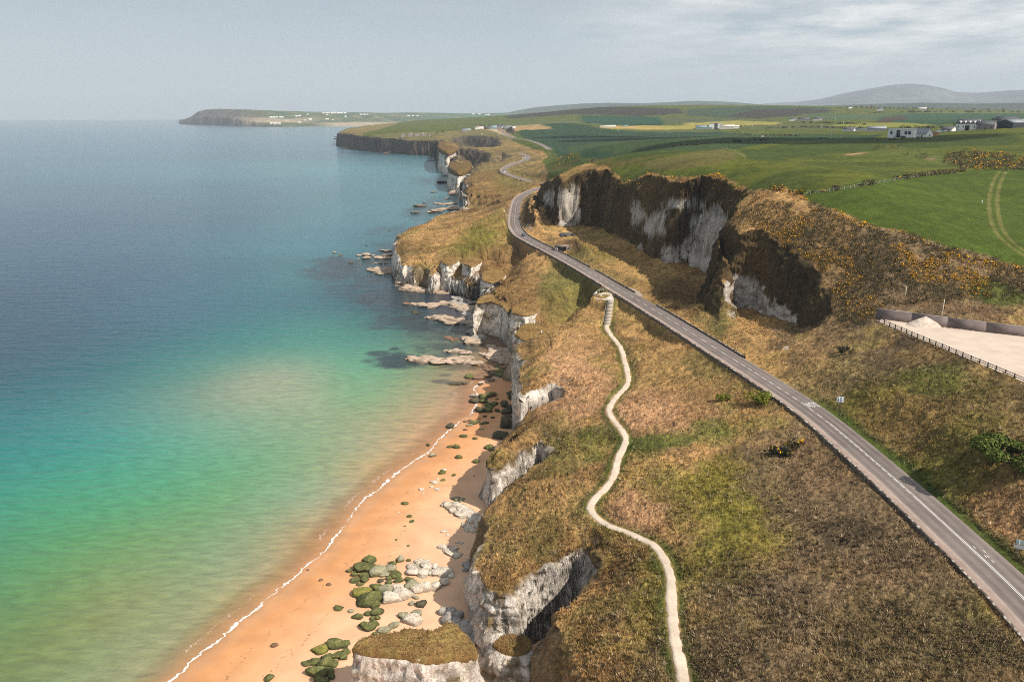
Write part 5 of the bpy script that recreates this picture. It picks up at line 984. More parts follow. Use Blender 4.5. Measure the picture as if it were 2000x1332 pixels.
# ------------------------------------------------------------------ small builders
def boxV(c, d, rz=0):
    s = np.array([[a, b, e] for a in (-.5, .5) for b in (-.5, .5) for e in (-.5, .5)])*np.array(d); cz, sz = math.cos(rz), math.sin(rz)
    V = np.stack([s[:, 0]*cz-s[:, 1]*sz, s[:, 0]*sz+s[:, 1]*cz, s[:, 2]], -1)+np.array(c)
    return V, np.array([[0, 1, 3, 2], [4, 6, 7, 5], [0, 4, 5, 1], [2, 3, 7, 6], [0, 2, 6, 4], [1, 5, 7, 3]])
def barV(a, b, w, h=None):
    """square bar from a to b"""
    a = np.array(a, float); b = np.array(b, float); d = b-a; L_ = np.linalg.norm(d); d /= L_; h = h or w
    u = np.cross(d, (0, 0, 1)); u = np.array([1., 0, 0]) if np.linalg.norm(u) < 1e-3 else u/np.linalg.norm(u); v = np.cross(u, d)
    V = np.array([p + u*sx*w/2 + v*sy*h/2 for p in (a, b) for sx in (-1, 1) for sy in (-1, 1)])
    return V, np.array([[0, 1, 3, 2], [4, 6, 7, 5], [0, 4, 5, 1], [2, 3, 7, 6], [0, 2, 6, 4], [1, 5, 7, 3]])
def boxes(name, L, mat, parent=None, loc=None, rz=0, bevel=0):
    a = Acc()
    for V, F in L: a.add(V, F)
    me = a.mesh(name, mat, smooth=False)
    if bevel:
        bm = bmesh.new(); bm.from_mesh(me); bmesh.ops.bevel(bm, geom=bm.edges[:], offset=bevel, segments=1, affect='EDGES'); bm.to_mesh(me); bm.free()
    return link(name, me, parent, loc, rz)
def face_cam(p): return math.atan2(-p[0], p[1])      # local -y looks back at the camera
M['stone'] = col_mat('dry_stone', ((1.2, .3), (6, .4)), (7, .12), .95, .1)
M['darkwood'] = plain('tarred_timber', (.022, .022, .026), .7, .25, 3)
M['wood'] = plain('weathered_timber', (.30, .24, .17), .85, .25, 3)
M['palepost'] = plain('pale_post', (.62, .57, .46), .8, .15, 3)
M['concrete'] = plain('stained_concrete', (.17, .135, .13), .9, .3, .35)
M['palestone'] = plain('pale_paving', (.60, .53, .45), .9, .14, 1.2)
M['metal'] = plain('galvanised_metal', (.42, .44, .45), .45, .1, 5, .5, .5)
M['signback'] = plain('sign_back', (.70, .76, .78), .4, .06, 4)
M['signgreen'] = plain('sign_back_grey_green', (.45, .55, .54), .4, .06, 4)
M['white'] = plain('white_render', (.80, .79, .76), .85, .06, .4)
M['cream'] = plain('cream_render', (.66, .58, .50), .85, .1, .4)
M['greywall'] = plain('grey_stone_wall', (.27, .24, .235), .9, .25, 1.2)
M['slate'] = plain('slate_roof', (.085, .09, .10), .6, .15, .8)
M['tin'] = plain('pale_tin_roof', (.27, .29, .31), .5, .1, .5)
M['tinblue'] = plain('blue_grey_roof', (.24, .32, .34), .5, .1, .5)
M['darkshed'] = plain('dark_cladding', (.035, .042, .05), .7, .15, .5)
M['brownstone'] = plain('brown_slab', (.24, .175, .14), .9, .25, 1.2); M['tanpave'] = plain('tan_tarmac', (.36, .28, .235), .9, .15, 1.2)
M['brick'] = plain('orange_brick', (.42, .20, .12), .9, .2, 2)
M['glass'] = plain('dark_glass', (.035, .045, .06), .12, .2, 1, .6)
M['rust'] = plain('rusty_brown', (.14, .075, .045), .85, .3, 3)

# ------------------------------------------------------------------ dry stone walls along the road
def stone_wall(s0, s1, lat, label, D=None, A=None, h=.6, down=2.0, seed=0):
    D = RD if D is None else D; A = RA if A is None else A; ss = np.arange(s0, s1, .55); P = np.stack([np.interp(ss, A, D[:, k]) for k in range(3)], -1); t, n = frame_of(P)
    R_ = np.random.RandomState(seed+5); prof = [(-.30, -down), (-.26, .0), (-.22, h*.92), (-.12, h), (.12, h), (.22, h*.92), (.26, .0), (.30, -down)]
    V = np.zeros((len(ss), 8, 3))
    for j, (o, z) in enumerate(prof):
        jit = R_.uniform(-.07, .07, len(ss)); V[:, j, :2] = P[:, :2]+n*(lat+o+jit)[:, None]; V[:, j, 2] = P[:, 2]+z+R_.uniform(-.09, .09, len(ss))*(z > .3)
    N_ = len(ss); c = np.array((.13, .105, .085))*R_.uniform(.55, 1.6, (N_, 8, 1)); c = np.broadcast_to(c, (N_, 8, 3)).copy()
    top = R_.rand(N_) < .30; c[top, 3:5] = np.array((.55, .49, .43)); c = c.reshape(-1, 3)
    o0 = V.reshape(-1, 3).mean(0); me = np_mesh('stone_wall', V.reshape(-1, 3)-o0, grid_faces(N_, 8), M['stone'], c, smooth=False)
    return tag(link('stone_wall', me, loc=o0), label, 'wall', 'dry stone walls along the road')
LW = -5.62; RW = 4.05
stone_wall(2, s_at(1213, 592), LW, 'long dry stone wall with pale coping beside the footway, from the bottom corner to the steps', seed=1)
stone_wall(s_at(1188, 572), s_at(990, 404), LW, 'low stone wall on the seaward side of the bend', seed=2, down=3.5)
stone_wall(s_at(1440, 684), s_at(1268, 588), RW, 'dark stone wall inland of the road between the layby and the second hollow', seed=3)
stone_wall(s_at(1228, 565), s_at(1150, 522), RW, 'dark stone wall inland of the road between the layby and the small gap', seed=4)
stone_wall(s_at(1141, 516), s_at(1013, 424), RW, 'dark curving stone wall on the inside of the bend', seed=5)
def lay_sheet(name, px, z, mat, parent=None, thick=.5):
    q = un_l([(a, b, z) for a, b in px]); n = len(q); bm = bmesh.new(); vs = [bm.verts.new(p) for p in q]; f = bm.faces.new(vs)
    if f.normal.z < 0: f.normal_flip()
    r = bmesh.ops.extrude_face_region(bm, geom=[f]); 
    for v in r['geom']:
        if isinstance(v, bmesh.types.BMVert): v.co.z -= thick
    bmesh.ops.recalc_face_normals(bm, faces=bm.faces[:]); me = bpy.data.meshes.new(name); bm.to_mesh(me); bm.free(); me.materials.append(mat); return link(name, me, parent)
tag(lay_sheet('pavement', [(1159,582),(1162,577),(1178,571.5),(1192,571),(1197,578),(1199,586),(1188,586),(1172,585)], 18.42, M['palestone']), kind='structure')
M['yard'] = plain('yard_gravel', (.56, .455, .37), .95, .10, .25)
tag(lay_sheet('gravel_yard', [(1716,627),(2002,747),(2200,832),(2300,684),(2002,657.5),(1850,641),(1722,623.5)], 30.02, M['yard']), kind='structure')
tag(lay_sheet('layby', [(1222,566),(1236,563),(1249,570),(1256,577),(1247,580)], 18.74, M['tanpave']), kind='structure')

# ------------------------------------------------------------------ steps, rails and boards at the top of the path
def build_steps():
    a = un(1185.5, 634, 15.95); b = un(1193, 587, 18.40); d = b-a; n = 17; rz = math.atan2(d[1], d[0])-math.pi/2
    root = empty('stairway', tuple(a), 0, 'flight of pale gravel steps from the path up to the road', 'steps'); run = math.hypot(d[0], d[1])/n
    me = None
    for k in range(n):
        p = d*((k+.5)/n); 
        if me is None:
            V, F = boxV((0, 0, -.35), (2.5, run*.96, .9), rz); V2, F2 = boxV((0, 0, 0), (2.6, .12, .22), rz)
            A_ = Acc(); A_.add(V, F); off = np.array([math.sin(rz)*run*.46, -math.cos(rz)*run*.46, .12]); A_.add(V2+off, F2); me = A_.mesh('step', M['palestone'], smooth=False, mat_idx=[0]*6+[1]*6); me.materials.append(M['wood'])
        link('step', me, root, tuple(p))
    nrm = np.array([-d[1], d[0]])/math.hypot(d[0], d[1])
    r2 = empty('handrail', tuple(a), 0, 'timber handrail down the left side of the steps', 'handrail'); P0 = np.array([nrm[0]*1.6, nrm[1]*1.6, 0])
    if P0[0] > 0: P0 = -P0
    for k in range(8): boxes('post', [barV((0, 0, -.8), (0, 0, 1.05), .12)], M['wood'], r2, tuple(P0+d*(k/7.0)*.8))
    boxes('rail', [barV(P0+np.array([0, 0, 1.0]), P0+d*.8+np.array([0, 0, 1.0]), .12)], M['wood'], r2)
    L_ = un_l([(1161.5, 577.5, 18.42), (1165, 573.5, 18.42), (1171, 569.8, 18.42), (1179, 568.2, 18.42), (1189, 567.4, 18.5)]); r3 = empty('railing', tuple(L_[0]), 0, 'pale curved railing around the seaward edge of the paved top landing', 'railing')
    for q in L_: boxes('post', [barV((0, 0, -.8), (0, 0, 1.2), .09)], M['palepost'], r3, tuple(q-L_[0]))
    boxes('rail', [barV(L_[i]-L_[0]+np.array([0, 0, z]), L_[i+1]-L_[0]+np.array([0, 0, z]), .06, .08) for i in range(4) for z in (.62, 1.15)], M['palepost'], r3)
    for k, (px, py, lab) in enumerate(((1161, 580, 'small sloping information board at the tip of the landing'), (1163.5, 578.5, 'upright information panel behind the sloping board'))):
        q = un(px, py, 18.42); r4 = empty('information_board', tuple(q), face_cam(q)+.4, lab, 'sign'); up = k == 1
        boxes('post', [barV((-.5, 0, -.3), (-.5, 0, 1.0+.7*up), .1), barV((.5, 0, -.3), (.5, 0, 1.0+.7*up), .1)], M['darkwood'], r4)
        boxes('panel', [boxV((0, -.08, 1.0+.35*up), (1.2, .08, .8))], M['signback' if up else 'greywall'], r4)
build_steps()

# ------------------------------------------------------------------ signs
def sign(px, py, label, panels, posts, ph, rot=0):
    q = hits([(px, py)], anyground)[0]; r = empty('road_sign', tuple(q), face_cam(q)+rot, label, 'sign')
    for x in posts: boxes('post', [barV((x, 0, -.6), (x, 0, ph), .10)], M['metal'], r)
    for nm, poly, z0, mat in panels:
        bm = bmesh.new(); vs = [bm.verts.new((x, .07, z)) for x, z in poly]; f = bm.faces.new(vs); e = bmesh.ops.extrude_face_region(bm, geom=[f])
        for v in e['geom']:
            if isinstance(v, bmesh.types.BMVert): v.co.y += .06
        bmesh.ops.recalc_face_normals(bm, faces=bm.faces[:]); me = bpy.data.meshes.new(nm); bm.to_mesh(me); bm.free(); me.materials.append(M[mat]); link(nm, me, r)
    return r
sign(1640, 795, 'white-backed sign on two posts on the grassy bank right of the road', [('panel', [(-.85, 1.25), (.85, 1.25), (.85, 2.7), (-.85, 2.7)], 0, 'signback')], (-.3, .3), 2.75, .15)
sign(1994, 1087, 'direction sign with an arrow-ended lower board at the right edge', [('upper_panel', [(-1.0, 2.0), (1.4, 2.0), (1.4, 2.8), (-1.0, 2.8)], 0, 'signgreen'), ('arrow_panel', [(-1.25, 1.55), (-1.0, 1.25), (1.4, 1.25), (1.4, 1.85), (-1.0, 1.85)], 0, 'white')], (-.55, .85), 2.9, .1)
sign(985, 416, 'small white marker sign on the outside of the bend', [('panel', [(-.5, .7), (.5, .7), (.5, 2.0), (-.5, 2.0)], 0, 'white')], (0,), 2.0)
sign(1022, 417, 'small brown post sign beside the inside wall of the bend', [('panel', [(-.35, .5), (.35, .5), (.35, 1.4), (-.35, 1.4)], 0, 'rust')], (0,), 1.4)
sign(986.5, 338, 'white chevron board at the far hairpin', [('panel', [(-1.2, .6), (1.2, .6), (1.2, 1.8), (-1.2, 1.8)], 0, 'white')], (-.7, .7), 1.8)
sign(1007, 263, 'white post on the verge of the farthest stretch of road', [('panel', [(-.5, .5), (.5, .5), (.5, 2.4), (-.5, 2.4)], 0, 'white')], (0,), 2.4)

# ------------------------------------------------------------------ yard: wall, fence, gravel heap
def yard_things():
    L_ = un_l([(1710, 622, 30), (1780, 630, 30), (1850, 639, 30), (1925, 648, 30), (2002, 657, 30), (2150, 672, 30)]); o = L_[0]
    root = empty('retaining_wall', tuple(o), 0, 'long stained concrete retaining wall behind the gravel yard', 'wall')
    for i in range(5):
        a, b = L_[i]-o, L_[i+1]-o; t = (b-a)/np.linalg.norm(b-a); hgt = 2.9-.1*i
        boxes('wall_panel', [barV(a+np.array([0, 0, hgt/2-.4]), b-t*.06+np.array([0, 0, hgt/2-.4]), .45, hgt+.8)], M['concrete'], root)
        boxes('coping', [barV(a+np.array([0, 0, hgt+.06]), b-t*.06+np.array([0, 0, hgt+.06]), .6, .14)], M['greywall'], root)
    F_ = catmull(un_l([(1717, 628, 30), (1760, 647, 30), (1815, 670, 30), (1880, 697, 30), (1945, 724, 30), (2004, 749, 30), (2120, 800, 30)]), 2.4); o = F_[0]
    root = empty('post_and_rail_fence', tuple(o), 0, 'dark timber post and rail fence along the edge of the gravel yard', 'fence'); pm = None
    for q in F_:
        if pm is None: pm = boxes('post', [barV((0, 0, -.6), (0, 0, 1.25), .20)], M['darkwood'], root).data
        else: link('post', pm, root, tuple(q-o))
    for z in (.55, 1.05): boxes('rail', [barV(F_[i]-o+np.array([0, 0, z]), F_[i+1]-o+np.array([0, 0, z]), .08, .16) for i in range(len(F_)-1)], M['darkwood'], root)
    c = un(1806, 634.5, 30); V, F = ico(5); m = V[:, 2] > -.25; x, y = V[:, 0]*5.6, V[:, 1]*3.6; r = np.hypot(V[:, 0], V[:, 1]); z = np.where(V[:, 2] > 0, (1-r)**.9*2.7, -.3) + .18*fbm(x*1.2, y*1.2, oct=4, seed=401)
    cc = np.array((.52,.43,.36))*(1+.25*fbm(x*2, y*2, oct=3, seed=403))[:, None]
    tag(link('gravel_heap', np_mesh('gravel_heap', np.stack([x, y, z], -1), F, M['pathgravel'], cc), loc=tuple(c-np.array([0, 0, .1])), rotz=.1), 'heap of pale gravel against the retaining wall', 'gravel heap')
    for px, py, h, lab in ((1839, 624, 6.0, 'thin pole behind the retaining wall'), (1768, 580, 3.2, 'pale bent post on the gorse slope')):
        q = hits([(px, py)])[0]; L2 = [barV((0, 0, -.8), (0, 0, h), .14)]
        if px < 1800: L2.append(barV((0, 0, h), (-.9, 0, h+.45), .14))
        tag(boxes('pole', L2, M['palepost'], loc=tuple(q)), lab, 'pole')
yard_things()

# ------------------------------------------------------------------ ruined shelter beside the road
def shelter():
    q = un(1098, 490, 18.3); r = empty('stone_shelter', tuple(q), face_cam(q)-.25, 'small flat-roofed stone shelter with a dark opening beside the bend', 'shelter')
    Wd, Dp, H = 7.2, 6.5, 2.9
    boxes('wall', [boxV((-Wd/2+.3, 0, H/2-.5), (.6, Dp, H+1)), boxV((0, Dp/2-.3, H/2-.5), (Wd-1.21, .59, H+1)), boxV((Wd/2-.3, 0, H/2-.5), (.6, Dp, H+1)), boxV((-Wd/2+1.3, -Dp/2+.3, H/2-.5), (1.39, .58, H+1)), boxV((.6, -Dp/2+.3, H-.35), (2.4, .57, .7))], M['greywall'], r)
    boxes('roof', [boxV((0, 0, H+.17), (Wd+.5, Dp+.5, .3))], M['brownstone'], r); boxes('doorway', [boxV((.3, -Dp/2+.7, 1.0), (3.4, .1, 2.9))], M['darkshed'], r)
    boxes('buttress', [boxV((Wd/2+1.4, -.6, H/2-.6), (2.2, Dp-1.5, H+.2))], M['slate'], r)
    q = un(1108, 467, 17.6); r = empty('stone_ruin', tuple(q), face_cam(q)+.3, 'dark roofless stone ruin below the chalk face behind the shelter', 'ruin')
    boxes('wall', [boxV((-4, 0, 1), (.7, 7, 4)), boxV((0, 3.3, 1.2), (7.29, .69, 4.4)), boxV((4, 0, .8), (.71, 7.01, 3.6))], M['slate'], r); boxes('roof', [boxV((-1.2, .2, 2.9), (5, 5.6, .3))], M['slate'], r)
shelter()

# ------------------------------------------------------------------ cars
def build_car(px, py, z, ang, paint, label, on=None):
    col = {'blue': (.06, .085, .12), 'white': (.78, .78, .78), 'black': (.03, .03, .035)}[paint]
    if 'car_'+paint not in M: M['car_'+paint] = plain('car_paint_'+paint, col, .25, .05, 2, .5)
    if 'tyre' not in M: M['tyre'] = plain('tyre_rubber', (.02, .02, .02), .9); M['lamp'] = plain('lamp_glass', (.75, .75, .72), .2); M['red'] = plain('tail_lamp', (.45, .03, .03), .3)
    q = un(px, py, z) if z is not None else hits([(px, py)], anyground)[0]
    if z is None: pass
    r = empty('parked_car' if 'parked' in label else 'car', tuple(q), ang, label, 'car')
    prof = [(-2.1, .35), (-2.15, .75), (-1.9, .98), (-1.25, 1.02), (-.7, 1.42), (.75, 1.45), (1.55, 1.05), (2.1, .95), (2.15, .45), (2.05, .3), (-2.0, .3)]
    bm = bmesh.new(); rings = []
    for y, k in ((-.86, .90), (-.80, 1), (.80, 1), (.86, .90)): rings.append([bm.verts.new((x*(k*.2+.8), y*(.80 if zz > 1.2 else 1), .3+(zz-.3)*k*1.0)) for x, zz in prof])
    for a, b in zip(rings[:-1], rings[1:]):
        for i in range(len(prof)): bm.faces.new((a[i], a[(i+1) % len(prof)], b[(i+1) % len(prof)], b[i]))
    bm.faces.new(rings[0][::-1]); bm.faces.new(rings[-1]); bmesh.ops.recalc_face_normals(bm, faces=bm.faces[:]); me = bpy.data.meshes.new('body'); bm.to_mesh(me); bm.free(); me.materials.append(M['car_'+paint]); link('body', me, r)
    boxes('windscreen', [barV((-1.22, 0, 1.06), (-.76, 0, 1.41), 1.25, .03)], M['glass'], r); boxes('rear_window', [barV((.82, 0, 1.43), (1.46, 0, 1.11), 1.25, .03)], M['glass'], r)
    for s in (-1, 1):
        boxes('side_window', [boxV((-.05, s*.78, 1.2), (1.6, .10, .28))], M['glass'], r)
        boxes('headlight', [boxV((-2.12, s*.6, .72), (.08, .32, .16))], M['lamp'], r); boxes('tail_light', [boxV((2.13, s*.62, .78), (.06, .28, .16))], M['red'], r)
        for x in (-1.35, 1.35):
            V = np.array([(x+math.cos(t)*.33, s*.8+yy, .33+math.sin(t)*.33) for yy in (-.11, .11) for t in np.linspace(0, 2*math.pi, 14, endpoint=False)])
            i = np.arange(14); F = np.stack([i, (i+1) % 14, (i+1) % 14+14, i+14], -1); caps = np.array([[0, k, k+1, k+1] for k in range(1, 13)])
            a = Acc(); a.add(V, F); w = boxes('wheel', [(V, F)], M['tyre'], r); boxes('rim', [boxV((x, s*.88, .33), (.36, .05, .36))], M['metal'], w)
    return r
def road_dir(px, py, D=None):
    D = RD if D is None else D; X, Y = proj(D[:, 0], D[:, 1], D[:, 2]); i = int(np.clip(np.argmin((X-px)**2+(Y-py)**2), 1, len(D)-2)); t = D[i+1]-D[i-1]; return math.atan2(t[1], t[0]), D[i]
a_, _ = road_dir(1022, 459); c = build_car(1022.5, 460.5, 18.92, a_, 'blue', 'dark blue car coming round the bend towards the straight')
a_, p_ = road_dir(1034, 274, RD2); c = build_car(1035, 275.5, 36.3, a_, 'white', 'white car on the farthest stretch of coast road')
a_, p_ = road_dir(1022, 309); build_car(1021, 309.5, 28.0, a_, 'white', 'white car on the far double bend')
build_car(1489, 267.5, None, .3, 'white', 'white car on the lane beyond the green field')
build_car(1602, 271, None, .1, 'black', 'dark car on the lane near the white farmhouses')
build_car(1207, 255.5, None, .2, 'white', 'white van-like car beside the bright yellow field')
build_car(941, 263, None, .4, 'white', 'white parked car on the pale verge before the village'); build_car(974.5, 262.5, None, 1.2, 'white', 'parked car nearest the road on the pale verge')

# ------------------------------------------------------------------ houses, farms and other far things
def gable(name, px, py, wpx, hpx, label, wall='white', roof='slate', rpart=.45, dep=.75, turn=0.0, flat=False, win=0, rows=1, chim=0, door=True, group=None, gwin=False, z=None):
    """a house whose long front is wpx wide and hpx tall in the photograph, standing at pixel (px, py)"""
    q = hits([(px, py)], anyground)[0] if z is None else un(px, py, z); d = np.linalg.norm(q-np.array([0, 0, CAMZ])); Wd = wpx*d/FPX; Ht = hpx*d/FPX; Dp = Wd*dep; hw = Ht if flat else Ht*(1-rpart); hr = Ht-hw
    root = empty(name, tuple(q-np.array([0, 0, .3])), face_cam(q)+turn, label, 'house' if 'house' in name or 'cottage' in name else 'building', group)
    w, e = Wd/2, Dp/2
    if flat: V = np.array([(-w, -e, -1), (w, -e, -1), (w, e, -1), (-w, e, -1), (-w, -e, hw), (w, -e, hw), (w, e, hw), (-w, e, hw)]); F = [(0, 1, 5, 4), (1, 2, 6, 5), (2, 3, 7, 6), (3, 0, 4, 7), (4, 5, 6, 7)]
    else: V = np.array([(-w, -e, -1), (w, -e, -1), (w, e, -1), (-w, e, -1), (-w, -e, hw), (w, -e, hw), (w, e, hw), (-w, e, hw), (-w, 0, hw+hr), (w, 0, hw+hr)]); F = [(0, 1, 5, 4), (2, 3, 7, 6), (1, 2, 6, 9, 5), (3, 0, 4, 8, 7)]
    me = bpy.data.meshes.new('wall'); me.from_pydata([tuple(v) for v in V], [], F); me.materials.append(M[wall]); link('wall', me, root)
    if flat: boxes('roof', [boxV((0, 0, hw+.2), (Wd+.8, Dp+.8, .35))], M[roof], root)
    else:
        o = .35; a = Acc(); k = hr/e
        for s in (-1, 1):
            y0, z0 = s*(e+o), hw-o*k+.06; Vr = np.array([(-w-o, 0, hw+hr+.06), (w+o, 0, hw+hr+.06), (w+o, y0, z0), (-w-o, y0, z0)]); Vr = np.vstack([Vr, Vr+np.array([0, 0, .25])])
            a.add(Vr, np.array([[0, 1, 2, 3], [4, 5, 6, 7], [0, 1, 5, 4], [1, 2, 6, 5], [2, 3, 7, 6], [3, 0, 4, 7]]))
        link('roof', a.mesh('roof', M[roof], smooth=False), root)
    for c in range(chim):
        x = (-w+.9) if c == 0 else (w-.9); boxes('chimney', [boxV((x, 0, hw+hr+.7), (1.0, .9, 2.0))], M['greywall' if wall != 'white' else 'white'], root)
    rh = hw/rows
    for r_ in range(rows):
        for i in range(win):
            x = -w+(i+.5)*Wd/win
            if door and r_ == 0 and i == win//2: continue
            g = boxes('window', [boxV((x, -e-.03, rh*(r_+.55)), (min(1.3, Wd/win*.55), .12, min(1.5, rh*.5)))], M['glass'], root)
    if gwin: boxes('window', [boxV((w+.03, 0, hw*.6), (.12, 1.2, 1.4))], M['glass'], root)
    if door and win: boxes('door', [boxV((-w+(win//2+.5)*Wd/win, -e-.04, 1.05), (1.1, .12, 2.1))], M['darkshed'], root)
    return root, Wd, hw, Dp, hr
# modern white house: two blank-cornered storeys, big panes
r, Wd, hw, Dp, hr = gable('white_house', 1761, 269.5, 40, 15, 'modern white flat-roofed house with big dark panes', flat=True, roof='white', dep=.55, turn=-.25, door=False)
for x, z, a, b in ((-.36, .62, .09, .34), (-.07, .5, .16, .8), (.22, .62, .11, .36), (.36, .62, .11, .36), (.12, .17, .22, .2)): boxes('window', [boxV((x*Wd, -Dp/2-.04, z*hw), (a*Wd, .12, b*hw))], M['glass'], r)
boxes('porch', [boxV((-.18*Wd, -Dp/2-.5, .45*hw), (.02*Wd, 1.0, .9*hw)), boxV((.02*Wd, -Dp/2-.5, .45*hw), (.02*Wd, 1.0, .9*hw))], M['white'], r)
gable('white_house', 1799, 267.5, 29, 14, 'white gabled house with a grey roof beside the modern one', rpart=.6, dep=.7, turn=-.55, roof='tin', win=2, gwin=True)
gable('shed', 1827, 264, 11, 5.5, 'orange brick shed right of the white gabled house', wall='brick', roof='tin', flat=True)
gable('outbuilding', 1836, 257.5, 8, 4, 'tiny white outbuilding left of the small cottage', flat=True, roof='white')
gable('cottage', 1853, 257.5, 20, 8.5, 'small low white cottage with a slate roof below the large white house', rpart=.55, turn=-.6, win=2)
r, Wd, hw, Dp, hr = gable('white_house', 1891, 254.5, 33, 18, 'large white house with arched doorway and dormer windows', rpart=.40, dep=.6, turn=-.35, win=4, rows=1, chim=0, door=False)
for i in range(4): boxes('dormer', [boxV(((i-1.5)*Wd*.22, -Dp*.36, hw+hr*.32), (Wd*.10, Dp*.34, hr*.55))], M['white'], r); boxes('window', [boxV(((i-1.5)*Wd*.22, -Dp*.54, hw+hr*.30), (Wd*.06, .12, hr*.4))], M['glass'], r)
boxes('door', [boxV((Wd*.05, -Dp/2-.06, hw*.38), (Wd*.2, .16, hw*.76))], M['darkshed'], r)
gable('stone_barn', 1926, 253, 26, 13.5, 'grey stone barn between the large white house and the dark shed', wall='greywall', roof='slate', rpart=.4, win=3, turn=-.15)
gable('farmhouse', 1966, 244, 30, 13, 'grey farmhouse with two chimneys behind the dark shed', wall='greywall', roof='slate', rpart=.45, chim=2, win=4, z=64.8)
gable('barn', 1973, 249.5, 27, 13, 'dark clad barn with a low gable', wall='darkshed', roof='tin', rpart=.35, turn=.9, dep=1.1)
gable('barn', 1996, 247.5, 26, 12, 'pale metal barn at the right edge', wall='tin', roof='tin', rpart=.35, turn=.2)
gable('shed', 1712, 256.5, 30, 8.5, 'open-fronted pale farm shed', wall='tin', roof='tin', rpart=.4, win=0); gable('cottage', 1660, 256.5, 20, 6.5, 'low grey-roofed house with a white gable', rpart=.5, win=2, roof='slate', turn=-.4); gable('shed', 1684, 256, 22, 4.5, 'low pale sheds in line', wall='cream', roof='slate', rpart=.4)
gable('farmhouse', 1549, 236.3, 12, 5.2, 'white farmhouse alone in the middle distance fields', rpart=.4, win=2); gable('shed', 1570, 235.8, 19, 5.2, 'grey shed beside the isolated white farmhouse', wall='greywall', roof='slate', rpart=.5); gable('shed', 1597, 236, 15, 6, 'shed with pale lower walls and dark roof', wall='cream', roof='slate', rpart=.5)
gable('glasshouse', 1375, 251.5, 30, 6, 'long building with a pale blue-grey roof at the bright field', wall='tinblue', roof='tinblue', rpart=.55, dep=1.0); gable('factory', 1397, 251, 22, 8.5, 'white block of the works complex', flat=True, roof='white'); gable('silo_block', 1398, 253, 6, 10.5, 'dark narrow tower block amid the works complex', wall='slate', roof='slate', flat=True); gable('factory', 1420, 252, 26, 7.5, 'cream halls of the works complex', wall='cream', roof='cream', rpart=.35); gable('factory', 1436, 251.5, 14, 6, 'pale end hall of the works complex', wall='white', roof='cream', rpart=.3)
gable('shed', 1187, 248.5, 30, 3.6, 'long low pale shed left of the bright yellow field', wall='cream', roof='cream', rpart=.4); gable('shed', 1221, 247.6, 11, 2.8, 'short pale shed beside the long low one', wall='tinblue', roof='tin', rpart=.4); gable('shed', 1234, 247.6, 8, 2.6, 'smallest shed of the row by the yellow field', wall='cream', roof='slate', rpart=.4)
VIL = [(911,257,17,5.5,'greywall','tin','grey roofed hall nearest the castle ruin'),(936,252.5,16,4.6,'white','cream','white bungalow at the left of the village'),(941,251.5,6,6.5,'white','slate','white gable-end house in the village'),(951,252,10,3.6,'darkshed','slate','dark shed in the village'),(964,252,13,6.2,'tinblue','tinblue','pale green-blue shed in the village'),(974,251.5,12,7,'greywall','slate','grey house in the village centre'),(982,251,6,8,'white','slate','tall white gable-end house in the village centre'),(992,251,16,4.8,'tin','tin','silver shed at the right of the village'),(1004,250.5,6,3.2,'white','white','last small white building of the village')]
for px, py, w, h, wl, rf, lab in VIL: gable('village_house', px, py, w, h, lab, wall=wl, roof=rf, rpart=.45, win=2 if w > 12 else 0)
gable('white_house', 1719, 216.5, 9, 5.5, 'white house among dark trees on the skyline ridge', rpart=.4, win=2)
for i, (px, py, w, h) in enumerate([(1801,214.5,14,3.2),(1772,214,9,2.6),(1660,212.8,6,2.4),(1698,211.6,9,2.2)]): gable('farm_building', px, py, w, h, ['long pale farm building on the skyline ridge','grey farm building left of the long pale one','tiny white building on the dark ridge','low reddish roofed building on the dark ridge'][i], wall=['cream','greywall','white','brick'][i], roof=['white','slate','white','brick'][i], rpart=.4)
# villages on the far headland: white specks, each a small house
def far_house(px, py, w, h, lab, wall='white'):
    r_ = rays(px, py); hh = math.hypot(r_[0], r_[1]); X = np.array([r_[0]/hh, r_[1]/hh]); sh = np.interp(px, [350,362,430,470,520,560,690,850,1000,1150], [7700,7300,6500,6000,5700,5650,5800,6200,6900,7000])
    rr = np.arange(sh, 10400, 20.); Z = head_z(np.full((1, len(rr)), float(px)), rr[None], X[0]*rr[None], X[1]*rr[None])[0][0]*K72; D = CAMZ + r_[2]/hh*rr*K72 - Z; i = np.argmax(D < 0); 
    if not (D < 0).any(): i = len(rr)-1
    q = np.array([X[0]*rr[i], X[1]*rr[i], Z[i]/K72])*K72; d = np.linalg.norm(q); Wd = w*d/FPX; Ht = h*d/FPX; hw = Ht*.6
    V = [(-Wd/2, -5, -5), (Wd/2, -5, -5), (Wd/2, 5, -5), (-Wd/2, 5, -5), (-Wd/2, -5, hw), (Wd/2, -5, hw), (Wd/2, 5, hw), (-Wd/2, 5, hw), (-Wd/2, 0, Ht), (Wd/2, 0, Ht)]
    me = bpy.data.meshes.new('far_house'); me.from_pydata(V, [], [(0, 1, 5, 4), (2, 3, 7, 6), (1, 2, 6, 9, 5), (3, 0, 4, 8, 7), (4, 5, 9, 8), (6, 7, 8, 9)]); me.materials.append(M[wall]); 
    if wall == 'white': me.materials.append(M['slate']); me.polygons[4].material_index = 0
    tag(link('far_house', me, None, tuple(q), face_cam(q)), lab, 'house', 'houses on the far headland')
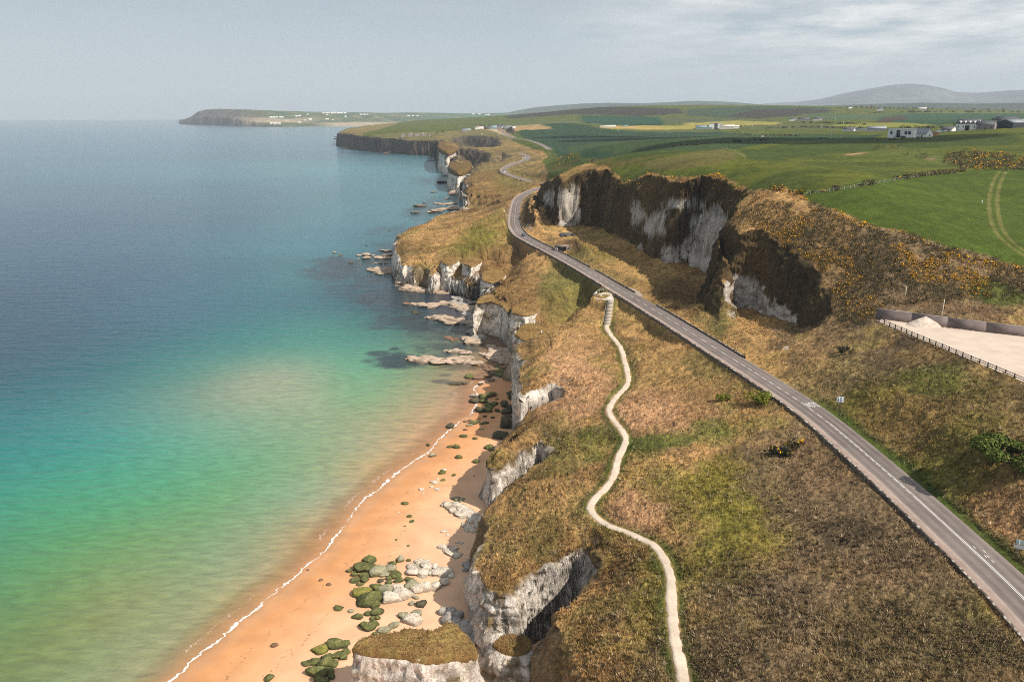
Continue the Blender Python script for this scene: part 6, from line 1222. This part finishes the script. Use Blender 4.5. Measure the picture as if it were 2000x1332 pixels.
FH = [(529,230.5,4,1.8),(535,230.3,5,2),(541,230.2,4,2.2),(548,230.3,6,1.8),(553,230.5,3,1.6),(579,228,4,2.2),(585,227.5,5,1.8),(601,225,3,1.8),(606,234.6,6,2),(596,236,3,1.4),(639,233.5,7,1.6),(650,235.6,3,1.4),(632,222.4,4,1.8),(638,222,4,1.8),(643,221.9,3,2),(649,222,5,2.2),(655,221.8,4,2.2),(661,222,5,2),(667,222.2,6,1.8),(674,222.3,5,1.8),(639,225.2,4,1.3),(675,229,4,2),(705,225,5,1.8),(712,224.8,6,1.6),(718,224.8,3,1.6),(798,227.3,5,1.8),(806,227.3,4,1.8),(815,227,6,1.4),(925,224.3,5,1.6),(936,224,5,1.8),(950,225.5,4,1.8),(955,225.2,4,2),(1005,219.4,4,2),(1011,218.8,4,2.2),(1017,218.6,5,2.2),(1023,218.8,4,2.2),(1033,218.8,3,2.4),(1039,219,4,2)]
for i, f in enumerate(FH):
    grp = 'in the white village on the far headland ridge' if f[1] < 223 and f[0] < 700 else 'by the dunes of the far headland' if f[0] < 620 else 'on the long white terrace beyond the brown ridge' if f[0] > 1000 else 'scattered on the green slopes of the far headland'
    same = [g for g in FH if (g[1] < 223 and g[0] < 700) == (f[1] < 223 and f[0] < 700) and (g[0] < 620) == (f[0] < 620) and (g[0] > 1000) == (f[0] > 1000)]
    far_house(*f, f'white house {grp}, {ORD[same.index(f)]} from the left')
for i, f in enumerate([(530,243.5,5,3),(538,243.4,8,3.4),(546,243.2,4,3.6),(585,241,6,2.6)]): far_house(*f, f'pale sandstone house above the far shore, {ORD[i]} from the left', 'cream')

# castle ruin on the dark cliff
def castle():
    q = hits([(812, 266.5)])[0]; r = empty('castle_ruin', tuple(q), face_cam(q), 'jagged grey castle ruin on the edge of the dark cliff', 'castle'); d = np.linalg.norm(q); u = d/FPX
    for i, (x0, x1, h) in enumerate(((-27, -20, 5), (-14, -6, 6.5), (-2, 8, 7), (11, 20, 6), (24, 30, 4.5))):
        n = 9; xs = np.linspace(x0, x1, n)*u; rr_ = np.random.RandomState(i); hs = (h+rr_.uniform(-2.4, 1.2, n))*u*.8; V = []; F = []
        for x, z in zip(xs, hs): V += [(x, 0, -8), (x, 0, z), (x, 5, z), (x, 5, -8)]
        for k in range(n-1): b = 4*k; F += [(b, b+4, b+5, b+1), (b+1, b+5, b+6, b+2), (b+2, b+6, b+7, b+3)]
        F += [(0, 1, 2, 3), (4*n-4, 4*n-3, 4*n-2, 4*n-1)]
        me = bpy.data.meshes.new('wall'); me.from_pydata(V, [], F); me.materials.append(M['greywall']); link('wall', me, r)
    for x, w, h in ((-9, 4, 8), (14, 3.4, 8.5)):
        boxes('tower', [boxV((x*u, 4, h*u*.4-3), (w*u, w*u, h*u*.8+6))], M['greywall'], r)
castle()
def mast():
    q = hits([(1136, 212)])[0]; d = np.linalg.norm(q); h = 11*d/FPX; r = empty('radio_mast', tuple(q), 0, 'thin radio mast on the brown hill top', 'mast')
    boxes('pole', [barV((s*1.2, t*1.2, -3), (s*.4, t*.4, h), .7) for s in (-1, 1) for t in (-1, 1)], M['greywall'], r); boxes('bracing', [barV((-1.1, 0, k*h/9), (1.1, 0, (k+1)*h/9), .5) for k in range(9)], M['greywall'], r); boxes('antenna', [boxV((0, 0, h*.93), (2.6, 2.6, 3.0))], M['signback'], r)
    gable('shed', 1128, 212.3, 6, 1.8, 'hut at the foot of the radio mast', wall='cream', roof='slate')
mast()
# poles carrying wires over the fields
for i, (px, y0, y1) in enumerate([(1469,252,243.5),(1526,248,240.5),(1549,271,257),(1604,256,242.5),(1623,271,257.5),(1631,239,231.5),(1647,244,238),(1642,271,266),(1705,270,257),(1808,246,240)]):
    q = hits([(px, y0)])[0]; d = np.linalg.norm(q); h = (y0-y1)*d/FPX; r = empty('utility_pole', tuple(q), face_cam(q), f'thin wooden utility pole in the middle fields, {ORD[i]} from the left', 'pole', 'utility poles across the fields')
    boxes('pole', [barV((0, 0, -1), (0, 0, h), .45)], M['palepost'], r); boxes('crossarm', [barV((-1.1, 0, h*.93), (1.1, 0, h*.93), .22)], M['wood'], r)

# ------------------------------------------------------------------ leaves: bushes, hedges, trees
def leaf_cards(n, cen, rad, size, cols, R_, shell=.55, up=.35):
    """n small leaf quads spread through ellipsoids cen (k,3), rad (k,3)"""
    k = R_.randint(len(cen), size=n); v = R_.normal(size=(n, 3)); v /= np.linalg.norm(v, axis=1, keepdims=True); rr_ = R_.uniform(shell**3, 1, n)**(1/3.)
    P = cen[k]+v*rad[k]*rr_[:, None]; nrm = v+R_.normal(size=(n, 3))*.7+np.array([0, 0, up]); nrm /= np.linalg.norm(nrm, axis=1, keepdims=True)
    a = np.cross(nrm, R_.normal(size=(n, 3))); a /= np.linalg.norm(a, axis=1, keepdims=True); b = np.cross(nrm, a); s = (size if np.isscalar(size) else size[k])*R_.uniform(.6, 1.4, n); s = s[:, None]
    V = np.stack([P-a*s, P-b*s*.7, P+a*s, P+b*s*.7], 1).reshape(-1, 3); F = np.arange(4*n).reshape(n, 4); c = cols[R_.randint(len(cols), size=n)]*R_.uniform(.65, 1.35, (n, 1)); return V, F, np.repeat(c, 4, 0), v, k
GORSE = np.array([(.055,.05,.022), (.075,.055,.03), (.045,.05,.02), (.10,.07,.04)]); FLOWER = np.array([(.78,.40,.014), (.66,.30,.014)]); BUSHG = np.array([(.05,.075,.018), (.075,.10,.02), (.11,.12,.025)]); BUSHY = np.array([(.16,.17,.02), (.22,.21,.025), (.10,.12,.02)]); BUSHD = np.array([(.035,.033,.022), (.05,.042,.028), (.03,.036,.018)])
def bush(px, py, wpx, label, cols, flowers=0.0, n=420, hr=.6, name='bush', ground=height):
    q = hits([(px, py)], ground)[0]; d = np.linalg.norm(q-np.array([0, 0, CAMZ])); w = wpx*d/FPX; R_ = np.random.RandomState(int(px*7+py)); k = 10; cen = R_.uniform(-.42, .42, (k, 3))*np.array([w, w*.9, 0])+np.array([0, 0, w*hr*.42]); cen[:, 2] += R_.uniform(-.1, .12, k)*w; rad = np.full((k, 3), .19*w)*R_.uniform(.6, 1.4, (k, 1))*np.array([1, 1, hr*1.3])
    V, F, c, v, kk = leaf_cards(n, cen, rad, min(max(.07*w, .12), .26), cols, R_, .5)
    if flowers:
        fl = (R_.rand(n) < flowers) & (v[:, 2] > .05); c.reshape(n, 4, 3)[fl] = FLOWER[0]*R_.uniform(.8, 1.15, (fl.sum(), 1, 1))
    r = empty(name, tuple(q), 0, label, 'bush'); link('foliage', np_mesh('foliage', V, F, M['leaf'], c, smooth=False), r)
    boxes('stem', [barV((0, 0, -.4), tuple(e*.8), .05*w*.5+.05) for e in cen[:4]], M['rust'], r)
bush(1480, 792, 52, 'bright yellow-green gorse bush against the roadside wall', BUSHY, 0, 900, .7); bush(1413, 784, 26, 'small yellow-green bush left of the bright one by the wall', BUSHY, 0, 500, .7)
bush(1522, 893, 46, 'dark hollow bush with a few orange flowers in the brown heath', BUSHD, .06, 700, .55); bush(1562, 868, 16, 'small orange-flowered gorse in the brown heath', GORSE, .5, 300, .8); bush(1548, 875, 24, 'brownish gorse between the dark bush and the orange one', GORSE, .15, 350, .7)
bush(1975, 905, 105, 'large dark green leafy bush at the right edge', BUSHG*1.2, 0, 9000, .40); bush(1650, 690, 26, 'low dark shrub on the slope right of the second hollow', BUSHD, 0, 350, .6)
for px, py, w, lab, cl, fl in [(1520,377,30,'orange-flowered gorse at the crest end of the fence',GORSE,.4),(1546,378,11,'round dark bush beside the first fence post',BUSHD,0),(1566,379,18,'broad olive bush between fence posts',BUSHY*.6,.1),(1587,377,10,'small bush at the second fence post',BUSHG,0),(1607,375.5,9,'yellow-flowered small bush on the fence line',BUSHY,.5),(1634,371.5,16,'brown bush in the middle of the fence line',GORSE*1.4,0),(1680,364.5,10,'small dark bush on the upper fence line',BUSHD,0),(1696,362.5,22,'rusty brown bush on the upper fence line',GORSE*1.6,0)]: bush(px, py, w, lab, cl, fl, 260, .7)
def hedge(px, w, h, label, cols, n, flowers=0, name='hedge'):
    D = catmull(hits(px), 2.0); R_ = np.random.RandomState(len(label)*13+n); k = R_.randint(len(D), size=max(40, n//12)); cen = D[k]-D[0]+R_.normal(size=(len(k), 3))*np.array([w*.3, w*.3, 0])+np.array([0, 0, h*.4]); rad = np.stack([np.full(len(k), w*.6), np.full(len(k), w*.6), h*.6*R_.uniform(.6, 1.3, len(k))], -1)
    V, F, c, v, kk = leaf_cards(n, cen, rad, max(.35, w*.16), cols, R_, .5)
    if flowers: fl = R_.rand(n) < flowers; c.reshape(n, 4, 3)[fl] = FLOWER[0]
    tag(link(name, np_mesh(name, V, F, M['leaf'], c, smooth=False), loc=D[0]), label, 'hedge')
hedge([(1754,352),(1790,346.5),(1830,341),(1886,335)], 2.2, 2.4, 'brown scrubby hedge continuing the fence line', GORSE*1.7, 1500, .02)
for px, w, h, lab, n in [([(1140,247),(1152,240),(1166,232)], 6, 4, 'dark hedge slanting down beside the teal field', 300), ([(1430,262),(1500,265),(1560,267)], 5, 3, 'dark hedge along the lane left of the dark car', 500), ([(1480,252),(1560,249.5),(1640,250.5),(1700,251)], 7, 4, 'long hedge below the low farm cottage', 700), ([(1560,240),(1620,241.5),(1690,244)], 8, 4, 'hedge under the isolated white farmhouse', 500), ([(1230,246),(1290,244),(1340,240)], 8, 4, 'hedge along the top of the yellow field', 400), ([(1100,262),(1180,268),(1250,272)], 5, 3, 'thin hedge across the dark green field', 300), ([(1760,250),(1800,250.5),(1840,251)], 7, 4, 'hedge behind the small cottage', 300), ([(1300,290),(1400,281),(1500,275)], 4, 2.4, 'low dark field boundary left of the wire fence', 600), ([(1700,222),(1800,220),(1900,220),(1995,220)], 14, 7, 'dark hedge along the top of the right hand fields', 500), ([(1690,275.5),(1740,274),(1800,272)], 3, 2, 'low hedge in front of the modern house', 240)]: hedge(px, w, h, lab, BUSHD*1.2, n)
def far_tree(px, py, hpx, label, group=None):
    q = hits([(px, py)])[0]; d = np.linalg.norm(q-np.array([0, 0, CAMZ])); h = hpx*d/FPX; R_ = np.random.RandomState(int(px*11)); cen = R_.normal(size=(6, 3))*np.array([.28, .28, .13])*h+np.array([0, 0, h*.62]); rad = np.full((6, 3), h*.26)
    V, F, c, v, kk = leaf_cards(130, cen, rad, h*.07, BUSHD*1.15, R_, .3); r = empty('tree', tuple(q), 0, label, 'tree', group); link('crown', np_mesh('crown', V, F, M['leaf'], c, smooth=False), r)
    boxes('trunk', [barV((0, 0, -.5), (0, 0, h*.55), h*.07)], M['rust'], r)
TR = sorted([(1694,213.5,5),(1702,213,6),(1709,213.5,5),(1728,213.5,5),(1737,214,5),(1746,214,4.5),(1755,214.5,4.5),(1764,214.5,4),(1783,214.5,5),(1790,214.5,5),(1812,214.8,5),(1820,215,4),(1560,212.5,4),(1640,213,4),(1655,213,4),(1672,212.5,5),(1682,212.5,5),(1575,213,3.5),(1850,216,4),(1900,217,5),(1930,217.5,5),(1960,217.5,4.5)])
for i, t in enumerate(TR): far_tree(*t, f'dark tree on the skyline ridge, {ORD[i]} from the left', 'trees along the skyline ridge')
for px, py, h, lab in [(1870,251,10,'dark tree left of the large white house'),(1944,247,15,'bare dark tree between stone barn and farmhouse'),(1951,246,13,'dark tree hiding the farmhouse gable'),(1995,243,9,'dark tree at the right edge behind the barns'),(1448,250,6,'dark tree at the right end of the works complex'),(1583,235,5,'tree between the grey shed and the pale-walled shed'),(853,262,5,'dark tree right of the castle ruin'),(865,261,6,'taller dark tree right of the castle ruin'),(945,249,5,'dark tree behind the village bungalow'),(957,248,5,'dark tree behind the village sheds')]: far_tree(px, py, h, lab)

# fence posts on the field boundary
def field_fence(px, label, h, th, wires, name='wire_fence', mat='palepost'):
    q = hits(px); r = empty(name, tuple(q[0]), 0, label, 'fence'); me = None
    for p in q:
        if me is None: me = boxes('post', [barV((0, 0, -.5), (0, 0, h), th)], M[mat], r).data
        else: link('post', me, r, tuple(p-q[0]))
    boxes('wire', [barV(q[i]-q[0]+np.array([0, 0, h*z]), q[i+1]-q[0]+np.array([0, 0, h*z]), .035) for i in range(len(q)-1) for z in wires], M['metal'], r)
field_fence([(1550,380.5),(1582,380.3),(1599,379),(1619,376),(1628,374.5),(1640,373),(1649,371.8),(1660,369.8),(1668.5,367.8),(1687,365),(1706,362),(1716,360.3),(1725.5,358.8),(1745.6,355),(1780,349.5),(1815,343.5),(1850,339)], 'pale wooden post fence running up between the two green fields', 1.5, .22, (.45, .9), mat='wood')
field_fence([(1411,290.5),(1416,291.5),(1421,293),(1426,294.8),(1431,296.5),(1436,298.8),(1441,301.5),(1446,304.5),(1451,308),(1454,311)], 'short curving wire fence round the brown grass patch', 1.5, .22, (.5, .9), mat='wood')
field_fence([(1475,279),(1500,278),(1525,277.5),(1550,277.5),(1575,278)], 'faint wire fence above the long green slope', 1.5, .2, (.5, .9), mat='wood')
field_fence([(1000,273),(1015,275),(1030,279.5),(1047,284),(1068,289.5),(1078,288),(1072,280)], 'roadside fence along the farthest road', 1.5, .25, (.5, .9))
field_fence([(1917,397.5),(1917.5,398)], 'single short white marker post in the lower green field', 1.3, .25, (.9,), 'marker_post')

# cattle and sheep
def skin_body(joints, edges, radii, mat, name):
    me = bpy.data.meshes.new(name); me.from_pydata(joints, edges, []); o = bpy.data.objects.new(name, me); COL.objects.link(o); md = o.modifiers.new('s', 'SKIN'); o.modifiers.new('u', 'SUBSURF').levels = 1
    sv = me.skin_vertices[0].data
    for v, r in zip(sv, radii): v.radius = (r, r)
    sv[0].use_root = True; bpy.context.view_layer.update(); m2 = bpy.data.meshes.new_from_object(o.evaluated_get(bpy.context.evaluated_depsgraph_get())); bpy.data.objects.remove(o); m2.materials.clear(); m2.materials.append(mat); m2.name = name; return m2
def quad_body(L_, mat, name, graze=True):
    J = [(0, 0, .86), (-.55, 0, .88), (.5, 0, .86), (.78, 0, .92), (1.02, 0, .62 if graze else 1.1), (1.12, 0, .32 if graze else 1.12), (-.55, .2, .5), (-.62, .2, .02), (-.55, -.2, .5), (-.50, -.2, .02), (.5, .2, .46), (.52, .2, .02), (.5, -.2, .46), (.44, -.2, .02), (-.82, 0, .78), (-.88, 0, .4)]
    E = [(0, 1), (0, 2), (2, 3), (3, 4), (4, 5), (1, 6), (6, 7), (1, 8), (8, 9), (2, 10), (10, 11), (2, 12), (12, 13), (1, 14), (14, 15)]; Rr = [.34, .31, .30, .19, .14, .10, .12, .06, .12, .06, .11, .055, .11, .055, .05, .03]
    return skin_body([tuple(np.array(j)*L_) for j in J], E, [r*L_ for r in Rr], mat, name)
m, nt, N, L, b = mat_new('cow_hide'); tc = N('ShaderNodeTexCoord'); nz = N('ShaderNodeTexNoise'); nz.inputs['Scale'].default_value = 1.1; nz.inputs['Detail'].default_value = 1; L(tc.outputs['Object'], nz.inputs['Vector']); rp = N('ShaderNodeValToRGB'); rp.color_ramp.interpolation = 'CONSTANT'; rp.color_ramp.elements[0].color = (.02, .02, .02, 1); rp.color_ramp.elements[1].position = .52; rp.color_ramp.elements[1].color = (.75, .72, .68, 1); L(nz.outputs[0], rp.inputs[0]); L(rp.outputs[0], b.inputs['Base Color']); M['hide'] = m
M['fleece'] = plain('fleece', (.70, .66, .58), .95, .1, 4)
cow = quad_body(1.3, M['hide'], 'cow'); sheep = quad_body(.75, M['fleece'], 'sheep')
for i, (px, py, a, lab) in enumerate([(1065.5,303.5,.3,'white patched cow standing apart on the left'),(1071,303,2.5,'black and white cow grazing, second from the left'),(1074.5,302.5,.9,'dark cow in the middle of the small herd'),(1078,304,4.0,'pale cow at the right of the small herd')]):
    q = hits([(px, py)])[0]; tag(link('cow', cow, None, tuple(q), a), lab, 'cow', 'cattle on the pasture by the far bend')
SH = [(1412,256),(1425,255),(1436,257),(1446,256),(1452,258),(1463,257),(1474,258.5),(1481,257),(1490,258),(1431,259),(1458,255)]
for i, (px, py) in enumerate(sorted(SH)): q = hits([(px, py)])[0]; tag(link('sheep', sheep, None, tuple(q), i*1.3), f'white sheep below the works complex, {ORD[i]} from the left', 'sheep', 'sheep below the works complex')

# ------------------------------------------------------------------ vegetation nobody could count
def pick(mask, n, R_): i = np.where(mask)[0]; return i[R_.randint(len(i), size=n)] if len(i) > n else i
def in_px(poly, X, Y): return poly_sd(X, Y, np.array(poly, float)) > 0
def vegetation():
    T = TER; R_ = np.random.RandomState(5); X, Y = proj(T['x'], T['y'], T['z']); vis = (X > -60) & (X < 2060) & (Y > 150) & (Y < 1400)
    gorse_px = [(1440,425),(1475,385),(1600,408),(1700,446),(1850,487),(1995,530),(2020,575),(1900,585),(1720,600),(1690,640),(1640,640),(1600,560),(1520,470)]
    hill = in_px(gorse_px, X, Y) & (T['field'] < .3) & (T['steep'] < .3) & (T['keep'] > .9)
    thick = in_px([(1845,318),(1850,302),(1900,294),(1995,306),(2010,332),(1930,334),(1880,330)], X, Y) | in_px([(1083,318),(1090,306),(1112,301),(1132,304),(1136,315),(1118,323),(1095,324)], X, Y) | in_px([(1134,319),(1150,312),(1168,312),(1160,319)], X, Y) | in_px([(1690,283),(1780,290),(1830,308),(1800,314)], X, Y) & (R_.rand(len(X)) < .1)
    crest = (np.abs(T['field_sd']+1.5) < 2.2) & (X > 1180) & (Y < 540) & (T['r'] < 800) & vis
    acc = Acc(); cols = []
    dens = fbm(T['x']/9, T['y']/9, oct=3, seed=501)
    def put(idx, size, fl, cl, nl=26, hgt=.8):
        P = np.stack([T['x'][idx], T['y'][idx], T['z'][idx]], -1); s = size*R_.uniform(.6, 1.4, len(P)); rad = np.stack([s, s, s*hgt], -1); cen = P+np.array([0, 0, .35])*s[:, None]
        n = len(P)*nl; V, F, c, v, k = leaf_cards(n, cen, rad, s*.22, cl, R_, .75, .5); f = fl[idx][k] if not np.isscalar(fl) else np.full(n, fl)
        m_ = (R_.rand(n) < f) & (v[:, 2] > .1); c.reshape(n, 4, 3)[m_] = FLOWER[R_.randint(2, size=m_.sum())][:, None]*R_.uniform(.8, 1.2, (m_.sum(), 1, 1)); acc.add(V, F); cols.append(c)
    flow = np.where(sstep(.05, .4, fbm(T['x']/11, T['y']/11, oct=3, seed=503)) > .4, .50, .03)*1.25*np.where(in_px([(1640,480),(1760,460),(2000,520),(1960,570),(1800,560),(1700,600)], X, Y), 1.0, .45)
    put(pick(hill & (dens > -.35), 7000, R_), .62, flow, GORSE*1.3, 18); put(pick(thick, 700, R_), 1.5, np.where(dens > .1, .4, .02), GORSE*1.9, 26)
    put(pick(crest, 500, R_), .8, np.where(fbm(T['x']/14, T['y']/14, oct=2, seed=505) > .0, .75, .05), GORSE*1.6, 24)
    heath = vis & (T['wild'] > .6) & (T['r'] < 420) & (T['c'].sum(1) < .30) & (T['steep'] < .4) & ~hill
    put(pick(heath & (dens > .1), 2600, R_), .42, 0.0, np.array([(.18,.12,.07), (.21,.14,.08), (.14,.095,.055), (.15,.125,.05)]), 14, .7)
    tag(link('gorse', acc.mesh('gorse', M['leaf'], cols=np.vstack(cols), smooth=False)), kind='stuff')
    # grass tufts
    g = vis & (T['wild'] > .42) & (T['steep'] < .75); i = pick(g, 100000, R_); nb = 5; P = np.stack([T['x'][i], T['y'][i], T['z'][i]], -1); P[:, :2] += R_.uniform(-.3, .3, (len(i), 2)); r = T['r'][i]
    sz = .48*np.sqrt(np.clip(r/170, .7, 6))*R_.uniform(.5, 1.5, len(i)); wd = fbm(P[:, 0]/16, P[:, 1]/16, oct=2, seed=511)*1.6+.6
    CP, CC, CS = [], [], []
    for tv, tcol, sc_ in CAPS:
        kx = R_.randint(len(tv), size=700 if sc_ == 1 else 250); CP.append(tv[kx]); CC.append(tcol[kx]); CS.append(np.full(len(kx), .38*min(sc_, 2.2)))
    P = np.vstack([P]+CP); cc0 = np.vstack([T['c'][i]]+CC); sz = np.concatenate([sz]+CS); wd = np.concatenate([wd, np.full(len(P)-len(wd), .8)])
    P = np.repeat(P, nb, 0); s = np.repeat(sz, nb)*R_.uniform(.6, 1.3, len(P)); az = np.repeat(wd, nb)+R_.normal(size=len(P))*.9; lean = R_.uniform(.25, 1.1, len(P))
    d = np.stack([np.cos(az)*np.sin(lean), np.sin(az)*np.sin(lean), np.cos(lean)], -1); sd_ = R_.uniform(0, 6.28, len(P)); w = np.stack([np.cos(sd_), np.sin(sd_), 0*sd_], -1)*(s*.14)[:, None]
    P = P+np.stack([np.cos(sd_*3), np.sin(sd_*3), 0*sd_-.05], -1)*(s*.2)[:, None]
    V = np.stack([P-w, P+w, P+d*s[:, None]], 1).reshape(-1, 3); F = np.arange(len(V)).reshape(-1, 3); c = np.repeat(cc0, nb, 0)*R_.uniform(.72, 1.45, (len(P), 1)); pale = R_.rand(len(P)) < .07; c[pale] = c[pale]*.4+np.array((.55,.43,.30))*.6*R_.uniform(.6, 1.1, (pale.sum(), 1))
    # big tussocks in drifts
    gm = g & (fbm(T['x']/13, T['y']/13, oct=3, seed=521) > .02) & (T['r'] < 480); j = pick(gm, 9000, R_); nb2 = 13; P2 = np.repeat(np.stack([T['x'][j], T['y'][j], T['z'][j]], -1), nb2, 0); n2 = len(P2); s2 = np.repeat(R_.uniform(.5, 1.0, len(j)), nb2)*R_.uniform(.7, 1.2, n2)
    az2 = np.repeat(fbm(T['x'][j]/16, T['y'][j]/16, oct=2, seed=511)*1.6+.6, nb2)+R_.normal(size=n2)*1.5; le2 = R_.uniform(.2, 1.25, n2); d2 = np.stack([np.cos(az2)*np.sin(le2), np.sin(az2)*np.sin(le2), np.cos(le2)], -1); t2 = R_.uniform(0, 6.28, n2); w2 = np.stack([np.cos(t2), np.sin(t2), 0*t2], -1)*(s2*.09)[:, None]
    V2 = np.stack([P2-w2, P2+w2, P2+d2*s2[:, None]], 1).reshape(-1, 3); tone = np.repeat(R_.uniform(.68, 1.4, len(j)), nb2)*R_.uniform(.8, 1.25, n2); c2 = np.repeat(T['c'][j], nb2, 0)*tone[:, None]; st = np.repeat(R_.rand(len(j)) < .14, nb2); c2[st] = c2[st]*.35+np.array((.50,.38,.24))*.65*tone[st][:, None]
    V = np.vstack([V, V2]); F = np.arange(len(V)).reshape(-1, 3); c = np.vstack([c, c2])
    c = np.clip(c, .01, .8); tag(link('grass', np_mesh('grass', V, F, M['leaf'], np.repeat(c, 3, 0), smooth=False)), kind='stuff')
vegetation()
